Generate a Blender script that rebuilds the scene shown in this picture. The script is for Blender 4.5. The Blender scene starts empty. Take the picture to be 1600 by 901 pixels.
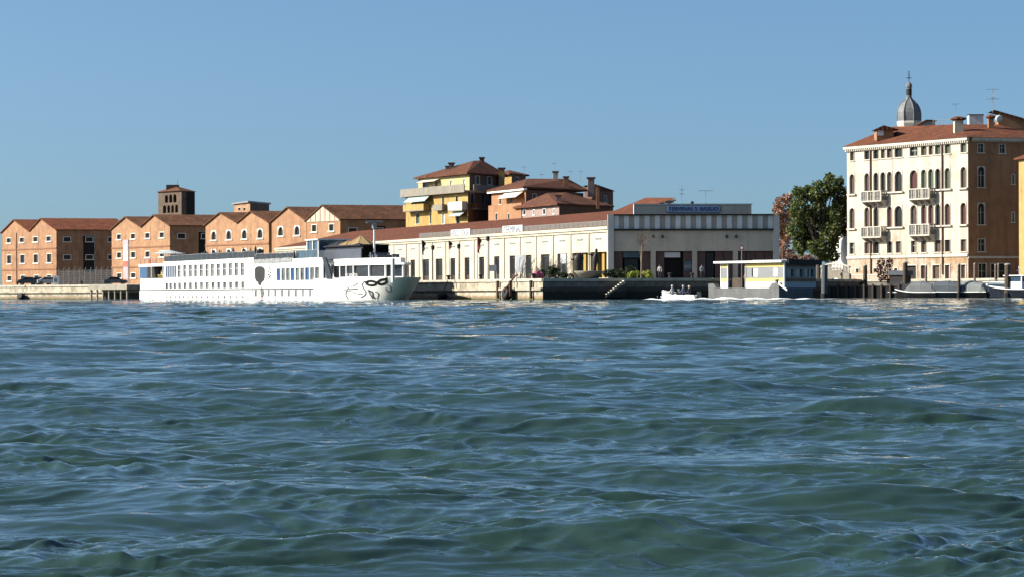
import bpy, bmesh, math, random
import numpy as np
from mathutils import Vector, Matrix

random.seed(7)
rng = np.random.default_rng(11)
scene = bpy.context.scene
col = scene.collection

# ------------------------------------------------------------------ camera
F = 3900.0          # focal length in photo pixels (1600 wide)
CAM_H = 0.75        # eye height over the water
HZ = 457.0          # photo row of the horizon on the optical axis
ROLL = math.radians(0.2)
cam_data = bpy.data.cameras.new("camera")
cam_data.sensor_width = 36.0
cam_data.sensor_fit = 'HORIZONTAL'
cam_data.lens = 36.0 * F / 1600.0
cam_data.shift_y = (HZ - 450.5) / 1600.0
cam_data.clip_start = 0.1
cam_data.clip_end = 20000.0
cam = bpy.data.objects.new("camera", cam_data)
col.objects.link(cam)
cam.matrix_world = (Matrix.Translation((0, 0, CAM_H)) @ Matrix.Rotation(math.radians(90), 4, 'X')
                    @ Matrix.Rotation(-ROLL, 4, 'Z'))
scene.camera = cam

# ------------------------------------------------------------------ sky and sun
SUN_EL = math.radians(31.0)
SUN_PHI = math.radians(88.0)         # from "straight behind the camera" towards the left
sun_dir = Vector((-math.sin(SUN_PHI) * math.cos(SUN_EL), -math.cos(SUN_PHI) * math.cos(SUN_EL), math.sin(SUN_EL)))
world = bpy.data.worlds.new("World")
scene.world = world
world.use_nodes = True
wn, wl = world.node_tree.nodes, world.node_tree.links
wn.clear()
w_out = wn.new('ShaderNodeOutputWorld')
w_bg = wn.new('ShaderNodeBackground')
w_sky = wn.new('ShaderNodeTexSky')
w_sky.sky_type = 'NISHITA'
w_sky.sun_disc = False
w_sky.sun_elevation = SUN_EL
w_sky.sun_rotation = math.atan2(sun_dir.x, sun_dir.y)
w_sky.air_density = 1.0
w_sky.dust_density = 3.0
w_sky.ozone_density = 4.0
w_sky.altitude = 0
w_bg.inputs['Strength'].default_value = 0.067
# clear autumn air: the band just over the horizon is as blue as the sky some way up
w_tc = wn.new('ShaderNodeTexCoord')
w_map = wn.new('ShaderNodeMapping')
w_map.vector_type = 'POINT'
w_map.inputs['Location'].default_value = (0, 0, 0.06)
w_map.inputs['Scale'].default_value = (1, 1, 1.5)
w_nrm = wn.new('ShaderNodeVectorMath'); w_nrm.operation = 'NORMALIZE'
wl.new(w_tc.outputs['Generated'], w_map.inputs['Vector'])
wl.new(w_map.outputs['Vector'], w_nrm.inputs[0])
wl.new(w_nrm.outputs['Vector'], w_sky.inputs['Vector'])
w_tint = wn.new('ShaderNodeVectorMath'); w_tint.operation = 'MULTIPLY'
w_tint.inputs[1].default_value = (0.91, 1.08, 1.11)
wl.new(w_sky.outputs['Color'], w_tint.inputs[0])
wl.new(w_tint.outputs['Vector'], w_bg.inputs['Color'])
wl.new(w_bg.outputs['Background'], w_out.inputs['Surface'])

sun_data = bpy.data.lights.new("sun", 'SUN')
sun_data.energy = 5.0
sun_data.angle = math.radians(0.53)
sun_data.color = (1.0, 0.93, 0.82)
sun = bpy.data.objects.new("sun", sun_data)
col.objects.link(sun)
sun.rotation_euler = sun_dir.to_track_quat('Z', 'Y').to_euler()

scene.view_settings.view_transform = 'Standard'
scene.view_settings.look = 'None'
scene.view_settings.gamma = 1.0
scene.view_settings.exposure = 1.2
scene.view_settings.use_curve_mapping = False
scene.render.engine = 'CYCLES'
scene.cycles.max_bounces = 5
scene.cycles.diffuse_bounces = 2
scene.cycles.glossy_bounces = 3
scene.cycles.transparent_max_bounces = 8
scene.cycles.caustics_reflective = False
scene.cycles.caustics_refractive = False

# ------------------------------------------------------------------ helpers
CR, SR = math.cos(ROLL), math.sin(ROLL)
def unroll(px, py):
    dx, dy = px - 800.0, py - HZ
    return dx * CR - dy * SR, dx * SR + dy * CR
def P(px, py, Y):
    a, b = unroll(px, py)
    return Vector((a / F * Y, Y, CAM_H - b / F * Y))
def XY(px, Y, py=440):
    p = P(px, py, Y)
    return (p.x, p.y)

MATS = {}
ALB = 0.62
def _lin(c):
    return (c[0], c[1], c[2], 1.0)
def mat(name, c, rough=0.8, var=0.18, scale=0.6, spec=0.3, metal=0.0, c2=None, mixscale=0.15, mixpos=0.55, mixw=0.12,
        bump=0.0, bscale=8.0, streak=0.0, coat=0.0, alpha=1.0):
    """Procedural surface: base colour broken by fine and coarse noise, optional second colour in patches, streaks, relief."""
    if name in MATS:
        return MATS[name]
    c = tuple(q * ALB for q in c[:3])
    if c2 is not None: c2 = tuple(q * ALB for q in c2[:3])
    m = bpy.data.materials.new(name)
    m.use_nodes = True
    n, l = m.node_tree.nodes, m.node_tree.links
    b = n['Principled BSDF']
    b.inputs['Roughness'].default_value = rough
    b.inputs['Specular IOR Level'].default_value = spec
    b.inputs['Metallic'].default_value = metal
    if coat:
        b.inputs['Coat Weight'].default_value = coat
    if alpha < 1:
        b.inputs['Alpha'].default_value = alpha
    geo = n.new('ShaderNodeNewGeometry')
    nz = n.new('ShaderNodeTexNoise')
    nz.inputs['Scale'].default_value = scale
    nz.inputs['Detail'].default_value = 7
    nz.inputs['Roughness'].default_value = 0.65
    l.new(geo.outputs['Position'], nz.inputs['Vector'])
    r = n.new('ShaderNodeMapRange')
    r.inputs['From Min'].default_value = 0.3
    r.inputs['From Max'].default_value = 0.7
    r.inputs['To Min'].default_value = 1 - var
    r.inputs['To Max'].default_value = 1 + var
    l.new(nz.outputs['Fac'], r.inputs['Value'])
    basec = None
    if c2 is not None:
        n2 = n.new('ShaderNodeTexNoise')
        n2.inputs['Scale'].default_value = mixscale
        n2.inputs['Detail'].default_value = 8
        n2.inputs['Roughness'].default_value = 0.7
        l.new(geo.outputs['Position'], n2.inputs['Vector'])
        r2 = n.new('ShaderNodeMapRange')
        r2.inputs['From Min'].default_value = mixpos - mixw
        r2.inputs['From Max'].default_value = mixpos + mixw
        l.new(n2.outputs['Fac'], r2.inputs['Value'])
        mx = n.new('ShaderNodeMix'); mx.data_type = 'RGBA'
        mx.inputs[6].default_value = _lin(c)
        mx.inputs[7].default_value = _lin(c2)
        l.new(r2.outputs['Result'], mx.inputs[0])
        basec = mx.outputs[2]
    vm = n.new('ShaderNodeVectorMath'); vm.operation = 'SCALE'
    if basec is None:
        vm.inputs[0].default_value = c[:3]
    else:
        l.new(basec, vm.inputs[0])
    l.new(r.outputs['Result'], vm.inputs['Scale'])
    outc = vm.outputs['Vector']
    if streak:
        mp = n.new('ShaderNodeMapping')
        mp.inputs['Scale'].default_value = (1.6, 1.6, 0.12)
        l.new(geo.outputs['Position'], mp.inputs['Vector'])
        n3 = n.new('ShaderNodeTexNoise')
        n3.inputs['Scale'].default_value = 1.0
        n3.inputs['Detail'].default_value = 6
        l.new(mp.outputs['Vector'], n3.inputs['Vector'])
        r3 = n.new('ShaderNodeMapRange')
        r3.inputs['From Min'].default_value = 0.5
        r3.inputs['From Max'].default_value = 0.75
        r3.inputs['To Min'].default_value = 1.0
        r3.inputs['To Max'].default_value = 1 - streak
        l.new(n3.outputs['Fac'], r3.inputs['Value'])
        v3 = n.new('ShaderNodeVectorMath'); v3.operation = 'SCALE'
        l.new(outc, v3.inputs[0]); l.new(r3.outputs['Result'], v3.inputs['Scale'])
        outc = v3.outputs['Vector']
    l.new(outc, b.inputs['Base Color'])
    if bump:
        nb = n.new('ShaderNodeTexNoise')
        nb.inputs['Scale'].default_value = bscale
        nb.inputs['Detail'].default_value = 5
        l.new(geo.outputs['Position'], nb.inputs['Vector'])
        bp = n.new('ShaderNodeBump')
        bp.inputs['Strength'].default_value = bump
        bp.inputs['Distance'].default_value = 0.067
        l.new(nb.outputs['Fac'], bp.inputs['Height'])
        l.new(bp.outputs['Normal'], b.inputs['Normal'])
    MATS[name] = m
    return m

def tile_mat(name, c, c2, axis=(1, 0, 0)):
    """Terracotta pan tiles: rows of fine relief along the slope plus mottled colour."""
    m = mat(name, c, rough=0.9, var=0.45, scale=2.2, c2=c2, mixscale=0.5, mixpos=0.52, mixw=0.1, spec=0.1)
    n, l = m.node_tree.nodes, m.node_tree.links
    geo = n.new('ShaderNodeNewGeometry')
    mp = n.new('ShaderNodeVectorMath'); mp.operation = 'DOT_PRODUCT'
    mp.inputs[1].default_value = axis
    l.new(geo.outputs['Position'], mp.inputs[0])
    s = n.new('ShaderNodeMath'); s.operation = 'MULTIPLY'; s.inputs[1].default_value = 2 * math.pi / 0.32
    l.new(mp.outputs['Value'], s.inputs[0])
    sn = n.new('ShaderNodeMath'); sn.operation = 'SINE'
    l.new(s.outputs[0], sn.inputs[0])
    bp = n.new('ShaderNodeBump'); bp.inputs['Strength'].default_value = 0.5; bp.inputs['Distance'].default_value = 0.06
    l.new(sn.outputs[0], bp.inputs['Height'])
    l.new(bp.outputs['Normal'], n['Principled BSDF'].inputs['Normal'])
    return m

class MB:
    """Collects quads, boxes, tubes ... into one mesh."""
    def __init__(s):
        s.v, s.f = [], []
    def add(s, verts, faces):
        o = len(s.v)
        s.v += [tuple(p) for p in verts]
        s.f += [tuple(i + o for i in f) for f in faces]
        return s
    def quad(s, a, b, c, d):
        return s.add([a, b, c, d], [(0, 1, 2, 3)])
    def poly(s, pts):
        return s.add(pts, [tuple(range(len(pts)))])
    def box(s, x0, x1, y0, y1, z0, z1):
        return s.add([(x0, y0, z0), (x1, y0, z0), (x1, y1, z0), (x0, y1, z0),
                      (x0, y0, z1), (x1, y0, z1), (x1, y1, z1), (x0, y1, z1)],
                     [(0, 3, 2, 1), (4, 5, 6, 7), (0, 1, 5, 4), (1, 2, 6, 5), (2, 3, 7, 6), (3, 0, 4, 7)])
    def prism(s, poly, y0, y1):
        """polygon in (x, z) counter-clockwise seen from -y, pushed from y0 to y1"""
        n = len(poly)
        vs = [(p[0], y0, p[1]) for p in poly] + [(p[0], y1, p[1]) for p in poly]
        fs = [tuple(range(n)), tuple(range(2 * n - 1, n - 1, -1))]
        fs += [(i, i + n, (i + 1) % n + n, (i + 1) % n) for i in range(n)]
        return s.add(vs, fs)
    def slab(s, poly, z0, z1):
        """polygon in (x, y), from z0 to z1"""
        n = len(poly)
        vs = [(p[0], p[1], z0) for p in poly] + [(p[0], p[1], z1) for p in poly]
        fs = [tuple(range(n - 1, -1, -1)), tuple(range(n, 2 * n))]
        fs += [(i, (i + 1) % n, (i + 1) % n + n, i + n) for i in range(n)]
        return s.add(vs, fs)
    def tube(s, a, b, r0, r1=None, n=8, cap=True):
        r1 = r0 if r1 is None else r1
        a, b = Vector(a), Vector(b)
        d = (b - a).normalized()
        u = d.orthogonal().normalized(); w = d.cross(u)
        vs = []
        for p, r in ((a, r0), (b, r1)):
            for i in range(n):
                t = 2 * math.pi * i / n
                vs.append(p + (u * math.cos(t) + w * math.sin(t)) * r)
        fs = [(i, (i + 1) % n, (i + 1) % n + n, i + n) for i in range(n)]
        if cap:
            fs += [tuple(range(n - 1, -1, -1)), tuple(range(n, 2 * n))]
        return s.add(vs, fs)
    def path(s, pts, r, n=6):
        for a, b in zip(pts[:-1], pts[1:]):
            s.tube(a, b, r, r, n)
        return s
    def lathe(s, prof, c=(0, 0), n=16, z0=0.0, sx=1.0, sy=1.0, phase=0.0):
        vs = []
        for r, z in prof:
            for i in range(n):
                t = 2 * math.pi * i / n + phase
                vs.append((c[0] + r * math.cos(t) * sx, c[1] + r * math.sin(t) * sy, z0 + z))
        fs = []
        for k in range(len(prof) - 1):
            for i in range(n):
                j = (i + 1) % n
                fs.append((k * n + i, k * n + j, (k + 1) * n + j, (k + 1) * n + i))
        fs.append(tuple(range(n - 1, -1, -1)))
        fs.append(tuple(range((len(prof) - 1) * n, len(prof) * n)))
        return s.add(vs, fs)
    def loft(s, rings, closed=True, cap=True):
        n = len(rings[0])
        vs = [p for r in rings for p in r]
        fs = []
        for k in range(len(rings) - 1):
            for i in range(n if closed else n - 1):
                j = (i + 1) % n
                fs.append((k * n + i, k * n + j, (k + 1) * n + j, (k + 1) * n + i))
        if cap and closed:
            fs.append(tuple(range(n - 1, -1, -1)))
            fs.append(tuple(range((len(rings) - 1) * n, len(rings) * n)))
        return s.add(vs, fs)
    def mesh(s, name, m=None, smooth=False):
        me = bpy.data.meshes.new(name)
        me.from_pydata(s.v, [], s.f)
        me.update()
        if m is not None:
            me.materials.append(m)
        if smooth:
            me.polygons.foreach_set('use_smooth', [True] * len(me.polygons))
        return me

WM = {}      # world matrix of every object made here
def link(o, parent, M):
    col.objects.link(o)
    if parent is not None:
        o.parent = parent
        o.matrix_local = WM[parent.name].inverted() @ M
    else:
        o.matrix_local = M
    WM[o.name] = M.copy()
    return o
ID = Matrix.Identity(4)
def tag(o, label, cat=None, group=None, kind=None):
    if label: o['label'] = label
    if cat: o['category'] = cat
    if group: o['group'] = group
    if kind: o['kind'] = kind
    return o
def thing(name, loc, label, cat, group=None):
    o = bpy.data.objects.new(name, None)
    o.empty_display_size = 0.5
    link(o, None, Matrix.Translation(loc))
    return tag(o, label, cat, group)
def obj(name, mb, m, parent=None, M=ID, smooth=False):
    me = mb if isinstance(mb, bpy.types.Mesh) else mb.mesh(name, m, smooth)
    o = bpy.data.objects.new(name, me)
    return link(o, parent, M)
def struct(name, mb, m, M=ID, smooth=False):
    o = obj(name, mb, m, None, M, smooth)
    o['kind'] = 'structure'
    return o
CACHE = {}
def shared(key, build, m, smooth=False):
    if key not in CACHE:
        CACHE[key] = build().mesh(key[0], m, smooth)
    return CACHE[key]

class Fr:
    """A vertical plane in the place: x along it to the right, y into it, z up. Converts photo points lying on it to metres."""
    def __init__(s, A, B, z0):
        s.A = Vector((A[0], A[1])); s.B = Vector((B[0], B[1])); s.z0 = z0
        s.d = (s.B - s.A).normalized(); s.L = (s.B - s.A).length
        s.M = Matrix.Translation((A[0], A[1], z0)) @ Matrix.Rotation(math.atan2(s.d.y, s.d.x), 4, 'Z')
    def u(s, px, py=400, off=0.0):
        a, b = unroll(px, py); k = a / F
        A = s.A + Vector((-s.d.y, s.d.x)) * off
        return (k * A.y - A.x) / (s.d.x - k * s.d.y)
    def z(s, px, py, off=0.0):
        a, b = unroll(px, py)
        Y = (s.A + Vector((-s.d.y, s.d.x)) * off + s.d * s.u(px, py, off)).y
        return CAM_H - b / F * Y - s.z0
    def uz(s, px, py, off=0.0):
        return s.u(px, py, off), s.z(px, py, off)
    def at(s, u, y=0, z=0):
        return s.M @ Matrix.Translation((u, y, z))
    def w(s, u, y=0, z=0):
        return s.M @ Vector((u, y, z))
GZ = 2.24            # quay level over the water

def wall(u0, u1, z0, z1, holes, y=0.0, depth=0.25, gable=None):
    """Wall sheet with rectangular openings (ua, ub, za, zb) and their reveals; gable = apex list closing the top."""
    mb = MB()
    us = sorted({u0, u1} | {h[0] for h in holes} | {h[1] for h in holes})
    us = [x for x in us if u0 - 1e-6 <= x <= u1 + 1e-6]
    zs = sorted({z0, z1} | {h[2] for h in holes} | {h[3] for h in holes})
    zs = [x for x in zs if z0 - 1e-6 <= x <= z1 + 1e-6]
    for i in range(len(us) - 1):
        run = None
        for k in range(len(zs) - 1):
            cu, cz = (us[i] + us[i + 1]) / 2, (zs[k] + zs[k + 1]) / 2
            inside = any(h[0] < cu < h[1] and h[2] < cz < h[3] for h in holes)
            if not inside:
                if run is None: run = zs[k]
            if (inside or k == len(zs) - 2) and run is not None:
                top = zs[k] if inside else zs[k + 1]
                mb.quad((us[i], y, run), (us[i + 1], y, run), (us[i + 1], y, top), (us[i], y, top))
                run = None
    for a, b, c, d in holes:
        yb = y + depth
        mb.quad((a, y, c), (a, y, d), (a, yb, d), (a, yb, c))
        mb.quad((b, y, d), (b, y, c), (b, yb, c), (b, yb, d))
        mb.quad((a, y, d), (b, y, d), (b, yb, d), (a, yb, d))
        mb.quad((b, y, c), (a, y, c), (a, yb, c), (b, yb, c))
    if gable:
        mb.poly([(u0, y, z1), (u1, y, z1)] + [(g[0], y, g[1]) for g in gable])
    return mb

def arch_frame(w, h, t, proud, depth, n=10):
    """Rectangular stone plate with a round-headed opening."""
    mb = MB(); r = w / 2 - t
    zc = h - t - r
    inner = [(-r, 0.0), (-r, zc)] + [(-r * math.cos(math.pi * i / n), zc + r * math.sin(math.pi * i / n)) for i in range(1, n)] + [(r, zc), (r, 0.0)]
    outer = []
    for i, (x, z) in enumerate(inner):
        if i <= 1: outer.append((-w / 2, z))
        elif i >= len(inner) - 2: outer.append((w / 2, z))
        else:
            t_ = (i - 1) / n
            if t_ < 0.25: outer.append((-w / 2, zc + (h - zc) * t_ / 0.25))
            elif t_ > 0.75: outer.append((w / 2, zc + (h - zc) * (1 - t_) / 0.25))
            else: outer.append((-w / 2 + w * (t_ - 0.25) / 0.5, h))
    k = len(inner)
    vs = [(x, -proud, z) for x, z in outer] + [(x, -proud, z) for x, z in inner] + [(x, depth, z) for x, z in inner] + [(x, 0, z) for x, z in outer]
    fs = []
    for i in range(k - 1):
        fs.append((i, i + 1, k + i + 1, k + i))
        fs.append((k + i, k + i + 1, 2 * k + i + 1, 2 * k + i))
        fs.append((3 * k + i, 3 * k + i + 1, i + 1, i))
    return mb.add(vs, fs)

def rect_frame(w, h, t, proud, depth):
    mb = MB()
    mb.box(-w / 2, -w / 2 + t, -proud, depth, 0, h)
    mb.box(w / 2 - t, w / 2, -proud, depth, 0, h)
    mb.box(-w / 2 + t, w / 2 - t, -proud, depth, h - t, h)
    return mb

def window(fr, parent, u, z, w, h, fm, pm, style='rect', depth=0.22, t=0.1, proud=0.03, sill=None, muntin=True, shutters=None, name='window'):
    """One window: frame (part) with pane, sill, glazing bar or shutters as sub-parts. Sits in a hole (u-w/2..u+w/2, z..z+h)."""
    w, h = round(w, 2), round(h, 2)
    M = fr.at(u, 0, z)
    wkey = (name, style, w, h, t, proud, fm.name)
    if style == 'arch':
        fo = obj(name, shared(wkey, lambda: arch_frame(w, h, t, proud, depth), fm), fm, parent, M)
    else:
        fo = obj(name, shared(wkey, lambda: rect_frame(w, h, t, proud, depth), fm), fm, parent, M)
    obj('pane', shared(('pane', w, h, depth, pm.name), lambda: MB().box(-w / 2 + .01, w / 2 - .01, depth - 0.02, depth + 0.02, 0.01, h - .01), pm), pm, fo, M)
    if muntin:
        obj('glazing_bar', shared(('glazing_bar', w, h, depth, fm.name),
            lambda: MB().box(-0.035, 0.035, depth - 0.07, depth - 0.025, 0.02, h * (0.78 if style == 'arch' else .97)).box(-w / 2 + t, -0.036, depth - 0.06, depth - 0.025, h * 0.55, h * 0.55 + 0.05).box(0.036, w / 2 - t, depth - 0.06, depth - 0.025, h * 0.55, h * 0.55 + 0.05), fm), fm, fo, M)
    if sill:
        sw, sh, sp = sill
        obj('sill', shared(('sill', w, sw, sh, sp, fm.name), lambda: MB().box(-w / 2 - sw, w / 2 + sw, -sp, 0.05, -sh, 0.0), fm), fm, fo, M)
    if shutters is not None:
        for sgn in (-1, 1):
            def bs(sgn=sgn):
                mb = MB(); x0, x1 = (-w + 0.02, -w / 2 - 0.01) if sgn < 0 else (w / 2 + 0.01, w - 0.02)
                mb.box(x0, x1, -0.06, -0.02, 0.05, h - 0.02)
                for k in range(6):
                    zz = 0.1 + (h - 0.25) * k / 6
                    mb.box(x0 + .04, x1 - .04, -0.085, -0.06, zz, zz + (h - .25) / 9)
                return mb
            obj('shutter', shared(('shutter', w, h, sgn, shutters.name), bs, shutters), shutters, fo, M)
    return fo

def text_mesh(s, size, m, depth=0.01, align='CENTER'):
    cu = bpy.data.curves.new('lettering', 'FONT')
    cu.body = s; cu.size = size; cu.extrude = depth; cu.align_x = align; cu.align_y = 'CENTER'; cu.resolution_u = 3
    tmp = bpy.data.objects.new('tmp_text', cu)
    col.objects.link(tmp)
    dg = bpy.context.evaluated_depsgraph_get()
    me = bpy.data.meshes.new_from_object(tmp.evaluated_get(dg))
    bpy.data.objects.remove(tmp)
    me.materials.clear(); me.materials.append(m)
    me.transform(Matrix.Rotation(math.radians(90), 4, 'X'))
    xs = [v.co.x for v in me.vertices]
    return me, (max(xs) - min(xs))

# shared palette
STONE = mat('istrian_stone', (0.62, 0.57, 0.47), var=0.2, scale=1.5, streak=0.2)
GLASS = mat('dark_window_glass', (0.02, 0.022, 0.024), rough=0.25, var=0.3, scale=1.5, spec=0.25)
GLASS_B = mat('blue_window_glass', (0.05, 0.09, 0.14), rough=0.08, var=0.4, scale=0.8, spec=0.6)
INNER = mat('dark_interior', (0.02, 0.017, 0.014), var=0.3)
WOODD = mat('weathered_wood', (0.09, 0.065, 0.045), var=0.35, scale=4, streak=.3)
STEEL = mat('grey_steel', (0.28, 0.29, 0.3), rough=0.5, var=0.12)
BLACKM = mat('black_rubber', (0.012, 0.012, 0.013), rough=0.7, var=0.3)
WHITE = mat('white_paint', (1.2, 1.2, 1.17), rough=0.4, var=0.04, streak=.05)
SHUT_BR = mat('brown_shutter', (0.12, 0.075, 0.055), var=0.25, scale=3)
SHUT_GR = mat('green_shutter', (0.07, 0.1, 0.07), var=0.25, scale=3)
BRONZE = mat('dark_bronze', (0.03, 0.025, 0.022), rough=0.5, var=.3)
# ------------------------------------------------------------------ water
RIP_A, RIP_B, RIP_C = 0.26, 2.6, 0.4
def build_water():
    rows = [4.6]
    while rows[-1] < 425:
        r = rows[-1]
        rows.append(r * (1 + np.interp(r, (4, 14, 60, 150, 425), (0.0017, 0.0017, 0.0036, 0.0052, 0.0065))))
    rows += [450, 600]
    rows = np.array(rows, dtype=np.float32)
    a_in = np.linspace(-math.radians(13.5), math.radians(13.5), 560)
    step = a_in[1] - a_in[0]
    out = [a_in[-1]]
    s = step
    while out[-1] < math.radians(58):
        s *= 1.09
        out.append(out[-1] + s)
    ang = np.concatenate([-np.array(out[:0:-1]), a_in, np.array(out[1:])]).astype(np.float32)
    nr, nc = len(rows), len(ang)
    X = (rows[:, None] * np.tan(ang)[None, :]).astype(np.float32)
    Y = np.repeat(rows[:, None], nc, axis=1).astype(np.float32)
    dr = np.gradient(rows)[:, None].astype(np.float32)
    Z = np.zeros_like(X); DX = np.zeros_like(X); DY = np.zeros_like(X)
    # gusts: slow change of chop over the surface
    def lowfreq(n, lam, seed):
        g = np.random.default_rng(seed); acc = np.zeros_like(X)
        for _ in range(n):
            l_ = lam * g.uniform(0.6, 1.7); t = g.uniform(0, math.pi); ph = g.uniform(0, 6.28)
            acc += np.cos(2 * math.pi / l_ * (X * math.cos(t) + Y * math.sin(t)) + ph)
        return acc / math.sqrt(n / 2)
    gust = np.clip(0.95 + 0.34 * lowfreq(7, 3.2, 3) + 0.2 * lowfreq(5, 11.0, 4), 0.3, 1.2)
    g = np.random.default_rng(5)
    comps = []
    for i in range(26):   # swell and boat wash
        comps.append((g.uniform(1.3, 3.6) if i > 3 else g.uniform(4, 8), math.radians(90 + g.normal(0, 24)), 0.021))
    for i in range(70):   # chop
        comps.append((math.exp(g.uniform(math.log(0.16), math.log(1.4))), math.radians(87 + g.normal(0, 29)), 0.0145))
    for i in range(40):   # ripples
        comps.append((math.exp(g.uniform(math.log(0.07), math.log(0.42))), math.radians(88 + g.normal(0, 30)), 0.020))
    for i in range(10):   # crossing wash from passing boats, diagonal
        comps.append((g.uniform(0.5, 1.4), math.radians(48 + g.normal(0, 8)), 0.022))
    for lam, th, steep in comps:
        kk = 2 * math.pi / lam
        a = steep * lam / (2 * math.pi)
        if lam > 3: a *= 0.55
        fade = np.clip((lam / dr - 2.5) / 4.0, 0, 1)
        ph = kk * (X * math.cos(th) + Y * math.sin(th)) + g.uniform(0, 6.28)
        am = a * fade * (gust if lam < 1.7 else 1.0)
        if lam > 0.5: am = am * np.clip(1 + (Y - 14) / 55, 1, 2.3)
        Z += am * np.cos(ph)
        q = 0.8
        DX -= q * am * math.cos(th) * np.sin(ph)
        DY -= q * am * math.sin(th) * np.sin(ph)
    # short sharp-crested ripples, their lines bent by the longer waves
    wx = 0.22 * lowfreq(5, 1.6, 31) + 0.05 * lowfreq(5, .5, 33); wy = 0.16 * lowfreq(5, 1.4, 32) + 0.035 * lowfreq(5, .45, 34)
    gust2 = np.clip(0.9 + 0.5 * lowfreq(7, 1.7, 41), 0.3, 1.1)
    for i in range(54):
        lam = math.exp(g.uniform(math.log(0.055), math.log(0.75))); th = math.radians(88 + g.normal(0, 24) + (30 if i % 4 == 0 else 0))
        kk = 2 * math.pi / lam; a = (0.064 if lam < 0.22 else 0.028) * lam / (2 * math.pi)
        fade = np.clip((lam / dr - 3.0) / 4.0, 0, 1)
        ph = kk * ((X + wx * min(1, lam * 4)) * math.cos(th) + (Y + wy * min(1, lam * 4)) * math.sin(th)) + g.uniform(0, 6.28)
        Z += a * fade * gust2 * (2.4 * (1 - np.abs(np.sin(ph * 0.5))) - 0.9)
    # single larger swells: (photo x, photo y of the crest, half width m, half length m, height m, skew)
    for px, py, w, l_, h, sk in ((1150, 612, 0.8, 0.45, 0.13, .25), (1330, 640, 0.8, 0.35, 0.10, 0.0), (345, 562, 0.5, 0.5, 0.12, 0),
                                 (1020, 845, 0.55, .2, 0.062, 0), (500, 858, 0.6, .22, 0.058, 0), (1380, 790, .5, .2, .07, .0), (620, 655, .7, .35, .08, 0),
                                 (230, 800, .5, .2, .055, 0), (760, 690, .6, .26, .05, 0), (1230, 520, 1.6, .8, .12, 0), (520, 530, 1.8, .8, .12, 0)):
        a_, b_ = unroll(px, py)
        y0 = CAM_H * F / max(b_, 5)
        x0 = a_ / F * y0
        dy = (Y - y0) - sk * (X - x0)
        Z += h * np.exp(-((X - x0) / w) ** 2 - (dy / l_) ** 2) * (1 - 0.35 * (dy / l_) ** 2)
    Z -= 0.02
    # foam: wake of the motorboat and a few breaking crests
    foam = np.zeros_like(X)
    Y0 = 251.0
    xb = (1040 - 800) / F * Y0
    s_ = X - xb
    yc = Y0 + 0.6 - 0.02 * s_ + 0.5 * np.sin(s_ * 0.5)
    wid = np.where(s_ < 0, 1.1, 1.2 + 0.12 * np.clip(s_, 0, 40))
    along = np.clip((s_ + 2.6) / 1.5, 0, 1) * np.clip(1 - s_ / 21.0, 0, 1)
    band = np.exp(-((Y - yc) / (wid * 1.4)) ** 2)
    foam += 2.2 * along * band
    Z += 0.36 * band * along * (0.6 + 0.4 * np.sin(2.3 * s_ + 0.7 * np.sin(Y * 1.3)))
    a2, b2 = unroll(1480, 760); yw = CAM_H * F / b2
    foam += 0.42 * np.exp(-((Y - yw - .25 * np.sin(X * 2)) / 0.22) ** 2) * np.clip((X - (1330 - 800) / F * yw) / 0.3, 0, 1)
    crest = np.clip((Z - 0.085) / 0.04, 0, 1) * np.clip(lowfreq(5, 5.0, 21) - 0.9, 0, 1) * (Y > 7) * (Y < 70)
    foam += 0.75 * crest
    co = np.empty((nr, nc, 3), dtype=np.float32)
    co[..., 0] = X + DX; co[..., 1] = Y + DY; co[..., 2] = Z
    idx = np.arange(nr * nc, dtype=np.int32).reshape(nr, nc)
    quads = np.stack([idx[:-1, :-1], idx[:-1, 1:], idx[1:, 1:], idx[1:, :-1]], axis=-1).reshape(-1, 4)
    me = bpy.data.meshes.new('canal_water')
    me.vertices.add(nr * nc)
    me.vertices.foreach_set('co', co.ravel())
    me.loops.add(quads.size)
    me.loops.foreach_set('vertex_index', quads.ravel())
    me.polygons.add(len(quads))
    me.polygons.foreach_set('loop_start', np.arange(0, quads.size, 4, dtype=np.int32))
    me.polygons.foreach_set('use_smooth', np.ones(len(quads), dtype=bool))
    at = me.attributes.new('foam', 'FLOAT', 'POINT')
    at.data.foreach_set('value', foam.ravel())
    me.update(); me.validate()

    m = bpy.data.materials.new('canal_water'); m.use_nodes = True
    n, l = m.node_tree.nodes, m.node_tree.links
    b = n['Principled BSDF']
    b.inputs['IOR'].default_value = 1.345
    b.inputs['Roughness'].default_value = 0.07
    geo = n.new('ShaderNodeNewGeometry')
    def noise(sc, detail, rough, stretch=(1, 1, 1), rot=0.0, dist=0.0):
        mp = n.new('ShaderNodeMapping'); mp.inputs['Scale'].default_value = stretch; mp.inputs['Rotation'].default_value = (0, 0, rot)
        l.new(geo.outputs['Position'], mp.inputs['Vector'])
        t = n.new('ShaderNodeTexNoise'); t.inputs['Scale'].default_value = sc; t.inputs['Detail'].default_value = detail
        t.inputs['Roughness'].default_value = rough; t.inputs['Distortion'].default_value = dist
        l.new(mp.outputs['Vector'], t.inputs['Vector'])
        return t.outputs['Fac']
    def bump(h, strength, dist, prev=None):
        bp = n.new('ShaderNodeBump'); bp.inputs['Strength'].default_value = strength; bp.inputs['Distance'].default_value = dist
        l.new(h, bp.inputs['Height'])
        if prev is not None: l.new(prev, bp.inputs['Normal'])
        return bp.outputs['Normal']
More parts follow.
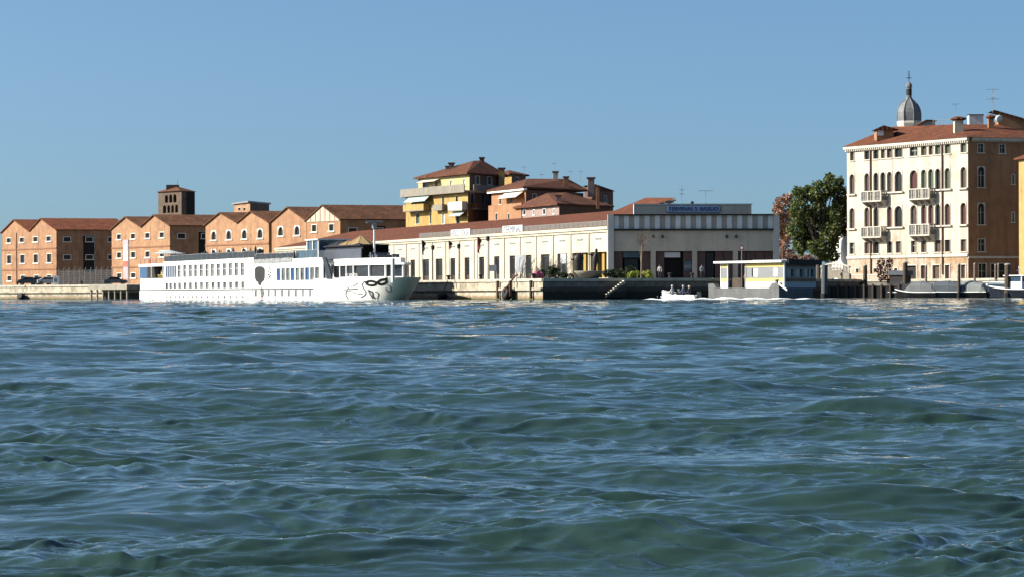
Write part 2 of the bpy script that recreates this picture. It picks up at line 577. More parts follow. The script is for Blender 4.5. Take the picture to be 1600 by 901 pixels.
    # ripples too small for the mesh tilt the surface; away from the finely meshed water they carry more of the chop
    def ripple(sc, detail, stretch, rot):
        mp = n.new('ShaderNodeMapping'); mp.inputs['Scale'].default_value = stretch; mp.inputs['Rotation'].default_value = (0, 0, rot)
        l.new(geo.outputs['Position'], mp.inputs['Vector'])
        t = n.new('ShaderNodeTexNoise'); t.inputs['Scale'].default_value = sc; t.inputs['Detail'].default_value = detail
        t.inputs['Roughness'].default_value = 0.6; t.inputs['Distortion'].default_value = 0.4
        l.new(mp.outputs['Vector'], t.inputs['Vector'])
        v = n.new('ShaderNodeVectorMath'); v.operation = 'SUBTRACT'; v.inputs[1].default_value = (0.5, 0.5, 0.5)
        l.new(t.outputs['Color'], v.inputs[0])
        return v.outputs['Vector']
    sxyz = n.new('ShaderNodeSeparateXYZ'); l.new(geo.outputs['Position'], sxyz.inputs[0])
    def by_range(a, b_, lo, hi):
        r = n.new('ShaderNodeMapRange'); r.interpolation_type = 'SMOOTHSTEP'
        r.inputs['From Min'].default_value = a; r.inputs['From Max'].default_value = b_
        r.inputs['To Min'].default_value = lo; r.inputs['To Max'].default_value = hi
        l.new(sxyz.outputs['Y'], r.inputs['Value'])
        return r.outputs['Result']
    def scaled(v, f):
        s = n.new('ShaderNodeVectorMath'); s.operation = 'SCALE'; l.new(v, s.inputs[0])
        if isinstance(f, float): s.inputs['Scale'].default_value = f
        else: l.new(f, s.inputs['Scale'])
        return s.outputs['Vector']
    def vadd(a, c):
        s = n.new('ShaderNodeVectorMath'); s.operation = 'ADD'; l.new(a, s.inputs[0]); l.new(c, s.inputs[1]); return s.outputs['Vector']
    tot = vadd(scaled(ripple(2.8, 5, (0.4, 1.0, 1), 0.08), by_range(12, 90, RIP_A, RIP_B)), scaled(ripple(16.0, 3, (0.25, 1.0, 1), -0.1), RIP_C))
    flat = n.new('ShaderNodeVectorMath'); flat.operation = 'MULTIPLY'; flat.inputs[1].default_value = (0.6, 1.0, 0.0)
    l.new(tot, flat.inputs[0])
    nm = n.new('ShaderNodeVectorMath'); nm.operation = 'NORMALIZE'
    l.new(vadd(geo.outputs['Normal'], flat.outputs['Vector']), nm.inputs[0])
    l.new(nm.outputs['Vector'], b.inputs['Normal'])
    # colour of the water itself, a little greener or bluer in patches
    mx = n.new('ShaderNodeMix'); mx.data_type = 'RGBA'
    mx.inputs[6].default_value = (0.0135, 0.032, 0.029, 1); mx.inputs[7].default_value = (0.018, 0.037, 0.027, 1)
    l.new(noise(0.12, 3, 0.5), mx.inputs[0])
    fa = n.new('ShaderNodeAttribute'); fa.attribute_name = 'foam'
    fn = noise(2.4, 7, 0.75, (0.45, 1.6, 1), 0.0, 0.8)
    fm = n.new('ShaderNodeMath'); fm.operation = 'MULTIPLY_ADD'
    l.new(fn, fm.inputs[0]); fm.inputs[1].default_value = 1.6; fm.inputs[2].default_value = -0.95
    fs = n.new('ShaderNodeMath'); fs.operation = 'ADD'
    l.new(fa.outputs['Fac'], fs.inputs[0]); l.new(fm.outputs[0], fs.inputs[1])
    fr_ = n.new('ShaderNodeMapRange'); fr_.inputs['From Min'].default_value = 0.22; fr_.inputs['From Max'].default_value = 0.6
    l.new(fs.outputs[0], fr_.inputs['Value'])
    gate = n.new('ShaderNodeMath'); gate.operation = 'MULTIPLY'
    gr = n.new('ShaderNodeMapRange'); gr.inputs['From Min'].default_value = 0.02; gr.inputs['From Max'].default_value = 0.2
    l.new(fa.outputs['Fac'], gr.inputs['Value'])
    l.new(fr_.outputs['Result'], gate.inputs[0]); l.new(gr.outputs['Result'], gate.inputs[1])
    m2 = n.new('ShaderNodeMix'); m2.data_type = 'RGBA'
    m2.inputs[7].default_value = (0.82, 0.85, 0.84, 1)
    l.new(mx.outputs[2], m2.inputs[6]); l.new(gate.outputs[0], m2.inputs[0])
    l.new(m2.outputs[2], b.inputs['Base Color'])
    rr = n.new('ShaderNodeMapRange'); rr.inputs['To Min'].default_value = 0.03; rr.inputs['To Max'].default_value = 0.8
    l.new(gate.outputs[0], rr.inputs['Value']); l.new(rr.outputs['Result'], b.inputs['Roughness'])
    me.materials.append(m)
    o = bpy.data.objects.new('canal_water', me)
    link(o, None, ID)
    o['kind'] = 'structure'
build_water()
# ------------------------------------------------------------------ ground and quays
SHIP_A, SHIP_B = (-57.4, 384.0), (-11.3, 276.0)
edge = [(-420, 640), (-150, 480), XY(0, 420), XY(217, 393), (-47.5, 391), (-38.9, 374), XY(848, 275), XY(1112, 279),
        XY(1300, 312), XY(1345, 322), XY(1440, 314), XY(1640, 296), (140, 270), (420, 240)]
GROUND = mat('quay_paving', (0.3, 0.28, 0.25), var=0.2, scale=0.8, bump=.1)
land = edge + [(4000, 240), (4000, 6000), (-4000, 6000), (-4000, 640)]
struct('ground', MB().poly([(x, y, GZ) for x, y in land]), GROUND)

def quay_material(name, top, mid, algae, z1, z2):
    """Stone facing; the tide has left a brown band and green weed at fixed heights over the water; the dark copy holds shade too."""
    m = mat(name, top, var=0.3, scale=1.3, c2=mid, mixscale=0.5, mixpos=0.6, streak=0.35, bump=.3, bscale=3)
    n, l = m.node_tree.nodes, m.node_tree.links
    b = n['Principled BSDF']
    src = b.inputs['Base Color'].links[0].from_socket
    geo = n.new('ShaderNodeNewGeometry'); sp = n.new('ShaderNodeSeparateXYZ'); l.new(geo.outputs['Position'], sp.inputs[0])
    nz = n.new('ShaderNodeTexNoise'); nz.inputs['Scale'].default_value = 1.2; nz.inputs['Detail'].default_value = 6
    l.new(geo.outputs['Position'], nz.inputs['Vector'])
    ad = n.new('ShaderNodeMath'); ad.operation = 'MULTIPLY_ADD'; ad.inputs[1].default_value = 0.5
    l.new(nz.outputs['Fac'], ad.inputs[0]); l.new(sp.outputs['Z'], ad.inputs[2])
    cur = src
    for zz, c in ((z2, mid), (z1, algae)):
        r = n.new('ShaderNodeMapRange'); r.inputs['From Min'].default_value = zz + 0.35; r.inputs['From Max'].default_value = zz + 0.15
        l.new(ad.outputs[0], r.inputs['Value'])
        mx = n.new('ShaderNodeMix'); mx.data_type = 'RGBA'; mx.inputs[7].default_value = _lin(c)
        l.new(cur, mx.inputs[6]); l.new(r.outputs['Result'], mx.inputs[0])
        cur = mx.outputs[2]
    l.new(cur, b.inputs['Base Color'])
    return m
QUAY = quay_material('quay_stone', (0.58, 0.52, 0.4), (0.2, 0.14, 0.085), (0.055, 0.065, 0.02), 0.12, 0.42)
QUAYD = quay_material('shaded_quay_stone', (0.24, 0.22, 0.19), (0.05, 0.045, 0.04), (0.014, 0.016, 0.012), 0.9, 1.35)  # darker quay stone for unlit faces: shade put into the colour, weed too
COPE = mat('coping_stone', (0.6, 0.55, 0.44), var=0.25, scale=1.4, streak=.15)
for i in range(len(edge) - 1):
    a, b = edge[i], edge[i + 1]
    fr = Fr(a, b, 0.0)
    nm = 'quay_wall'
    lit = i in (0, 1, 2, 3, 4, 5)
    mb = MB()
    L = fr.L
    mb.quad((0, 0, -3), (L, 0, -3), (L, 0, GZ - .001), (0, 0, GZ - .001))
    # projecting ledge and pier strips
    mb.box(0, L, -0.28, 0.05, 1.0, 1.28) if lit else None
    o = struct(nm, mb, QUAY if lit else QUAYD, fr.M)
    if i in (2, 3, 4, 5, 6, 7, 8, 9, 10):
        k = max(1, int(L / 2.0)); bw = L / k
        key = ('coping_stone', round(bw, 3))
        for j in range(k):
            me = shared(key, lambda: MB().box(0.02, bw - 0.02, -0.14, 0.5, -0.26, 0.06), COPE)
            c = obj('coping_stone', me, COPE, o, fr.at(j * bw, 0, GZ + random.uniform(-.012, .012)))
    if i == 5:
        FQ = fr
    if i == 2:
        FL = fr
    if i == 6:
        FD = fr
    if i == 5:   # upright timber rubbing posts on the lit face
        for px in (781, 833):
            u = fr.u(px, 450)
            p = obj('rubbing_post', MB().box(u - .15, u + .15, -.4, -.145, .1, 2.1), WOODD, o, fr.M)

# dark openings between piles under the end of the left quay
u0, u1 = FL.u(171, 460), FL.u(216, 460)
pier = thing('pile_landing', FL.w(u0, -2.0, -1), 'concrete landing on dark piles beside the white ship\'s stern', 'landing stage')
deckm = mat('landing_concrete', (0.4, 0.36, 0.29), var=.2, scale=1.5, streak=.3)
obj('deck', MB().box(u0 - 2, u1 + .5, -2.6, -0.3, 1.45, GZ - 0.02), deckm, pier, FL.M)
for k in range(7):
    uu = u0 - 1.8 + (u1 - u0 + 1.9) * k / 6
    obj('pile', MB().tube((uu, -2.2, -2), (uu, -2.2, 1.45), .17, n=8), deckm, pier, FL.M)
obj('back_wall', MB().box(u0 - 1.5, u1 + .4, -0.29, -0.1 - .18, 0.0, 1.0), INNER, pier, FL.M)  # thin near-black sheet painting the shade between the piles

def fender(fr, px, py_top, py_bot, label, arm=False):
    u = fr.u(px, py_bot); zt = fr.z(px, py_top); zb = -0.1
    t = thing('round_fender', fr.w(u, -0.9, 0), label, 'fender', 'black round fenders on the quays')
    r = 0.85; n = 20
    ring = []
    prof = [(0.35, -0.4), (0.75, -0.42), (0.95, -0.28), (1.0, 0), (0.95, .28), (.75, .42), (.35, .4)]
    mb = MB().lathe([(q[0] * r, q[1]) for q in prof], n=n)
    h = (zt - zb) / 2
    M = fr.at(u, -0.75, zb + h) @ Matrix.Rotation(math.radians(80), 4, 'X') @ Matrix.Diagonal((1, h / r, 1, 1))
    obj('tyre', mb, BLACKM, t, M, True)
    mc = MB().path([(0, 0, 0), (.2, 0.2, zt + .2 - zb - h), (.35, .6, GZ - zb - h)], .045)
    obj('chain', mc, mat('rusty_iron', (0.13, 0.06, 0.035), var=.4, scale=5), t, fr.at(u, -0.75, zb + h))
    if arm:
        ma = MB().path([(0.1, -.5, .2), (1.3, .35, 1.85), (1.6, .6, 2.05)], .1)
        ma.box(.75, .95, -.1, .2, -.3, 1.4)
        obj('arm', ma, mat('rusty_iron', (0.13, 0.06, 0.035)), t, fr.at(u, -0.75, zb + h))
fender(FL, 39, 457, 468, 'black round fender hanging low on the far left quay')
fender(FQ, 802, 447, 467, 'black round fender with rusty arm near the quay corner', True)
fender(FQ, 700, 456, 468, 'black fender on the quay just beyond the ship\'s bow')

# stair cut down the dark quay, pale treads
us, zs = FD.u(975, 437), GZ
t = thing('quay_stair', FD.w(FD.u(962, 450), -0.8, 0), 'narrow stone stair with pale step edges down the dark quay', 'stair')
for k in range(8):
    a = us - k * 0.28
    obj('step', MB().box(a - .3, a, -1.1, -0.15, GZ - .2 * (k + 1) - .12, GZ - .2 * (k + 1)), COPE, t, FD.M)
obj('stringer', MB().prism([(us - 2.3, 0.2), (us, .2), (us, GZ - .35), (us - 2.3, GZ - 1.95)], -1.05, -0.16), mat('shaded_quay_stone', (0, 0, 0)), t, FD.M)
# ------------------------------------------------------------------ brick warehouses on the left
BRICK = mat('orange_brick', (0.43, 0.228, 0.118), var=0.2, scale=0.9, c2=(0.33, 0.17, 0.09), mixscale=0.35, mixw=.08, streak=.3, bump=.15, bscale=6)
BRICK2 = mat('pale_orange_brick', (0.46, 0.25, 0.13), var=0.2, scale=0.9, c2=(0.36, 0.19, 0.1), mixscale=0.35, mixw=.08, streak=.32, bump=.15, bscale=6)
FLX, FLY = 0.955, 0.297          # direction in which the long sides of the blocks run back
TILE_W = tile_mat('warehouse_roof_tiles', (0.25, 0.085, 0.042), (0.16, 0.06, 0.036), (-0.297, 0.955, 0))
TILE_W2 = tile_mat('old_roof_tiles', (0.2, 0.092, 0.05), (0.11, 0.058, 0.036), (-0.297, 0.955, 0))
W_STONE = mat('window_stone', (0.8, 0.74, 0.64), var=.15, scale=2)
BAND = mat('string_course_brick', (0.3, 0.135, 0.07), var=.15)
FW = Fr(XY(5, 585), XY(531, 462), GZ)
def flank(u, y):
    """local point y metres back along the flank direction from facade station u"""
    inv = FW.M.to_3x3().inverted()
    v = inv @ Vector((FLX, FLY, 0)) * y
    return u + v.x, v.y
WIN_CNT = 0
def warehouse(prof, rows, depth, label, wallmat, tilem, bands, flankwins=0, gable_mat=None, flank_mat=None, arch=False, pipe=None):
    """prof: photo points eave, peak, valley, peak ... eave along the gabled front."""
    pts = [FW.uz(*p) for p in prof]
    u0, u1 = pts[0][0], pts[-1][0]
    zt = min(p[1] for p in pts)
    t = thing('brick_warehouse', FW.w((u0 + u1) / 2, 0, 0), label, 'warehouse', 'brick warehouses behind the left quay')
    holes, wins = [], []
    for py0, py1, wpx, xs in rows:
        zz = FW.z(xs[0], py1); hh = FW.z(xs[0], py0) - zz
        ww = FW.u(xs[0] + wpx, py1) - FW.u(xs[0], py1)
        for x in xs:
            u = FW.u(x, py1)
            holes.append((u - ww / 2, u + ww / 2, zz, zz + hh)); wins.append((u, zz, ww, hh))
    top = [(p[0], p[1]) for p in pts[::-1]]
    obj('wall', wall(u0, u1, 0, zt - .01, holes, gable=[(u1, zt - .01 + .01)] + [(p[0], p[1]) for p in pts[::-1]] + [(u0, zt)]), wallmat, t, FW.M)
    for (u, z, w, h) in wins:
        window(FW, t, u, z, w, h, W_STONE, GLASS, 'arch' if arch else 'rect', t=.16, proud=.05, sill=(.25, .28, .16), muntin=False, depth=.3)
    for py in bands:
        zz = FW.z(prof[0][0], py)
        obj('string_course', MB().box(u0 - .05, u1 + .05, -.12, .02, zz - .14, zz + .14), BAND, t, FW.M)
    # flank walls
    eR, eL = flank(u1, depth), flank(u0, depth)
    zR = pts[-1][1]
    fA = FW.w(u1); fB = FW.w(eR[0], eR[1])
    ff = Fr((fA.x, fA.y), (fB.x, fB.y), GZ)
    fh, fw = [], []
    for k in range(flankwins):
        for (zz, hh) in ((zR - 2.6, 1.1), (zR - 6.6, 1.1)):
            u = 2.4 + 5.0 * k
            fh.append((u - .9, u + .9, zz, zz + hh)); fw.append((u, zz, 1.8, hh))
    if flankwins:
        fh.append((6.0, 8.6, zR - 9.5, zR - 1.2))
    obj('side_wall', wall(0, ff.L, 0, zR - .02, fh), flank_mat or wallmat, t, ff.M)
    if flankwins:
        obj('loading_bay', MB().box(6.02, 8.58, .25, .3, zR - 9.5, zR - 1.22), INNER, t, ff.M)
    for (u, z, w, h) in fw:
        window(ff, t, u, z, w, h, W_STONE, GLASS, t=.14, muntin=False, sill=(.15, .18, .1))
    fA = FW.w(eL[0], eL[1]); fB = FW.w(u0)
    f2 = Fr((fA.x, fA.y), (fB.x, fB.y), GZ)
    obj('side_wall', wall(0, f2.L, 0, pts[0][1] - .02, []), wallmat, t, f2.M)
    # roof slopes, each with thickness and a small overhang past the front
    for a, b in zip(pts[:-1], pts[1:]):
        mb = MB()
        for (th, ov) in ((0.0, 0),):
            q = []
            for (u, z), e in ((a, 0), (b, 0)):
                f0 = flank(u, -0.35); f1 = flank(u, depth)
                q += [(f0[0], f0[1], z), (f1[0], f1[1], z)]
            if a[1] < b[1] and a is pts[0]:
                d = Vector((a[0] - b[0], a[1] - b[1])).normalized() * .35
                q[0] = (q[0][0] + d.x, q[0][1], q[0][2] + d.y); q[1] = (q[1][0] + d.x, q[1][1], q[1][2] + d.y)
            if b is pts[-1]:
                d = Vector((b[0] - a[0], b[1] - a[1])).normalized() * .35
                q[2] = (q[2][0] + d.x, q[2][1], q[2][2] + d.y); q[3] = (q[3][0] + d.x, q[3][1], q[3][2] + d.y)
            up = [(x, y, z + .22) for x, y, z in q]; lo = [(x, y, z + .02) for x, y, z in q]
            mb.add(up + lo, [(0, 2, 3, 1), (4, 5, 7, 6), (0, 4, 6, 2), (1, 3, 7, 5), (0, 1, 5, 4), (2, 6, 7, 3)])
        obj('roof_slope', mb, tilem, t, FW.M)
    if pipe:
        for px in pipe:
            u = FW.u(px, 400)
            obj('downpipe', MB().tube((u, -.1, .1), (u, -.1, FW.z(px, 364)), .09, n=6), WOODD, t, FW.M)
    if gable_mat:
        g = pts
        apex = max(g, key=lambda p: p[1])
        zb = g[0][1] - .2
        mb = MB().prism([(u0 + .15, zb), (u1 - .15, zb), (u1 - .15, g[-1][1] - .05), (apex[0], apex[1] - .1), (u0 + .15, g[0][1] - .05)], -.12, -.01)
        go = obj('gable_panel', mb, gable_mat, t, FW.M)
        k = 7
        for j in range(1, k):
            uu = u0 + (u1 - u0) * j / k
            f_ = 1 - abs(uu - apex[0]) / (u1 - u0) * 2
            obj('batten', MB().box(uu - .07, uu + .07, -.17, -.121, zb + .1, zb + .25 + max(.2, (apex[1] - g[0][1]) * f_)), BAND, go, FW.M)
    return t

warehouse([(3, 364.5), (22.7, 344.5), (46.4, 362.3), (64.7, 342.5), (88, 359.5)],
          [(371.5, 379.5, 7.5, (14, 34.4, 55.7, 76.2)), (398, 411.8, 7.5, (14.5, 35.3, 56.2, 77)), (430, 438.5, 7.5, (15, 36, 57.3, 77))],
          17, 'orange brick warehouse with twin gables at the far left edge of the quay', BRICK, TILE_W, (391, 422), flankwins=3, pipe=(26.5,))
warehouse([(174.5, 359.5), (196.7, 340), (220.8, 355.5), (241.5, 337), (265.4, 353)],
          [(365.5, 374, 7.5, (186, 208, 230.5, 253)), (393.5, 403, 7.5, (186.3, 208.3, 230.8, 253.3)), (426, 434, 8, (186.5, 208.5, 230.9, 253.5))],
          14, 'orange brick warehouse with twin gables behind the pink vertical banner', BRICK2, TILE_W2, (388, 418), flankwins=2, arch=False)
warehouse([(321, 353), (344.8, 333.5), (371.4, 349.3), (392.8, 331.5), (420, 348)],
          [(360.5, 375, 8.5, (334, 357.6, 382, 406.4)), (389.5, 399, 8.5, (334, 357.6, 382, 406.4))],
          13, 'brick warehouse with twin gables and round-headed windows above the ship\'s middle', BRICK2, TILE_W2, (384,), arch=True)
warehouse([(424.5, 347.5), (450.5, 325), (478.5, 345)],
          [(353.5, 368.5, 9, (438.6, 464.2))],
          13, 'single-gabled orange brick warehouse next to the white-gabled one', BRICK, TILE_W2, (), arch=True)
GAB = mat('pale_timber_gable', (0.6, 0.5, 0.4), var=.2, scale=2, streak=.2)
warehouse([(479, 346), (505, 322), (531.5, 343)],
          [(350.5, 362, 8.5, (491, 518))],
          30, 'brick warehouse with a pale boarded gable and long tiled roof', BRICK, TILE_W2, (), flankwins=4, gable_mat=GAB)

# steel gantry and wire fence in front of the dark yard
FY = Fr(XY(90, 573), XY(176, 568), GZ)
t = thing('steel_gantry', FY.w(FY.u(140, 440), 0, 0), 'grey steel gantry frame standing in the dark warehouse yard', 'gantry')
for px in (121, 163):
    u = FY.u(px, 440); obj('upright', MB().box(u - .35, u + .35, -.35, .35, 0, FY.z(px, 381)), STEEL, t, FY.M)
for px in (126, 155):
    u = FY.u(px, 440); obj('inner_upright', MB().box(u - .12, u + .12, .1, .3, 0, FY.z(px, 391)), STEEL, t, FY.M)
ua, ub = FY.u(119, 392), FY.u(174, 392)
obj('beam', MB().box(ua, ub, -.3, .3, FY.z(140, 392), FY.z(140, 389)), STEEL, t, FY.M)
FN = Fr(XY(91, 440), XY(176, 428), GZ)
t = thing('wire_fence', FN.w(FN.L / 2, 0, 0), 'tall grey wire fence along the quay before the dark yard', 'fence')
WIRE = mat('galvanised_wire', (0.32, 0.33, 0.34), rough=.5, var=.1)
n = 11; hgt = FN.z(130, 421)
for k in range(n):
    u = FN.L * k / (n - 1)
    obj('post', shared(('post', 'fence'), lambda: MB().tube((0, 0, 0), (0, 0, hgt), .05, n=6).tube((0, 0, hgt), (.3, 0, hgt + .35), .04, n=6), WIRE), WIRE, t, FN.at(u))
bayw = FN.L / (n - 1)
def meshbay():
    mb = MB()
    for i in range(9): mb.box(bayw * i / 9 + .02, bayw * i / 9 + .035, -.006, .006, .1, hgt - .05)
    for i in range(8): mb.box(0, bayw, -.012, -.007, .15 + (hgt - .2) * i / 8, .163 + (hgt - .2) * i / 8)
    return mb
for k in range(n - 1):
    obj('wire_panel', shared(('wire_panel',), meshbay, WIRE), WIRE, t, FN.at(bayw * k))

# pink and white banner on a post
pb = P(196.5, 437, 470)
t = thing('vertical_banner', (pb.x, pb.y, GZ), 'tall pink and white vertical banner before the second warehouse', 'banner')
FB = Fr(XY(191, 471), XY(202, 469), GZ)
pink = mat('pink_banner_cloth', (0.72, 0.42, 0.46), var=.15); lil = mat('lilac_banner_cloth', (0.6, 0.52, 0.66), var=.1); whc = mat('white_banner_cloth', (0.78, 0.76, 0.76), var=.08); redc = mat('red_banner_print', (0.6, 0.16, 0.13), var=.2)
za = [FB.z(196, y) for y in (375, 381, 393, 408, 417, 435.5)]
ua, ub = FB.u(193, 400), FB.u(200, 400)
for i, (c, nm) in enumerate(((pink, 'banner_head'), (lil, 'banner_cloth'), (whc, 'banner_cloth'), (redc, 'banner_print'), (pink, 'banner_cloth'))):
    obj(nm, MB().box(ua - (.15 if i == 0 else 0), ub + (.15 if i == 0 else 0), -.06, .0, za[i + 1], za[i] - .02), c, t, FB.M)
obj('post', MB().tube((ub + .12, .1, 0), (ub + .12, .1, za[0]), .09), STEEL, t, FB.M)

# parked cars and white booth on the left quay
def car(px, Y, ang, label, c):
    p = P(px, 440, Y)
    t = thing('parked_car', (p.x, p.y, GZ), label, 'car', 'cars parked on the left quay')
    M = Matrix.Translation((p.x, p.y, GZ)) @ Matrix.Rotation(ang, 4, 'Z')
    L, Wd = 4.1, 1.7
    prof = [(-2.05, .35), (2.05, .35), (2.08, .7), (1.7, .88), (1.0, .95), (.45, 1.38), (-.9, 1.45), (-1.65, 1.0), (-2.05, .92)]
    mb = MB(); rings = []
    for y, s, dz in ((-Wd / 2, .93, 0.03), (-Wd / 2 + .12, 1, 0), (Wd / 2 - .12, 1, 0), (Wd / 2, .93, 0.03)):
        rings.append([(x * s, y, .35 + (z - .35) * (s if z > .9 else 1)) for x, z in prof])
    mb.loft(rings)
    obj('body', mb, c, t, M)
    for s in (-1, 1):
        obj('side_window', MB().prism([(-1.35, 1.0), (.75, .98), (.38, 1.3), (-.85, 1.36)], s * (Wd / 2 - .02) - .02, s * (Wd / 2 - .02) + .02), GLASS, t, M)
    obj('windscreen', MB().quad((1.03, -.7, .98), (1.03, .7, .98), (.49, .62, 1.37), (.49, -.62, 1.37)), GLASS, t, M)
    for x in (-1.3, 1.3):
        for s in (-1, 1):
            wh = obj('wheel', shared(('wheel',), lambda: MB().tube((0, -.1, 0), (0, .1, 0), .32, n=14), BLACKM), BLACKM, t, M @ Matrix.Translation((x, s * (Wd / 2 - .06), .32)))
            obj('rim', shared(('rim',), lambda: MB().tube((0, -.115, 0), (0, .115, 0), .18, n=10), STEEL), STEEL, wh, M @ Matrix.Translation((x, s * (Wd / 2 - .06), .32)))
CARD = mat('dark_blue_car_paint', (0.02, 0.022, 0.035), rough=.3, var=.05, spec=.6, coat=.5)
CARG = mat('grey_car_paint', (0.07, 0.07, 0.08), rough=.3, var=.05, spec=.6, coat=.5)
CARS = mat('silver_car_paint', (0.5, 0.5, 0.5), rough=.3, var=.05, spec=.6, coat=.5)
car(47, 421, .15, 'dark blue car parked leftmost on the left quay', CARD)
car(64, 422, .1, 'dark grey car parked second from the left on the quay', CARG)
car(77, 420, .2, 'silver car parked beside the white quay booth', CARS)
car(180, 424, .2, 'dark grey car parked near the ship\'s stern under the banner', CARG)
p = P(87.5, 440, 412)
t = thing('quay_booth', (p.x, p.y, GZ), 'small white booth standing at the edge of the left quay', 'booth')
Mb = Matrix.Translation((p.x, p.y, GZ))
obj('body', MB().box(-.45, .45, -.4, .4, 0, 1.3), WHITE, t, Mb)
obj('roof', MB().prism([(-.55, 1.3), (.55, 1.3), (0, 1.6)], -.5, .5), WHITE, t, Mb)
obj('hatch', MB().box(-.25, .25, -.42, -.401, .5, 1.05), STEEL, t, Mb)

# ------------------------------------------------------------------ bell tower and rooftop block behind
TOW = mat('dark_old_brick', (0.15, 0.1, 0.065), var=.3, scale=1.2, c2=(0.1, 0.07, 0.05), mixscale=.4, streak=.2)
Y = 620
Ft = Fr(XY(247.6, Y + 6), XY(284, Y - 2), GZ); Fs = Fr(XY(284, Y - 2), XY(305, Y + 4), GZ)
t = thing('bell_tower', Ft.w(Ft.L / 2, 0, 0), 'squat dark brick bell tower rising behind the warehouse roofs', 'bell tower')
ze = Ft.z(265, 299.5)
holes = []
for px0, px1, a, b in ((257.5, 263, 304, 317), (264.2, 269.5, 303.5, 317), (270.6, 276, 303.5, 317)):
    holes.append((Ft.u(px0, 310), Ft.u(px1, 310), Ft.z(266, b), Ft.z(266, a)))
for px0, px1 in ((254.5, 260), (261.3, 266), (267.4, 272), (273.4, 278.5)):
    holes.append((Ft.u(px0, 325), Ft.u(px1, 325), Ft.z(266, 333), Ft.z(266, 320)))
obj('front_wall', wall(0, Ft.L, 0, ze, holes, depth=.6), TOW, t, Ft.M)
h2 = [(Fs.u(290.5, 310), Fs.u(294, 310), Fs.z(292, 317), Fs.z(292, 305)), (Fs.u(295.5, 310), Fs.u(299, 310), Fs.z(292, 317), Fs.z(292, 305))]
obj('side_wall', wall(0, Fs.L, 0, ze, h2, depth=.6), TOW, t, Fs.M)
for fr, hs in ((Ft, holes), (Fs, h2)):
    for a, b, c, d in hs:
        w, h = round(b - a, 2), round(d - c, 2)
        a_o = obj('belfry_arch', shared(('belfry_arch', w, h), lambda: arch_frame(w, h, .1, .03, .5), TOW), TOW, t, fr.at((a + b) / 2, 0, c))
        obj('dark_opening', MB().box(-w / 2, w / 2, .55, .6, 0, h), INNER, a_o, fr.at((a + b) / 2, 0, c))
c0, c1, c2 = Ft.w(-.4, -.4, ze), Ft.w(Ft.L + .3, -.5, ze), Fs.w(Fs.L + .4, -.3, ze)
c3 = c0 + (c2 - c1)
ap = (c0 + c1 + c2 + c3) / 4; ap.z = P(275, 290, Y).z
mb = MB().add([c0, c1, c2, c3, ap], [(0, 1, 4), (1, 2, 4), (2, 3, 4), (3, 0, 4), (3, 2, 1, 0)])
r = obj('roof', mb, TILE_W2, t)
rd = P(270, 288, Y)
obj('roof_finial', MB().box(ap.x - 2.4, ap.x + .6, ap.y - 1, ap.y + 1, ap.z - .9, rd.z), TOW, r)
obj('antenna', MB().tube((ap.x + .3, ap.y, ap.z), (ap.x + .3, ap.y, ap.z + 1.6), .06), STEEL, r)
obj('core', MB().box(Ft.L * .12, Ft.L * .9, .7, 4.5, 0, ze - .1), INNER, t, Ft.M)

Ft = Fr(XY(366, 560), XY(391, 548), GZ); Fs = Fr(XY(391, 548), XY(421, 560), GZ)
t = thing('rooftop_block', Ft.w(Ft.L / 2, 0, 0), 'small flat-roofed brown block showing above the warehouse roofs', 'building')
zt = Ft.z(380, 318)
hs = [(Ft.u(372, 325), Ft.u(376, 325), Ft.z(374, 329), Ft.z(374, 324)), (Ft.u(380, 325), Ft.u(384, 325), Ft.z(382, 329), Ft.z(382, 324))]
obj('front_wall', wall(0, Ft.L, 0, zt, hs), BRICK2, t, Ft.M)
for a, b, c, d in hs:
    window(Ft, t, (a + b) / 2, c, b - a, d - c, W_STONE, GLASS, muntin=False)
obj('side_wall', wall(0, Fs.L, 0, zt, []), TOW, t, Fs.M)  # darker brick than the front: this side's shade put into the colour
q = [Ft.w(-.4, -.4), Ft.w(Ft.L + .2, -.5), Fs.w(Fs.L + .4, -.3)]; q.append(q[0] + q[2] - q[1])
obj('roof', MB().slab([(v.x, v.y) for v in q], zt + GZ, zt + GZ + .35), STEEL, t)
# ------------------------------------------------------------------ the ferry terminal
CREAM = mat('cream_render', (0.68, 0.615, 0.48), var=0.1, scale=0.8, c2=(0.56, 0.49, 0.38), mixscale=.3, streak=.22)
GREYR = mat('grey_render', (0.68, 0.58, 0.46), var=.1, scale=.7, streak=.2)
PANEL_G = mat('grey_metal_panel', (0.17, 0.145, 0.125), rough=.6, var=.2, scale=2)
PILL = mat('pale_grey_pilaster', (0.72, 0.68, 0.62), var=.08, streak=.15)
DARKL = mat('dark_coping', (0.03, 0.027, 0.027), var=.2)
TILE_T = tile_mat('terminal_roof_tiles', (0.19, 0.07, 0.04), (0.145, 0.06, 0.04), (0.36, -0.93, 0))
A = (-41.2 * 1.0, 436.0)
CORN = XY(953, 300)
FT = Fr(A, CORN, GZ)                       # the long lit wing
FF = Fr(CORN, XY(1215, 301), GZ)           # the shaded front
t = thing('terminal_building', (CORN[0], CORN[1], GZ), 'long cream quayside terminal with red tiled roof and dark striped front', 'terminal')
LW = FT.L
ze = FT.z(950, 358.5)
bay = (FT.u(950, 400) - FT.u(655, 400)) / 12
uJ = FT.u(950, 400)
joints = [uJ - bay * k for k in range(0, int(uJ / bay) + 1)]
holes, doors = [], []
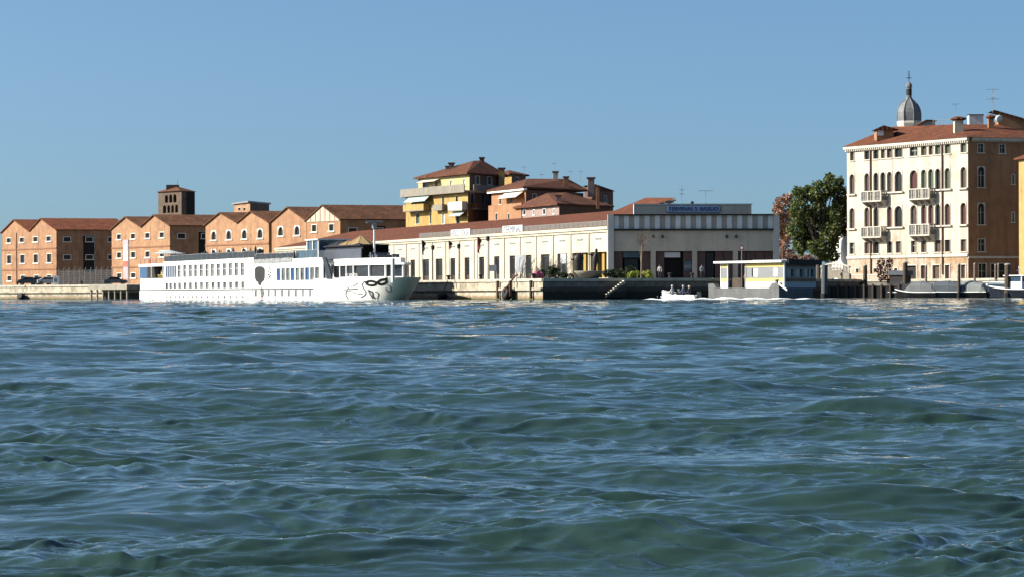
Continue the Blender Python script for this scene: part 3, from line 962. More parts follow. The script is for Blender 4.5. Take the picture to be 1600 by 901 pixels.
for k in range(len(joints) - 1):
    b, a = joints[k], joints[k + 1]
    c = (a + b) / 2
    if k in (0, 1):
        hole = (a + .35, b - .35, .25, FT.z(920, 394.5)); kind = 'big'
    else:
        w = 2.9 if k in (3, 10, 11) else 2.0
        if k == 2: w = 3.2
        hole = (c - w / 2, c + w / 2, 0.1, FT.z(815, 399)); kind = 'door'
    holes.append(hole); doors.append((hole, kind))
obj('wing_wall', wall(0, LW, 0, ze, holes, depth=.4), CREAM, t, FT.M)
DOORB = mat('brown_door', (0.075, 0.055, 0.045), rough=.5, var=.25, scale=2)
YELW = mat('ochre_column', (0.42, 0.27, 0.06), var=.15)
for (h, kind) in doors:
    w = h[1] - h[0]; hh = h[3] - h[2]
    if kind == 'door':
        d = obj('door', MB().box(h[0] + .02, h[1] - .02, .3, .38, h[2], h[3] - .02), DOORB, t, FT.M)
        obj('glass_panel', MB().box(h[0] + .2, (h[0] + h[1]) / 2 - .06, .27, .298, h[2] + .9, h[3] - .3).box((h[0] + h[1]) / 2 + .06, h[1] - .2, .27, .298, h[2] + .9, h[3] - .3), GLASS, d, FT.M)
    else:
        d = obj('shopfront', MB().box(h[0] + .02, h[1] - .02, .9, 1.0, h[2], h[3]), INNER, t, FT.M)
        obj('glass_panel', MB().box(h[0] + .3, h[0] + 2.2, .84, .898, h[2] + .3, h[3] - .3), GLASS_B, d, FT.M)
        for s in (.12, .55):
            obj('column', MB().box(h[0] + w * s, h[0] + w * s + .75, .35, .8, h[2], h[3]), YELW, d, FT.M)
for k, u in enumerate(joints):
    obj('pilaster', shared(('pilaster', 'wing'), lambda: MB().box(-.11, .11, -.12, .02, 0, ze - .1), CREAM), CREAM, t, FT.at(u))
    obj('joint_strip', shared(('joint_strip',), lambda: MB().box(-.2, -.115, -.05, .01, 0, ze - .15), DARKL), DARKL, t, FT.at(u))
    if k < len(joints) - 1:
        obj('vent', shared(('vent',), lambda: MB().box(-.9, .9, -.08, .01, 0, .16), STEEL), STEEL, t, FT.at(u - bay / 2, 0, ze - 1.15))
obj('eaves_cornice', MB().box(0, LW - .02, -.35, .02, ze, ze + .35).box(0, LW - .02, -.18, .02, ze - .3, ze - .002), CREAM, t, FT.M)
# roof of the wing, hipped at the far end
RB = 11.0
zr = FT.z(955, 330, RB)
ze2 = ze + .36
mb = MB()
mb.add([(-.4, -.3, ze2), (LW - .3, -.3, ze2), (LW - 8.5, RB, zr), (9.5, RB, zr), (-.4, 2 * RB, ze2), (LW - .3, 2 * RB, ze2)],
       [(0, 1, 2, 3), (0, 3, 4), (3, 2, 5, 4), (0, 4, 5, 1), (1, 5, 2)])
obj('roof', mb, TILE_T, t, FT.M)
obj('rear_wall', MB().box(0, LW, 2 * RB - .5, 2 * RB - .2, 0, ze2 - .05).box(.0, .3, .3, 2 * RB - .5, 0, ze2 - .05), CREAM, t, FT.M)
# row of grey panels standing on the eaves, with two white signs
ua, ub = FT.u(655, 370), FT.u(949, 350)
zl, zh = ze + .36, FT.z(945, 345)
npan = 46; pw = (ub - ua) / npan
fas = obj('fascia_rail', MB().box(ua, ub, .05, .12, zl - .0, zl + .1).box(ua, ub, .05, .12, zh - .06, zh + .02), STEEL, t, FT.M)
for k in range(npan):
    obj('fascia_panel', shared(('fascia_panel',), lambda: MB().box(.03, pw - .03, -.03, .045, zl + .02, zh - .02), PANEL_G), PANEL_G, fas, FT.at(ua + pw * k))
SIGNW = mat('white_sign_board', (0.72, 0.74, 0.76), var=.05)
SIGNT = mat('grey_sign_lettering', (0.12, 0.14, 0.17), var=.1)
for p0, p1, txt in ((706, 736, 'VOC > IOCA'), (787, 818, 'TERMINAL')):
    a, b = FT.u(p0, 365), FT.u(p1, 360)
    s_ = obj('sign_board', MB().box(a, b, -.16, -.05, zl - .25, zh + .2), SIGNW, t, FT.M)
    me, wd = text_mesh(txt, 1.0, SIGNT)
    sc = (b - a - .8) / wd
    o = obj('lettering', me, SIGNT, s_, FT.at((a + b) / 2, -.175, (zl + zh) / 2) @ Matrix.Diagonal((sc, 1, min(sc, 1.15) * 1.1, 1)))
# shaded front
LF = FF.L
zt = FF.z(1080, 337); zb1 = FF.z(1080, 358); zo = FF.z(1080, 392.5)
op = [(FF.u(a, 410), FF.u(b, 410)) for a, b in ((959, 1017), (1024.5, 1082), (1089.3, 1145.5), (1153, 1208.5))]
holes = [(a, b, 0, zo) for a, b in op]
obj('front_wall', wall(0, LF, 0, zt, holes, depth=.5), GREYR, t, FF.M)
obj('side_wall', wall(0, 20, 0, zt, []), GREYR, t, FF.at(LF) @ Matrix.Rotation(math.radians(100), 4, 'Z'))
obj('front_roof', MB().add([(0.05, .05, zt - .1), (LF - .05, .05, zt - .1), (LF - 3, 16, zt - .1), (6.5, 16, zt - .1)], [(0, 1, 2, 3)]), DARKL, t, FF.M)
obj('corner_return', MB().box(-.0, 6.0, -.02, .0, ze, zt), CREAM, t, FT.at(LW - 6.0)) if False else None
obj('corner_pilaster', MB().box(-.25, .45, -.3, .12, 0, zt + .12), PILL, t, FF.M)
obj('corner_pilaster', MB().box(LF - .5, LF + .2, -.3, .12, 0, zt + .0), PILL, t, FF.M)
obj('parapet_coping', MB().box(.46, LF - .51, -.35, .3, zt, zt + .16), DARKL, t, FF.M)
obj('band_ledge', MB().box(.46, LF - .51, -.28, .0, zb1 - .2, zb1 + .02), DARKL, t, FF.M)
npan = 31; pw = (LF - 1.0) / npan
PL1 = mat('pale_cladding_panel', (0.85, 0.85, 0.84), var=.12, streak=.2); PL2 = mat('taupe_cladding_panel', (0.45, 0.41, 0.36), var=.12, streak=.2)
for k in range(npan):
    m_ = PL1 if k % 2 == 0 else PL2
    obj('cladding_panel', shared(('cladding_panel', k % 2), lambda: MB().box(.01, pw - .01, -.10 if m_ is PL1 else -.05, -.003, zb1 + .02, zt - .01), m_), m_, t, FF.at(.46 + pw * k))
# four wide doorways
DBR = mat('dark_red_brown_door', (0.14, 0.075, 0.06), rough=.5, var=.2)
WALLIN = mat('lobby_wall', (0.2, 0.15, 0.1), var=.3)
for k, (a, b) in enumerate(op):
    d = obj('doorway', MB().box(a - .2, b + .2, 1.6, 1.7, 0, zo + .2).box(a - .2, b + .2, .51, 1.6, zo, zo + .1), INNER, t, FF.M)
    w = b - a
    for j in range(4):
        x0 = a + w * j / 4
        if (k, j) in ((0, 1), (0, 2), (1, 1), (1, 2), (2, 1)):
            continue
        obj('door_leaf', MB().box(x0 + .04, x0 + w / 4 - .04, .42, .49, 0, zo - .05), DBR, d, FF.M)
    if k == 0:
        obj('transom_light', MB().box(a + w * .27, a + w * .7, .6, .65, zo - .75, zo - .1), GLASS_B, d, FF.M)
        obj('glass_leaf', MB().box(a + w * .3, a + w * .66, .6, .64, .1, zo - .9), GLASS, d, FF.M)
    if k == 1:
        obj('transom_light', MB().box(a + w * .25, a + w * .68, .55, .6, zo - .75, zo - .12), PL1, d, FF.M)
        obj('notice_board', MB().box(a + w * .78, a + w * .98, .3, .36, 1.0, 2.2), GLASS_B, d, FF.M)
    if k == 2:
        obj('glass_leaf', MB().box(a + w * .27, a + w * .48, .6, .64, .1, zo - .2), GLASS, d, FF.M)
for px in (1020.5, 1035, 1135.5, 1150):
    u, z = FF.uz(px, 369.5)
    l_ = obj('wall_lamp', MB().box(u - .12, u + .12, -.3, -.005, z - .2, z + .12), DARKL, t, FF.M)
    obj('lamp_arm', MB().tube((u, -.3, z), (u, -.5, z - .1), .05, n=6), DARKL, l_, FF.M)
# name board on the roof
FN2 = Fr(XY(992, 303.5), XY(1174.5, 304.2), GZ)
za, zb = FN2.z(1080, 335) - .4, FN2.z(1080, 320.5)
obj('name_parapet', MB().box(0, FN2.L, 0, .4, za, zb), GREYR, t, FN2.M)
obj('name_parapet_coping', MB().box(-.1, FN2.L + .1, -.08, .5, zb, zb + .14), PILL, t, FN2.M)
obj('name_parapet_edge', MB().box(-.12, .0 - .01, -.03, .42, za, zb - .01), WHITE, t, FN2.M)
a, za_ = FN2.uz(1041, 333); b, zb_ = FN2.uz(1125.5, 321)
SB = mat('blue_sign_board', (0.4, 0.5, 0.7), var=.08); ST = mat('navy_lettering', (0.008, 0.02, 0.07), var=.05); SR_ = mat('pale_blue_sign_rim', (0.7, 0.8, 0.95), var=.05)
r_ = .35
def rrect(x0, x1, z0, z1, r):
    pts = []
    for cx, cz, t0 in ((x1 - r, z0 + r, -90), (x1 - r, z1 - r, 0), (x0 + r, z1 - r, 90), (x0 + r, z0 + r, 180)):
        for q in range(5):
            an = math.radians(t0 + 22.5 * q)
            pts.append((cx + r * math.cos(an), cz + r * math.sin(an)))
    return pts
sb = obj('name_board', MB().prism(rrect(a, b, za_, zb_, .3), -.1, -.004), ST, t, FN2.M)
s1 = obj('board_rim', MB().prism(rrect(a + .06, b - .06, za_ + .06, zb_ - .06, .26), -.12, -.101), SR_, sb, FN2.M)
obj('board_face', MB().prism(rrect(a + .13, b - .13, za_ + .13, zb_ - .13, .22), -.14, -.121), SB, sb, FN2.M)
me, wd = text_mesh('TERMINAL S. BASILIO', .62, ST)
sc = (b - a - .55) / wd
obj('lettering', me, ST, sb, FN2.at((a + b) / 2, -.155, (za_ + zb_) / 2) @ Matrix.Diagonal((sc, 1, 1.15, 1)))
# aerials on the roof
def aerial(px, py0, py1, Y, arms, label, r=.035):
    a, b = P(px, py1, Y), P(px, py0, Y)
    t = thing('aerial', a, label, 'aerial', 'thin aerials on the roofs')
    obj('mast', MB().tube(a, b, r, n=5), STEEL, t)
    L = b.z - a.z
    for fz, w in arms:
        z = a.z + L * fz
        mb = MB().tube((a.x - w, a.y, z), (a.x + w, a.y, z), r * .8, n=5)
        for j in range(-3, 4):
            mb.tube((a.x + w * j / 3.2, a.y - .25, z + .02), (a.x + w * j / 3.2, a.y + .25, z + .02), r * .6, n=4)
        obj('crossarm', mb, STEEL, t)
aerial(1065, 289, 321, 306, ((.75, .3), (.55, .25)), 'thin aerial above the left end of the terminal name board')
aerial(1102.5, 298, 321, 306, ((.98, .9),), 'aerial with a long crossarm above the terminal name board')
p = P(1081.5, 321.2, 304); q = P(1081.5, 314.5, 304)
tt = thing('roof_lamp', (p.x, p.y, p.z), 'small round black lamp on top of the name parapet', 'lamp')
obj('globe', MB().lathe([(.02, 0), (.16, .06), (.22, .2), (.16, .36), (.02, .42)], (p.x, p.y), 10, z0=p.z + .1), DARKL, tt, ID, True)
obj('stem', MB().tube(p, (p.x, p.y, p.z + .12), .05, n=6), DARKL, tt)
# ------------------------------------------------------------------ the palazzo on the right
PAL = mat('palazzo_cream_render', (0.69, 0.6, 0.48), var=0.12, scale=.7, c2=(0.52, 0.4, 0.29), mixscale=.45, mixpos=.6, mixw=.1, streak=.4)
PALG = mat('palazzo_peeling_base', (0.55, 0.46, 0.36), var=0.25, scale=1.2, c2=(0.42, 0.27, 0.15), mixscale=.45, mixpos=.52, mixw=.06, streak=.3)
PALO = mat('palazzo_orange_render', (0.43, 0.22, 0.11), var=0.15, scale=.8, c2=(0.33, 0.16, 0.08), mixscale=.3, streak=.3)
PST = mat('palazzo_white_stone', (0.7, 0.64, 0.54), var=.12, scale=2, streak=.2)
TILE_P = tile_mat('palazzo_roof_tiles', (0.21, 0.075, 0.04), (0.13, 0.056, 0.036), (0.52, -0.85, 0))
PIPE = mat('brown_downpipe', (0.16, 0.07, 0.04), var=.2)
SHU_P = mat('grey_brown_shutter', (0.085, 0.06, 0.05), var=.3, scale=3)
SHU_M = mat('maroon_shutter', (0.09, 0.028, 0.03), var=.25, scale=3)
FP = Fr(XY(1324, 346), XY(1513, 325), GZ - .3)
_d = FP.d
CP = FP.w(FP.L)
FO = Fr((CP.x, CP.y), (CP.x + 12.6 * 0.90, CP.y + 12.6 * 0.30), GZ - .3)
t = thing('palazzo', CP, 'four-storey cream palazzo with arched windows, stone balconies and orange side wall', 'palazzo')
pal = t
zt = FP.z(1510, 219)
def zrow(px, y0, y1): return FP.z(px, y1), FP.z(px, y0)
cols = [1331.5, 1354.7, 1368.8, 1379.7, 1390.0, 1404.0, 1427.8, 1443.5, 1454.6, 1465.5, 1480.6, 1505.5]
W = [1.2, 1.15, 1.12, 1.12, 1.12, 1.4, 1.4, 1.12, 1.12, 1.12, 1.2, 1.2]
holes, wins = [], []
za, zb = zrow(1505.5, 223.5, 238.5)
for i, px in enumerate(cols):
    w = 1.7 if i in (5, 6) else (.95 if i in (0, 3, 8) else 1.2)
    u = FP.u(px, 235); wins.append((u, za, w, zb - za, 'rect', (SHU_P, GLASS, GLASS, SHU_P, SHU_P, GLASS, GLASS, SHU_P, SHU_P, SHUT_GR, SHUT_GR, SHUT_GR)[i], i))
za, zb = zrow(1505.5, 260.5, 294)
for i, px in enumerate(cols):
    u = FP.u(px, 280); wins.append((u, za, W[i] + (.25 if i in (5, 6) else 0), zb - za, 'arch', (SHU_P, SHU_P, GLASS, GLASS, SHU_P, GLASS, SHU_M, SHUT_GR, SHUT_GR, GLASS, SHUT_GR, SHU_P)[i], i))
za, zb = zrow(1505.5, 316.5, 351)
for i, px in enumerate(cols):
    if i == 3: continue
    u = FP.u(px, 335); wins.append((u, za, W[i] + (.3 if i == 5 else 0), zb - za, 'arch', (SHU_P, SHU_P, GLASS, None, SHU_M, GLASS, SHU_P, SHU_M, SHU_M, GLASS, SHU_M, SHU_M)[i], i))
za, zb = zrow(1505.5, 373.5, 393)
for i, px in enumerate(cols):
    if i in (3, 8): continue
    u = FP.u(px, 385); wins.append((u, za, 1.15 if i not in (2, 9) else 1.4, zb - za, 'rect', SHU_P if i % 2 else GLASS, i))
for (u, z, w, h, st, m_, i) in wins:
    holes.append((u - round(w, 2) / 2, u + round(w, 2) / 2, z, z + round(h, 2)))
zg = FP.z(1505, 412)
gdoors = [(1505.3, 1.15), (1480.3, 1.15), (1463, 1.7), (1443, 1.3), (1423, 2.6), (1400, .9), (1368, 1.0), (1340, .9)]
for px, w in gdoors:
    u = FP.u(px, 430); holes.append((u - w / 2, u + w / 2, .15 if w > 1 else 1.4, zg if w > 1 else zg - .3))
zbase = FP.z(1505, 398)
obj('front_wall', wall(0, FP.L, zbase, zt, [h for h in holes if h[2] > zbase - .01], depth=.3), PAL, t, FP.M)
obj('ground_floor_wall', wall(0, FP.L, 0, zbase - .003, [h for h in holes if h[2] <= zbase - .01], depth=.3), PALG, t, FP.M)
obj('base_band', MB().box(0, FP.L - .01, -.16, -.005, zbase - .25, zbase + .1), PST, t, FP.M)
for (u, z, w, h, st, m_, i) in wins:
    sill = (.28, .2, .3) if st == 'arch' else (.14, .14, .12)
    window(FP, t, u, z, w, h, PST, m_, st, t=.06, proud=.06, depth=.28, sill=sill, muntin=(m_ is GLASS and st == 'rect' and i % 3 == 0))
for k, (px, w) in enumerate(gdoors):
    u = FP.u(px, 430); z0, z1 = (.15, zg) if w > 1 else (1.4, zg - .3)
    o = window(FP, t, u, z0, w, z1 - z0, PST, SHU_M if k in (1, 3) else (SHUT_BR if k in (0, 2) else INNER), 'rect', t=.14, proud=.07, depth=.28, muntin=False, name='door' if w > 1 else 'window')
# cornice, dentils, downpipes
obj('cornice', MB().box(-.3, FP.L + .3, -.45, .02, zt - .05, zt + .32).box(-.2, FP.L + .2, -.22, .02, zt - .35, zt - .052), PST, t, FP.M)
for k in range(60):
    obj('dentil', shared(('dentil',), lambda: MB().box(-.09, .09, -.4, -.225, -.25, -.06), PST), PST, t, FP.at(FP.L * (k + .5) / 60, 0, zt))
for px in (1361.2, 1473.3):
    u = FP.u(px, 300)
    obj('downpipe', MB().tube((u, -.14, 1.0), (u, -.14, zt - .3), .1, n=8), PIPE, t, FP.M)
# balconies
BALU = mat('grey_carved_stone', (0.36, 0.34, 0.3), var=.3, scale=3, streak=.2)
def balcony(pa, pb, py_top, py_bot, ref):
    ua, ub = FP.u(pa, py_top), FP.u(pb, py_top)
    za, zb = FP.z(ref, py_bot), FP.z(ref, py_top)
    b = obj('balcony', MB().box(ua - .1, ub + .1, -1.25, -.005, za - .18, za), PST, t, FP.M)
    obj('balcony_rail', MB().box(ua - .06, ub + .06, -1.2, -1.0, zb - .12, zb).box(ua - .06, ua + .12, -.999, -.01, zb - .12, zb).box(ub - .12, ub + .06, -.999, -.01, zb - .12, zb), PST, b, FP.M)
    n = 3
    for k in range(n + 1):
        u = ua + (ub - ua) * k / n
        obj('balcony_post', MB().box(u - .09, u + .09, -1.19, -1.01, za, zb - .12), PST, b, FP.M)
    for k in range(n):
        u0 = ua + (ub - ua) * k / n + .1; u1 = ua + (ub - ua) * (k + 1) / n - .1
        mb = MB()
        for j in range(3):
            uu = u0 + (u1 - u0) * (j + .5) / 3
            mb.lathe([(.05, 0), (.1, .12), (.06, .3), (.1, .5), (.06, zb - za - .13)], (uu, -1.1), 6, z0=za)
        mb.box(u0, u1, -1.06, -1.05, za + .02, zb - .14)
        obj('balustrade', mb, BALU, b, FP.M)
    for uu in (ua - .02, ub + .02):
        mb = MB()
        for j in range(3):
            mb.lathe([(.05, 0), (.1, .12), (.06, .3), (.1, .5), (.06, zb - za - .13)], (uu, -.25 - .27 * j), 6, z0=za)
        obj('balustrade', mb, BALU, b, FP.M)
    for k in range(4):
        u = ua + (ub - ua) * (k + .08) / 3.16
        obj('bracket', MB().add([(u - .12, -.01, za - .18), (u + .12, -.01, za - .18), (u - .12, -1.1, za - .18), (u + .12, -1.1, za - .18), (u - .12, -.01, za - .85), (u + .12, -.01, za - .85), (u - .12, -.6, za - .5), (u + .12, -.6, za - .5)],
            [(0, 1, 3, 2), (2, 3, 7, 6), (6, 7, 5, 4), (0, 2, 6, 4), (1, 5, 7, 3)]), PST, b, FP.M)
balcony(1355.5, 1386.5, 299, 314, 1371)
balcony(1430.0, 1462, 295, 310.5, 1446)
balcony(1355.5, 1386, 354.5, 370, 1371)
balcony(1430.5, 1462, 350.5, 367, 1446)
# orange side wall
holes, wins = [], []
for px, y0, y1, w, st in ((1532.5, 224, 238.5, 1.0, 'rect'), (1566, 225, 239.5, 1.0, 'rect'), (1533.3, 260, 293, 1.15, 'arch'), (1533.3, 317, 351, 1.15, 'arch'), (1533.5, 373, 393, 1.15, 'rect'),
                          (1583, 272, 288, .55, 'arch'), (1583, 331, 347, .55, 'arch'), (1535, 411, 440, 1.3, 'rect'), (1561, 411, 440, 2.6, 'rect')):
    u = FO.u(px, y1); z = FO.z(px, y1); h = FO.z(px, y0) - z
    wins.append((u, z, w, h, st)); holes.append((u - round(w, 2) / 2, u + round(w, 2) / 2, z, z + round(h, 2)))
obj('side_wall', wall(0, FO.L, 0, zt, holes, depth=.3), PALO, t, FO.M)
for (u, z, w, h, st) in wins:
    window(FO, t, u, z, w, h, PST, GLASS, st, t=.1, proud=.05, sill=(.12, .14, .12), muntin=h < 2.9)
zz = FO.z(1540, 402)
obj('side_band', MB().box(.0, FO.L, -.14, -.005, zz - .14, zz + .14), PST, t, FO.M)
obj('side_cornice', MB().box(.46, FO.L, -.45, .02, zt - .05, zt + .32), PST, t, FO.M)
for k in range(30):
    obj('dentil', shared(('dentil',), None, PST), PST, t, FO.at(.6 + (FO.L - .6) * k / 30, 0, zt))
obj('downpipe', MB().tube((FO.L - .5, -.14, .2), (FO.L - .5, -.14, zt - .3), .1, n=8), PIPE, t, FO.M)
# far walls so that the block is closed
lf = FP.w(0); rb = FO.w(FO.L)
bk = Vector((lf.x + (rb.x - CP.x), lf.y + (rb.y - CP.y), 0))
Fb = Fr((bk.x, bk.y), (lf.x, lf.y), GZ - .3)
obj('rear_wall', wall(0, Fb.L, 0, zt, []), PALO, t, Fb.M)
# hipped roof with a low ridge
z_e = zt + .33 + GZ - .3
c = [FP.w(-.45, -.5), FP.w(FP.L + .5, -.55), FO.w(FO.L + .2, -.5), Vector((bk.x, bk.y + .5, 0))]
for v in c: v.z = z_e
r0 = P(1394, 198.5, 349); r1 = P(1500, 194.5, 338); r2 = P(1560, 195, 336)
mb = MB().add([c[0], c[1], c[2], c[3], r0, r1, r2], [(0, 1, 5, 4), (1, 2, 6, 5), (2, 3, 4, 6), (3, 0, 4), (4, 5, 6), (3, 2, 1, 0)])
roof = obj('roof', mb, TILE_P, t)
# chimneys and roof furniture, built where they stand on the roof
def chimney(px, y0, y1, Y, w, label_m, cap='tile', name='chimney'):
    a, b = P(px, y1, Y), P(px, y0, Y)
    ch = obj(name, MB().box(a.x - w / 2, a.x + w / 2, a.y - w / 2, a.y + w / 2, a.z - .6, b.z - .5), label_m, roof)
    if cap == 'tile':
        return [ch, a, b]
    return [ch, a, b]
def chimney_cap(a, b, w, m_):
    return MB().lathe([(w * .62, -.5), (w * .95, -.35), (w * .9, -.15), (w * .25, .05)], (a.x, a.y), 8, z0=b.z, phase=math.radians(22.5))
for px, y0, y1, Y, w, m_ in ((1497.5, 183, 214, 331, 1.15, PAL), (1548, 180, 213, 333, .7, PALO)):
    a, b = P(px, y1, Y), P(px, y0, Y)
    obj('chimney', MB().box(a.x - w / 2, a.x + w / 2, a.y - w / 2, a.y + w / 2, a.z - .6, b.z - .45), m_, t)
    obj('chimney_cap', chimney_cap(a, b, w, m_), TILE_P, t)
a, b = P(1524, 195, 341), P(1524, 179.5, 341)
obj('water_tank', MB().box(a.x - .98, a.x + .98, a.y - .7, a.y + .7, a.z - .5, b.z - .1), PL1, t); obj('tank_lid', MB().box(a.x - 1.05, a.x + 1.05, a.y - .8, a.y + .8, b.z - .099, b.z), DARKL, t)
# dormer, altana gable, attic
a, b = P(1377, 213, 343), P(1377, 203, 343)
d = obj('dormer', MB().box(a.x - .7, a.x + 1.6, a.y - .6, a.y + 2.0, a.z - .6, b.z), PALO, t)
obj('dormer_roof', MB().prism([(a.x - 1.1, b.z - .05), (a.x + 2.4, b.z - .05), (a.x + .2, b.z + .55)], a.y - .9, a.y + 2.2), TILE_P, d)
obj('dormer_window', MB().box(a.x - .55, a.x + .25, a.y - .64, a.y - .601, a.z + .05, b.z - .1), PL1, d)
a, b = P(1437, 203, 350), P(1448, 187.5, 350)
d = obj('roof_gable', MB().add([(a.x - 1.6, a.y, a.z - .3), (a.x + 2.2, a.y, a.z - .3), (a.x + 2.2, a.y, b.z - .2), (a.x + .9, a.y, b.z - .1), (a.x - 1.6, a.y + 3, a.z - .3), (a.x + 2.2, a.y + 3, a.z - .3), (a.x + 2.2, a.y + 3, b.z - .2), (a.x + .9, a.y + 3, b.z - .1)],
        [(0, 1, 2, 3), (7, 6, 5, 4), (0, 3, 7, 4), (1, 5, 6, 2)]), PAL, t)
obj('roof_gable_tiles', MB().add([(a.x - 1.9, a.y - .3, a.z - .2), (a.x + .9, a.y - .3, b.z), (a.x + 2.4, a.y - .3, b.z - .05), (a.x - 1.9, a.y + 3.2, a.z - .2), (a.x + .9, a.y + 3.2, b.z), (a.x + 2.4, a.y + 3.2, b.z - .05),
        (a.x - 1.9, a.y - .3, a.z - .35), (a.x + .9, a.y - .3, b.z - .15), (a.x + 2.4, a.y - .3, b.z - .2)], [(0, 1, 4, 3), (1, 2, 5, 4), (0, 6, 7, 1), (1, 7, 8, 2)]), TILE_P, d)
mb = MB(); a, b = P(1458, 199, 348), P(1488, 197, 346); zt_ = P(1470, 187.5, 347).z
for k in range(7):
    v = a.lerp(b, k / 6); mb.tube((v.x, v.y, v.z - .4), (v.x, v.y, zt_), .03, n=5)
mb.tube((a.x, a.y, zt_), (b.x, b.y, zt_), .03, n=5).tube((a.x, a.y, zt_ - .4), (b.x, b.y, zt_ - .4), .025, n=5)
obj('terrace_railing', mb, STEEL, t)
a = P(1575, 206, 338); zg_ = P(1556, 172.5, 338).z; zlow = P(1600, 186, 338).z
xL, xR = P(1553, 190, 338).x, P(1625, 190, 338).x
d = obj('attic', MB().box(xL + .6, xR, a.y, a.y + 4, a.z - .8, zlow - .25), PALO, t)
obj('attic_roof', MB().add([(xL, a.y - .5, zg_), (xR + 1, a.y - .5, zlow - .9), (xR + 1, a.y + 4.5, zlow - .9), (xL, a.y + 4.5, zg_), (xL, a.y - .5, zg_ - .22), (xR + 1, a.y - .5, zlow - 1.12)],
        [(0, 1, 2, 3), (0, 4, 5, 1)]), TILE_P, d)
obj('attic_front', MB().poly([(xL + .6, a.y - .01, zlow - .3), (xR, a.y - .01, zlow - .95), (xR, a.y - .01, zlow - 1.3), (xL + .6, a.y - .01, zlow - 1.3)]).poly([(xL + .6, a.y - .01, zlow - .3), (xL + .6, a.y - .01, zg_ - .25), (xR, a.y - .01, zlow - .95)]), PALO, d)
o = a
md = MB()
sd = P(1560, 186, 337)
md.lathe([(.04, -.02), (.45, .0), (.5, .08), (.3, .12), (.05, .14)], n=14)
obj('satellite_dish', md, PL1, d, Matrix.Translation((sd.x, sd.y - .35, sd.z)) @ Matrix.Rotation(math.radians(100), 4, 'X'), True)
aerial(1551, 138, 176, 337.5, ((.95, .9), (.55, .95), (.6, .3)), 'tall aerial with crossarms above the palazzo attic')
aerial(1493, 163, 186, 340, ((1.0, .5),), 'short aerial on the palazzo terrace left of the tank')

# neighbour glimpsed at the right edge
Fy = Fr(XY(1592.5, 317), XY(1640, 309), GZ - .3)
OCH = mat('ochre_render', (0.5, 0.34, 0.12), var=.15, scale=.8, streak=.2)
t2 = thing('ochre_house', Fy.w(0), 'ochre yellow house cut off by the right edge beside the palazzo', 'house')
zt2 = Fy.z(1597, 247)
hs = [(3.2, 4.2, 4, 6), (3.2, 4.2, 8, 10)]
obj('front_wall', wall(0, Fy.L, 0, zt2, hs), OCH, t2, Fy.M)
for a_, b_, c_, d_ in hs: window(Fy, t2, 3.7, c_, 1.0, 2.0, PST, GLASS)
obj('side_wall', MB().box(0.01, .2, .01, 9, 0, zt2), OCH, t2, Fy.M)
obj('roof', MB().add([(-.4, -.5, zt2), (Fy.L, -.5, zt2), (Fy.L, 5, zt2 + 1.8), (-.4, 5, zt2 + 1.8), (-.4, -.5, zt2 - .2), (Fy.L, -.5, zt2 - .2)], [(0, 1, 2, 3), (4, 5, 1, 0)]), TILE_P, t2, Fy.M)

# ------------------------------------------------------------------ church cupola behind
Yd = 430
LEAD = mat('lead_sheet', (0.19, 0.195, 0.2), rough=.6, var=.3, scale=1.2, streak=.35)
b0 = P(1420.5, 204, Yd); px = Yd / F
zs = lambda y: P(1420.5, y, Yd).z
t = thing('church_cupola', (b0.x, b0.y, GZ), 'grey lead onion cupola with lantern and cross behind the palazzo roof', 'cupola')
rw = 19.6 * px
obj('drum', MB().lathe([(rw * .98, 0), (rw * .98, zs(191) - GZ - .6)], (b0.x, b0.y), 8, z0=GZ, phase=math.radians(12)), PAL, t)
obj('drum_cornice', MB().lathe([(rw * 1.0, zs(191.5) - .6), (rw * 1.05, zs(191) - .25), (rw * 1.02, zs(190))], (b0.x, b0.y), 8, phase=math.radians(12)), PST, t)
prof = [(1.0, 190), (1.01, 182), (.99, 176), (.93, 171), (.82, 166.5), (.66, 162), (.47, 158.5), (.3, 156.5), (.26, 154)]
dm = obj('dome', MB().lathe([(rw * f, zs(y)) for f, y in prof], (b0.x, b0.y), 8, phase=math.radians(12)), LEAD, t)
for i in range(8):
    an = math.radians(12) + i * math.pi / 4
    pts = [(b0.x + rw * f * 1.01 * math.cos(an), b0.y + rw * f * 1.01 * math.sin(an), zs(y)) for f, y in prof]
    obj('rib', MB().path(pts, .07, 5), LEAD, dm)
rl = 4.2 * px
ln = obj('lantern', MB().lathe([(rl * 1.15, zs(155)), (rl * 1.15, zs(153)), (rl, zs(152.6)), (rl, zs(137)), (rl * 1.25, zs(136.6)), (rl * 1.2, zs(135))], (b0.x, b0.y), 8), LEAD, t)
for i in range(8):
    an = (i + .5) * math.pi / 4
    c_ = (b0.x + rl * .93 * math.cos(an), b0.y + rl * .93 * math.sin(an))
    obj('lantern_opening', MB().box(-.14, .14, -.03, .03, 0, zs(139.5) - zs(149)), INNER, ln, Matrix.Translation((c_[0], c_[1], zs(149))) @ Matrix.Rotation(an + math.pi / 2, 4, 'Z'))
obj('lantern_cap', MB().lathe([(rl * 1.2, zs(135)), (rl * 1.1, zs(132.5)), (rl * .7, zs(130)), (rl * .2, zs(128)), (.05, zs(126.5))], (b0.x, b0.y), 8), LEAD, t)
mb = MB().tube((b0.x, b0.y, zs(127)), (b0.x, b0.y, zs(112.5)), .06, n=6).tube((b0.x - .42, b0.y, zs(122)), (b0.x + .42, b0.y, zs(122)), .07, n=6)
mb.lathe([(.02, -.15), (.17, 0), (.02, .15)], (b0.x, b0.y), 8, z0=zs(117.5)).lathe([(.02, -.13), (.14, 0), (.02, .13)], (b0.x, b0.y), 8, z0=zs(112.5))
obj('cross', mb, DARKL, t)
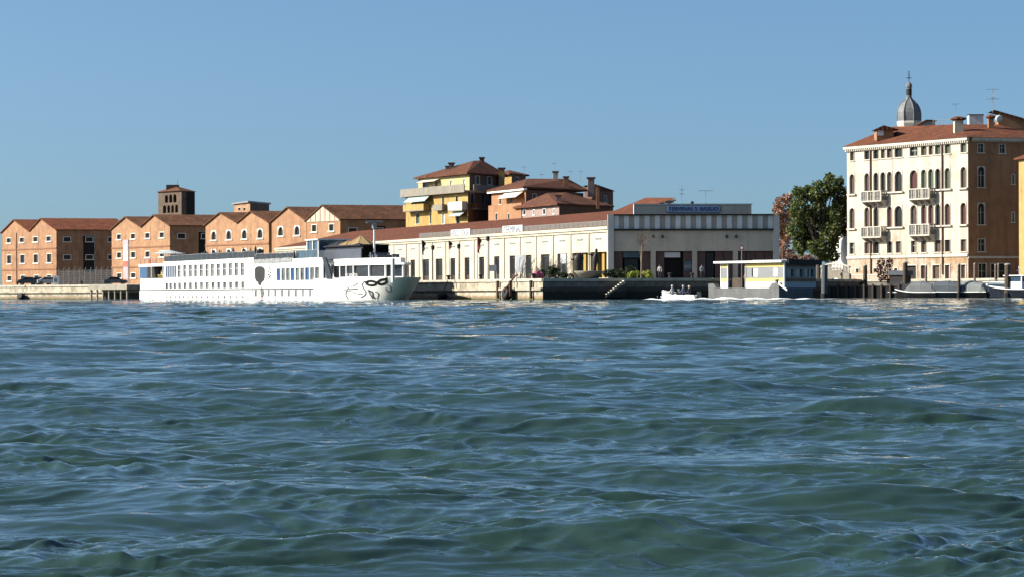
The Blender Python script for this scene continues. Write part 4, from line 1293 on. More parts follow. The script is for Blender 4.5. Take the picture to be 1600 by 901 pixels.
# ------------------------------------------------------------------ houses behind the terminal
YEL = mat('yellow_render', (0.52, 0.36, 0.12), var=.12, scale=.8, c2=(0.42, 0.25, 0.06), mixscale=.3, streak=.25)
YELL = mat('light_yellow_render', (0.62, 0.5, 0.24), var=.1, scale=.8, streak=.15)
CONC = mat('grey_concrete', (0.3, 0.27, 0.22), var=.2, scale=1, streak=.2)
ORA = mat('orange_render', (0.44, 0.225, 0.11), var=.12, scale=.8, c2=(0.38, 0.18, 0.09), mixscale=.3, streak=.2)
PINK = mat('pink_grey_render', (0.38, 0.27, 0.23), var=.12, scale=.8, streak=.2)
SIDE = mat('brown_shade_render', (0.17, 0.085, 0.05), var=.15, scale=.8, streak=.25)  # one dark brown for the houses' unlit sides, shade put into the colour
TILE_H = tile_mat('house_roof_tiles', (0.17, 0.07, 0.042), (0.11, 0.05, 0.034), (0.9, 0.3, 0))
AWN = mat('pale_green_awning', (0.4, 0.55, 0.48), var=.06, rough=.9); AWN2 = mat('cream_awning', (0.7, 0.64, 0.54), var=.06); AWN3 = mat('grey_blue_awning', (0.4, 0.45, 0.45), var=.06)
def face(fr, parent, u0, u1, z0, z1, m_, wins, nm='wall', fm=W_STONE, sh=None):
    hs = []
    ws = []
    for px, y0, y1, w, st, pm in wins:
        u = fr.u(px, y1); z = fr.z(px, y1); h = fr.z(px, y0) - z; w = round(w, 2); h = round(h, 2)
        hs.append((u - w / 2, u + w / 2, z, z + h)); ws.append((u, z, w, h, st, pm))
    obj(nm, wall(u0, u1, z0, z1, hs), m_, parent, fr.M)
    for u, z, w, h, st, pm in ws:
        window(fr, parent, u, z, w, h, fm, pm, st, t=.09, proud=.04, sill=(.1, .12, .1), muntin=False, shutters=sh)
def awning(fr, parent, pa, pb, y0, y1, proj, m_, y=0.0):
    ua, ub = fr.u(pa, y0), fr.u(pb, y0); z0 = fr.z((pa + pb) / 2, y0, 0); z1 = fr.z((pa + pb) / 2, y1, -proj)
    o = obj('awning', MB().add([(ua, -.03 + y, z0), (ub, -.03 + y, z0), (ub, -proj + y, z1), (ua, -proj + y, z1), (ua, -.03 + y, z0 - .06), (ub, -.03 + y, z0 - .06), (ub, -proj + y, z1 - .06), (ua, -proj + y, z1 - .06)],
        [(0, 3, 2, 1), (4, 5, 6, 7), (3, 7, 6, 2), (0, 4, 7, 3), (1, 2, 6, 5)]), m_, parent, fr.M)
    obj('awning_arm', MB().tube((ua + .1, -.05 + y, z1 - .2), (ua + .1, -proj + y + .05, z1 - .03), .03, n=5).tube((ub - .1, -.05 + y, z1 - .2), (ub - .1, -proj + y + .05, z1 - .03), .03, n=5), STEEL, o, fr.M)
def bal(fr, parent, pa, pb, y0, y1, proj, m_):
    ua, ub = fr.u(pa, y1), fr.u(pb, y1); px = (pa + pb) / 2
    z0, z1 = fr.z(px, y1, -proj), fr.z(px, y0, -proj)
    o = obj('balcony', MB().box(ua, ub, -proj, -.005, z0 - .2, z0), CONC, parent, fr.M)
    obj('balcony_parapet', MB().box(ua, ub, -proj, -proj + .12, z0, z1).box(ua, ua + .12, -proj + .121, -.01, z0, z1).box(ub - .12, ub, -proj + .121, -.01, z0, z1), m_, o, fr.M)
def pyramid(parent, pts, apexes, m_, name='roof', th=.25):
    """hip roof: base corners (world), one or two ridge points"""
    n = len(pts)
    if len(apexes) == 1:
        mb = MB().add(list(pts) + apexes, [(i, (i + 1) % n, n) for i in range(n)] + [tuple(range(n - 1, -1, -1))])
    else:
        mb = MB().add(list(pts) + apexes, [(0, 1, n), (1, 2, n + 1, n), (2, 3, n + 1), (3, 0, n, n + 1), (3, 2, 1, 0)])
    mb.slab([(p.x, p.y) for p in pts], pts[0].z - th, pts[0].z - .003)
    return obj(name, mb, m_, parent)
def stack(parent, px, y0, y1, Y, w, m_, cap=None):
    a, b = P(px, y1, Y), P(px, y0, Y)
    ch = obj('chimney', MB().box(a.x - w / 2, a.x + w / 2, a.y - w / 2, a.y + w / 2, a.z - 1.2, b.z - .25), m_, parent)
    obj('chimney_cap', MB().box(a.x - w * .68, a.x + w * .68, a.y - w * .68, a.y + w * .68, b.z - .249, b.z), cap or TILE_H, ch)

# --- yellow apartment house
Yc = 425
F1 = Fr(XY(634.5, 447), XY(731.5, Yc), GZ)          # lit front, lower floors
S1 = Fr(XY(731.5, Yc), XY(776, 434), GZ)            # shaded side
t = thing('yellow_apartment_house', F1.w(F1.L / 2), 'yellow apartment house with awnings, balconies and brown tiled hip roof', 'house')
zl = F1.z(700, 303.5)
face(F1, t, 0, F1.L, 0, zl, YEL, [(653, 333, 350, 1.7, 'rect', SHUT_GR), (645, 316, 327, 1.4, 'rect', GLASS), (661, 316, 327, 1.4, 'rect', GLASS), (673, 333, 350, .8, 'rect', GLASS), (692.5, 306, 325, 1.0, 'rect', GLASS),
     (714, 306, 325, 1.1, 'rect', GLASS), (693, 333, 350, 1.1, 'rect', PL1), (716, 337, 350, 1.6, 'rect', GLASS)], 'front_wall')
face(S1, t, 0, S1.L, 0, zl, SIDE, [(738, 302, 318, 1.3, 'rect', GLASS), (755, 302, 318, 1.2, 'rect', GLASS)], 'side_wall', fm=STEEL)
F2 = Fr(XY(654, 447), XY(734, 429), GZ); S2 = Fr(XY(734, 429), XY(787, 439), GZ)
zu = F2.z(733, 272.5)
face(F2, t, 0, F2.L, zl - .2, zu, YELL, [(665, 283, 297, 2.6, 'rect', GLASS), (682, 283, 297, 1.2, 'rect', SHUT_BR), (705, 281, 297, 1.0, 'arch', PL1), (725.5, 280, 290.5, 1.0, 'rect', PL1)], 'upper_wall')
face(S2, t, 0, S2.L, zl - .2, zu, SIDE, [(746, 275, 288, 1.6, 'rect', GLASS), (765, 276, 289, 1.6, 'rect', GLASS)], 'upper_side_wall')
q = [F1.w(-.3, -1.0), F1.w(F1.L + .6, -1.0), S1.w(S1.L + .5, -.9), Vector((0, 0, 0))]; q[3] = q[0] + q[2] - q[1]
obj('terrace_slab', MB().slab([(v.x, v.y) for v in q], zl + GZ, zl + GZ + .35), CONC, t)
zp = zl + .35
pp = obj('terrace_parapet', MB().box(-.25, F1.L * .62, -.95, -.8, zp, zp + 1.05).box(F1.L * .62 + .001, F1.L + .5, -.95, -.8, zp, zp + 1.05), CONC, t, F1.M)
obj('parapet_return', MB().box(.6, S1.L + .4, -.85, -.7, zp, zp + 1.0), CONC, pp, S1.M)
c = [F2.w(-.6, -.7), F2.w(F2.L + .7, -.8), S2.w(S2.L + .5, -.7), None]; c[3] = c[0] + c[2] - c[1]
for v in c: v.z = zu + GZ + .25
pyramid(t, c, [P(740, 251.5, 438), P(754, 251.0, 440)], TILE_H)
stack(t, 705.5, 254.5, 266, 440, .9, CONC); stack(t, 699.5, 259.5, 267, 441, .7, CONC); stack(t, 753, 246, 254, 440, .8, SIDE); stack(t, 784, 262.5, 290, 437, 1.0, YEL)
awning(F2, t, 660, 688, 280.5, 283.5, 1.2, AWN2)
awning(F1, t, 643, 676, 303, 314.5, 1.6, AWN)
awning(F1, t, 710, 729.5, 329.5, 337, 1.3, AWN3)
bal(F1, t, 640, 672, 319, 328, 1.3, YEL); bal(F1, t, 683, 698, 319.5, 327, .9, CONC); bal(F1, t, 708, 730, 315, 328, 1.0, AWN2)
bal(S1, t, 737, 764, 318, 326, .9, SIDE)
obj('rear_block', MB().box(1, F1.L - 1, 9, 10, 0, zl), SIDE, t, F1.M)

# wing with small lit roof right of it
F3 = Fr(XY(778, 452), XY(800, 446), GZ); S3 = Fr(XY(800, 446), XY(822, 452), GZ)
t = thing('rear_tiled_house', F3.w(0), 'dark house with low tiled roof wedged between the yellow and orange houses', 'house')
zt = F3.z(798, 273)
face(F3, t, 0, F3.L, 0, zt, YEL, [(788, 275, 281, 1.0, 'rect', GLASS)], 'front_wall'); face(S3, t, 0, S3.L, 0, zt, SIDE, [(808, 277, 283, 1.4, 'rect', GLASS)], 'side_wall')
c = [F3.w(-.5, -.5), F3.w(F3.L + .4, -.6), S3.w(S3.L + .6, -.5), None]; c[3] = c[0] + c[2] - c[1]
for v in c: v.z = zt + GZ + .2
pyramid(t, c, [P(795, 266, 452)], TILE_H)

# --- orange house with hip roof and chimneys
F4 = Fr(XY(768.5, 424), XY(822, 410), GZ); S4 = Fr(XY(822, 410), XY(912, 424), GZ)
t = thing('orange_house', F4.w(F4.L / 2), 'orange house with white eaves, cream awning and brown hip roof', 'house')
zt = F4.z(820, 297.5)
face(F4, t, 0, F4.L, 0, zt, ORA, [(782, 306, 319.5, 1.2, 'rect', SHUT_BR), (799, 306, 318, 1.0, 'rect', GLASS)], 'front_wall')
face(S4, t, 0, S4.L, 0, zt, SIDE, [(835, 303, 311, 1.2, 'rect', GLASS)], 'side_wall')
obj('eaves', MB().box(-.6, F4.L + .5, -.6, .0, zt - .02, zt + .3), WHITE, t, F4.M)
awning(F4, t, 790, 819, 300, 308, 1.5, AWN2)
c = [F4.w(-.6, -.7), F4.w(F4.L + .6, -.75), S4.w(S4.L + .5, -.7), None]; c[3] = c[0] + c[2] - c[1]
for v in c: v.z = zt + GZ + .55
pyramid(t, c, [P(824, 279.5, 424), P(888, 280, 428)], TILE_H)
stack(t, 868, 268, 281, 426, .85, PAL, SIDE); stack(t, 884.5, 276, 292, 421, .8, ORA, SIDE); stack(t, 923.5, 277.5, 297, 424, 1.1, PINK)
F5 = Fr(XY(763.5, 414), XY(815, 400), GZ)
zw = F5.z(790, 319.5)
face(F5, t, 0, F5.L, 0, zw, ORA, [(776, 333, 344, 1.1, 'rect', SHUT_BR), (795, 333, 344, .9, 'rect', GLASS)], 'terrace_wall')
obj('terrace_floor', MB().box(0.02, F5.L - .02, .02, 7.5, zw - .5, zw - .1), ORA, t, F5.M)

# --- pink low house
F6 = Fr(XY(809, 402), XY(874, 386), GZ); S6 = Fr(XY(874, 386), XY(953, 397), GZ)
t = thing('pink_house', F6.w(F6.L / 2), 'low pink-grey house with four small windows and tiled hip roof', 'house')
zt = F6.z(872, 320.5)
face(F6, t, 0, F6.L, 0, zt, PINK, [(819.5, 328, 336, 1.2, 'rect', GLASS), (834.5, 327.5, 336, .75, 'rect', GLASS), (850.5, 326, 335, 1.2, 'rect', GLASS), (866, 326, 334, .75, 'rect', GLASS)], 'front_wall', fm=WHITE)
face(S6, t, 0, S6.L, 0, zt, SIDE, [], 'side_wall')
c = [F6.w(-.5, -.6), F6.w(F6.L + .6, -.6), S6.w(S6.L + .4, -.6), None]; c[3] = c[0] + c[2] - c[1]
for v in c: v.z = zt + GZ + .2
pyramid(t, c, [P(855, 302, 398), P(884, 301, 399)], TILE_H)
stack(t, 872.5, 305, 320, 388.5, .75, PINK)
stack(t, 934, 290, 315, 392, .5, ORA)

# --- dark tall house at the right of the group
F7 = Fr(XY(914, 436), XY(930, 428), GZ); S7 = Fr(XY(930, 428), XY(958.5, 434), GZ)
t = thing('dark_brown_house', F7.w(0), 'dark brown house with sloping roofline right of the pink house', 'house')
zt = F7.z(930, 289)
face(F7, t, 0, F7.L, 0, zt, SIDE, [], 'front_wall'); face(S7, t, 0, S7.L, 0, S7.z(957, 300), SIDE, [(946, 306, 317, 1.0, 'rect', GLASS)], 'side_wall')
a = F7.w(0, 0, zt); b = F7.w(F7.L, 0, zt); cc = S7.w(S7.L, 0, S7.z(957, 300)); d = a + cc - b; d.z = cc.z
obj('roof', MB().add([a + Vector((-.4, -.4, .1)), b + Vector((0, -.5, .1)), cc + Vector((.4, -.4, .1)), d], [(0, 1, 2, 3)]).add([b + Vector((0, -.01, .09)), S7.w(0, 0, S7.z(957, 300) - .1), cc], [(0, 1, 2)]), TILE_H, t)
stack(t, 930.5, 290, 306, 424, .6, ORA)

F8 = Fr(XY(957, 420), XY(1000, 405), GZ)
t = thing('low_tiled_shed', F8.w(F8.L / 2), 'low tan roof just behind the terminal name parapet', 'shed')
zt = F8.z(975, 331)
obj('wall', wall(0, F8.L, 0, zt, []), ORA, t, F8.M)
obj('roof', MB().add([(-.3, -.4, zt), (F8.L + 1, -.4, zt), (F8.L + 1, 6, F8.z(985, 318, 6)), (-.3, 6, F8.z(958, 315.5, 6))], [(0, 1, 2, 3)]), TILE_P, t, F8.M)
for k, (px, y0, y1, Y) in enumerate(((819, 260, 274, 447), (846.5, 272, 283, 428), (865.5, 254, 270, 427), (891, 267, 283, 430), (907, 267, 285, 432))):
    aerial(px, y0, y1, Y, ((.9, .45),), 'thin aerial on the brown roofs, number %s from the left' % ('first', 'second', 'third', 'fourth', 'fifth')[k], r=.03)
# ------------------------------------------------------------------ river cruise ship
FS = Fr(SHIP_A, SHIP_B, 0.0)
BEAM = 8.0; HB = BEAM / 2
HULLW = mat('ship_white_paint', (1.08, 1.07, 1.03), rough=.35, var=.03, scale=.4, streak=.14, spec=.5)
SHIPG = mat('ship_window_glass', (0.16, 0.17, 0.16), rough=.15, var=.9, scale=.9, spec=.4)
SHIPGB = mat('ship_blue_glass', (0.04, 0.1, 0.25), rough=.1, var=.4, scale=.8, spec=.6)
NAVY = mat('navy_canvas', (0.02, 0.022, 0.032), var=.25, scale=1.2)
SMOKE = mat('smoked_glass', (0.03, 0.033, 0.04), rough=.3, var=.6, scale=1.5, spec=.25)
SLATE = mat('slate_screen', (0.09, 0.1, 0.125), rough=.4, var=.2)
TAN = mat('tan_canvas', (0.32, 0.22, 0.1), var=.15)
INK = mat('black_emblem_paint', (0.012, 0.014, 0.014), rough=.4, var=.1)
INKG = mat('grey_emblem_paint', (0.1, 0.105, 0.1), rough=.5, var=.1)
RUB = mat('dark_rubbing_strake', (0.06, 0.06, 0.06), var=.2)
u_b = FS.u(490, 440); u_tip = FS.u(643, 433, HB); z_d = FS.z(585, 433.5, .8); u_w = FS.u(624, 468, HB)
def stem(z): return u_w + (u_tip - u_w) * min(max(z, -1) / z_d, 1.0)
def hully(u, z):
    s = (u - u_b) / (stem(z) - u_b)
    return 0.0 if s <= 0 else HB * (1 - (1 - min(s, 1.0) ** (2.2 + 1.1 * min(max(z, 0) / z_d, 1))) ** .5)
def onhull(px, py):
    y = 0.0
    for _ in range(12):
        u, z = FS.u(px, py, y), FS.z(px, py, y)
        y = .5 * y + .5 * hully(u, z)
    return u, z, y
t = thing('river_cruise_ship', FS.w(FS.L / 2, HB, 0), 'long white river cruise ship with masked face painted on its bow', 'ship')
Z1 = 1.35
zr = FS.z(383, 405)          # roof edge of the after house
u_s = FS.u(218, 440)
ns, zl = 40, [-1.2, 0, .5, 1.0, Z1]
def hull_mesh(zl, u_start):
    mb = MB(); rings = []
    for z in zl:
        near, far = [], []
        st = [u_start] + [u_b + (stem(z) - u_b) * (1 - (1 - i / ns) ** 1.8) for i in range(ns + 1)]
        for u in st:
            y = hully(u, z); near.append((u, y, z)); far.append((u, BEAM - y, z))
        rings.append(near + far[::-1][1:])
    n = len(rings[0])
    vs = [p for r in rings for p in r]; fs = []
    for k in range(len(rings) - 1):
        for i in range(n):
            j = (i + 1) % n
            fs.append((k * n + i, k * n + j, (k + 1) * n + j, (k + 1) * n + i))
    fs.append(tuple(range((len(rings) - 1) * n, len(rings) * n)))
    return mb.add(vs, fs)
hull = obj('hull', hull_mesh(zl, u_s), HULLW, t, FS.M)
u_sup0, u_sup1 = FS.u(256, 430), FS.u(505, 420)
obj('bow_bulwark', hull_mesh([Z1 + .002, (Z1 + z_d) / 2, z_d], FS.u(503, 440)), HULLW, t, FS.M)
mb = MB()
for i in range(ns):
    pass
obj('rubbing_strake', MB().box(u_s, u_b, -.06, -.003, Z1 - .1, Z1 + .04), RUB, t, FS.M)
# windows in the hull side
for px in (261, 267, 274, 280.5, 287, 294, 300.6, 307.5, 315.3, 324, 333, 342, 351, 360.7, 370.3, 379.7):
    u = FS.u(px, 466)
    o = obj('porthole', shared(('porthole',), lambda: MB().prism(rrect(-.27, .27, .0, .38, .1), -.05, -.003), SHIPG), SHIPG, hull, FS.at(u, 0, FS.z(320, 468) + .22))
for px in (400, 410, 420, 430.4, 441, 451.4, 462.4, 473.4, 485):
    u = FS.u(px, 458)
    o = obj('hull_window', shared(('hull_window',), lambda: MB().box(-.3, .3, -.04, -.003, .0, .75), SHIPG), SHIPG, hull, FS.at(u, 0, .42))
    obj('window_rim', shared(('window_rim',), lambda: rect_frame(.74, .86, .07, .05, .0), STEEL), STEEL, o, FS.at(u, 0, .38))
# superstructure side with window openings
row1 = [FS.u(px, 425) for px in (280, 288.8, 297.7, 306, 314.7, 323.6, 332.2, 341.5, 351, 360.2, 369.6, 379)]
z1a, z1b = FS.z(370, 431), FS.z(370, 410.5)
row2 = [FS.u(px, 446) for px in (260.7, 266.8, 273.3, 280.8, 289.1, 297.7, 306.6, 315, 323.9, 333, 342, 351.2, 360.7, 369.9, 379.7)]
z2a, z2b = FS.z(370, 450.2), FS.z(370, 439.5)
uB0, uB1 = FS.u(259, 425), FS.u(276, 425)
holes, ww = [], []
for u in row1: holes.append((u - .85, u + .85, z1a, z1b)); ww.append((u, z1a, 1.7, z1b - z1a))
for u in row2: holes.append((u - .78, u + .78, z2a, z2b)); ww.append((u, z2a, 1.56, z2b - z2a))
holes.append((uB0, uB1, z1a, z1b))
f0, f1 = FS.u(432, 428), FS.u(499.5, 428); fz0, fz1 = FS.z(465, 438), FS.z(465, 416.5)
holes.append((f0, f1, fz0, fz1))
after_end = FS.u(397, 420)
obj('house_side', wall(u_sup0, u_sup1, Z1 + .001, fz1 + .35, [h for h in holes if h[3] <= fz1 + .34]), HULLW, t, FS.M) if False else None
zf = FS.z(450, 412.5)        # deck edge of the lower forward roof
obj('house_side', wall(u_sup0, after_end, Z1 + .001, zr, [h for h in holes if h[1] < after_end], depth=.25), HULLW, t, FS.M)
zfw = FS.z(490, 403)
zfl = FS.z(430, 411.5)
ust = FS.u(457, 410)
obj('house_side', wall(after_end, u_sup1, Z1 + .001, zfl, [h for h in holes if h[0] > after_end], depth=.25), HULLW, t, FS.M)
obj('house_side', MB().prism([(ust, zfl + .002), (u_sup1, zfl + .002), (u_sup1 - .8, zfw), (ust, zfw)], 0, .25), HULLW, t, FS.M)
obj('house_front', MB().box(u_sup1 - .2, u_sup1, .25, BEAM, Z1, zfl), HULLW, t, FS.M)
obj('house_far_side', MB().box(u_sup0, u_sup1, BEAM - .25, BEAM, Z1 + .001, zfl), HULLW, t, FS.M)
obj('house_stern', MB().box(u_sup0, u_sup0 + .2, .25, BEAM - .25, Z1 + .001, zr), HULLW, t, FS.M)
obj('after_roof', MB().box(u_sup0 - .2, after_end, -.05, BEAM + .05, zr + .002, zr + .14), HULLW, t, FS.M)
obj('forward_roof', MB().box(after_end + .01, u_sup1, .3, BEAM, zfl - .2, zfl - .01), HULLW, t, FS.M)
obj('cabin_core', MB().box(u_sup0 + 1, u_sup1 - 1, 2.2, BEAM - 1, Z1, zfl - .25), mat('ship_cabin_wall', (.3, .28, .24), var=.3), t, FS.M)
for (u, z, w, h) in ww:
    window(FS, t, u, z, w, h, HULLW, SHIPG, t=.04, proud=.015, depth=.16, muntin=h > 1.2)
k = 6
for i in range(k):
    w = (uB1 - uB0) / k
    window(FS, t, uB0 + w * (i + .5), z1a, w - .01, z1b - z1a, HULLW, SHIPGB, t=.09, proud=.015, depth=.16, muntin=False)
k = 9
for i in range(k):
    w = (f1 - f0) / k
    window(FS, t, f0 + w * (i + .5), fz0, w - .01, fz1 - fz0, HULLW, SHIPG if i % 3 else SHIPGB, t=.16, proud=.015, depth=.16, muntin=False)
# perforated band over the low part and the stepped roof
a, b = after_end + .1, FS.u(456, 408)
gb = obj('deck_grille', MB().box(a, b, .04, .1, zfl, FS.z(430, 404)), mat('pierced_grey_panel', (.3, .31, .31), var=.7, scale=2.5), t, FS.M)
# dark raked windscreen pillar
obj('raked_screen', MB().prism([(u_sup1 - .1, zfl), (FS.u(521, 432), z_d - .05), (FS.u(512, 432), z_d - .05), (u_sup1 - 1.4, zfl)], -.04, .04), SMOKE, t, FS.M) if False else None
sx0, sx1 = FS.u(505.5, 402), FS.u(519.5, 433)
obj('raked_screen', MB().prism([(FS.u(511, 433), z_d - .1), (sx1, z_d - .1), (FS.u(509, 402), zfw), (sx0 - .3, zfw)], -.03, .1), SMOKE, t, FS.M)
# stern cabin with glass and a canopy
us1 = u_sup0
zc0, zc1 = FS.z(236, 416.5), FS.z(236, 412.5)
obj('stern_canopy', MB().box(u_s - .6, us1 - .01, .0, BEAM, zc0, zc1), HULLW, t, FS.M)
obj('stern_house', MB().prism([(u_s + .3, Z1), (us1 - .01, Z1), (us1 - .01, FS.z(245, 435)), (u_s + .8, FS.z(230, 435))], 0, BEAM), HULLW, t, FS.M)
zt_ = FS.z(236, 434)
obj('stern_glass', MB().box(FS.u(217.5, 425), FS.u(230, 425), .05, .12, zt_, zc0), SHIPGB, t, FS.M)
obj('stern_gap_shade', MB().box(FS.u(222, 425, 2.4), us1 - .05, 2.4, 2.5, zt_ - .2, zc0), INNER, t, FS.M)  # near-black sheet painting the shaded gap under the canopy
for i in range(5):
    u = FS.u(239 + 3 * i, 425)
    obj('deck_chair', MB().box(u - .25, u + .25, .8, 1.3, zt_ + .35, zt_ + .45).box(u - .25, u + .25, 1.3, 1.36, zt_ + .45, zt_ + 1.15).box(u - .24, u - .2, .82, 1.28, zt_, zt_ + .35).box(u + .2, u + .24, .82, 1.28, zt_, zt_ + .35), mat('yellow_seat', (.62, .5, .14), var=.15), t, FS.M)
for i in range(3):
    u = FS.u(218 + 18 * i, 425); obj('canopy_post', MB().box(u - .06, u + .06, .02, .14, zt_, zc0), HULLW, t, FS.M)
obj('life_ring', MB().lathe([(.2, -.06), (.38, -.06), (.42, 0), (.38, .06), (.2, .06)], n=14), mat('red_ring', (.5, .06, .05), var=.1), t, FS.at(FS.u(231, 408), .3, zc1 + .45) @ Matrix.Rotation(math.radians(90), 4, 'X'))
# sun deck rail with dark panels
def railing(u0, u1, z, h, y, step, panel):
    n = max(2, int((u1 - u0) / step)); st = (u1 - u0) / n
    r = obj('deck_rail', MB().box(u0, u1, y - .03, y + .03, z + h, z + h + .06), STEEL, t, FS.M)
    for i in range(n + 1):
        obj('rail_post', shared(('rail_post', round(h, 2)), lambda: MB().box(-.03, .03, -.03, .03, 0, h), STEEL), STEEL, r, FS.at(u0 + st * i, y, z))
    if panel:
        for i in range(n):
            obj('rail_panel', shared(('rail_panel', round(st, 2), round(h, 2), panel.name), lambda: MB().box(.05, st - .05, -.012, .012, .06, h - .05), panel), panel, r, FS.at(u0 + st * i, y, z))
railing(u_sup0, after_end, zr + .14, .85, .1, 2.4, SMOKE)
railing(after_end + .2, ust, FS.z(430, 404), .7, .15, 2.2, SMOKE)
railing(ust, FS.u(490, 402), zfw, 1.0, .5, 1.8, GLASS_B)
railing(u_s - .4, us1 - .3, zc1, .8, .3, 2.2, None)
# loungers and pale parasols along the sun deck
def parasol(u, y, z, r, h, m_, nm='parasol'):
    o = obj(nm, MB().lathe([(r, 0), (r * .55, .28), (.05, .6)], n=8), m_, t, FS.at(u, y, z + h))
    obj('parasol_pole', MB().tube((0, 0, -h), (0, 0, .55), .05, n=6), STEEL, o, FS.at(u, y, z + h))
parasol(FS.u(263, 392, 3), 3, zr + .14, 2.6, 1.35, mat('pale_canvas', (.6, .62, .62), var=.1))
rr = random.Random(3)
for i in range(22):
    u = u_sup0 + 4 + (after_end - u_sup0 - 6) * i / 22 + rr.uniform(-.5, .5); y = rr.uniform(1.0, 4)
    obj('lounger', shared(('lounger', i % 3), lambda: MB().box(-.9, .5, -.3, .3, .25, .35).add([(.5, -.3, .25), (.5, .3, .25), (1.1, .3, .95 + .1 * (i % 3)), (1.1, -.3, .95 + .1 * (i % 3))], [(0, 1, 2, 3)]).box(-.8, -.7, -.28, .28, 0, .25).box(.3, .4, -.28, .28, 0, .25), (NAVY, SLATE, WOODD)[i % 3]), NAVY, t, FS.at(u, y, zr + .14))
# wheelhouse, awnings and mast
uw0, uw1 = FS.u(489, 385, 3), FS.u(507, 385, 3)
zw0, zw1 = zfw, FS.z(498, 374, 3)
wh = obj('wheelhouse', MB().box(uw0, uw1, 2.2, 6.2, zw0 - .5, zw0 + 1.0), HULLW, t, FS.M)
obj('wheelhouse_glass', MB().box(uw0 + .1, uw1 - .1, 2.3, 6.1, zw0 + 1.001, zw1 - .15), GLASS_B, wh, FS.M)
obj('wheelhouse_roof', MB().box(uw0 - .2, uw1 + .2, 2.0, 6.4, zw1 - .149, zw1), HULLW, wh, FS.M)
for u in (uw0 + .05, (uw0 + uw1) / 2, uw1 - .05):
    obj('wheelhouse_pillar', MB().box(u - .1, u + .1, 2.17, 2.29, zw0 + 1.001, zw1 - .15), HULLW, wh, FS.M)
for i, (du, dz) in enumerate(((.3, .2), (.3, .75), (2.6, .2), (2.6, .75))):
    obj('life_ring', shared(('life_ring',), lambda: MB().lathe([(.16, -.06), (.32, -.06), (.36, 0), (.32, .06), (.16, .06)], n=12), WHITE), WHITE, wh, FS.at(uw0 + du, 2.05, zw0 + dz) @ Matrix.Rotation(math.radians(90), 4, 'X'))
ua, ub = FS.u(508, 390, 2.5), FS.u(565.5, 390, 2.5)
za, zb, zc = FS.z(535, 402, 2.5), FS.z(535, 390, 2.5), FS.z(535, 379, 2.5)
scr = obj('screen_wall', MB().box(ua, ub, 2.4, 2.5, za - .2, zb), SLATE, t, FS.M)
obj('awning_frame', MB().box(ua, ub, 2.3, 6.0, zc - .5, zc - .35).box(ua, ub, 2.6, 2.7, zb, zc - .5), NAVY, t, FS.M)
obj('under_awning_shade', MB().box(ua, ub, 5.8, 5.9, za - .2, zc - .5).box(ua, ua + .1, 2.7, 5.79, za - .2, zc - .5), NAVY, t, FS.M)  # dark sheets painting the shaded void beneath the awning
for px, py, w in ((531, 376, 3.4), (544, 376.5, 3.0), (564, 368, 3.4)):
    u = FS.u(px, py, 3.9); z = FS.z(px, py, 3.9)
    n = 8
    mb = MB(); top = (u, 3.9, z); ring = []
    for i in range(n):
        an = 2 * math.pi * i / n; q = w * (1 if i % 2 == 0 else .82)
        ring.append((u + q * math.cos(an), 3.9 + .5 * q * math.sin(an), z - (z - zc + .45) * (1 if i % 2 == 0 else .8)))
    mb.add([top] + ring, [(0, i + 1, (i + 1) % n + 1) for i in range(n)])
    for i in range(n): mb.tube(top, ring[i], .04, n=4)
    obj('tent_awning', mb, TAN if px != 531 else NAVY, t, FS.M)
um = FS.u(585, 400, HB); zm0, zm1 = FS.z(585, 404, HB), FS.z(585, 347.5, HB)
mt = obj('mast', MB().tube((um, HB, zm0 - .3), (um, HB, zm1), .16, .1, n=8), HULLW, t, FS.M)
hw = (FS.u(598, 348, HB) - FS.u(570, 348, HB)) / 2
obj('mast_crossarm', MB().box(um - .12, um + .12, HB - 1.0, HB + 1.0, zm1 - .1, zm1), STEEL, mt, FS.M)
obj('radar_bar', MB().box(-hw * .35, hw * .35, -.08, .08, 0, .14), STEEL, mt, Matrix.Translation(FS.w(um, HB, zm1 + .05)))
pp = FS.w(um, HB, zm1)
obj('masthead', MB().lathe([(.1, -.9), (.3, -.75), (.28, -.2), (.08, 0)], (um, HB), 10, z0=zm1), STEEL, mt, FS.M)
# forward lounge
ly = 1.0
lu0, lu1 = FS.u(516, 422, ly), FS.u(552, 422, ly)
lt = FS.u(630, 424, HB)
plan = [(lu0, ly), (lu1, ly), ((lu1 * .55 + lt * .45), ly + .6), (lu1 * .2 + lt * .8, HB - 1.5), (lt, HB), (lu1 * .2 + lt * .8, HB + 1.5), ((lu1 * .55 + lt * .45), BEAM - ly - .6), (lu1, BEAM - ly), (lu0, BEAM - ly)]
zl0, zl1, zl2 = z_d + .12, FS.z(560, 414.5, ly), FS.z(560, 403.5, ly)
obj('lounge_coaming', MB().slab(plan, z_d - .05, zl0), HULLW, t, FS.M)
shr = [(x - .12 if x > lu0 else x, HB + (y - HB) * .97) for x, y in plan]
obj('lounge_glass', MB().slab(shr, zl0 + .001, zl1 - .001), SMOKE, t, FS.M)
big = [(x + (.35 if x > lu0 else 0), HB + (y - HB) * 1.05) for x, y in plan]
obj('lounge_roof', MB().slab(big, zl1, zl1 + .25).slab([(x - .9 if x > lu0 else x, HB + (y - HB) * .85) for x, y in plan], zl1 + .251, zl2), HULLW, t, FS.M)
for px in (521, 531, 541, 552):
    u = FS.u(px, 422, ly - .05)
    obj('lounge_mullion', MB().box(u - .1, u + .1, ly - .08, ly + .06, zl0, zl1), HULLW, t, FS.M)
for (x, y) in plan[2:5]:
    obj('lounge_mullion', MB().box(x - .1, x + .1, y - .1, y + .1, zl0, zl1), HULLW, t, FS.M)
u = FS.u(614.5, 420, .9); obj('white_post', MB().box(u - .22, u + .22, .7, 1.0, z_d - .6, FS.z(614, 404, .9)), HULLW, t, FS.M)
mb = MB()
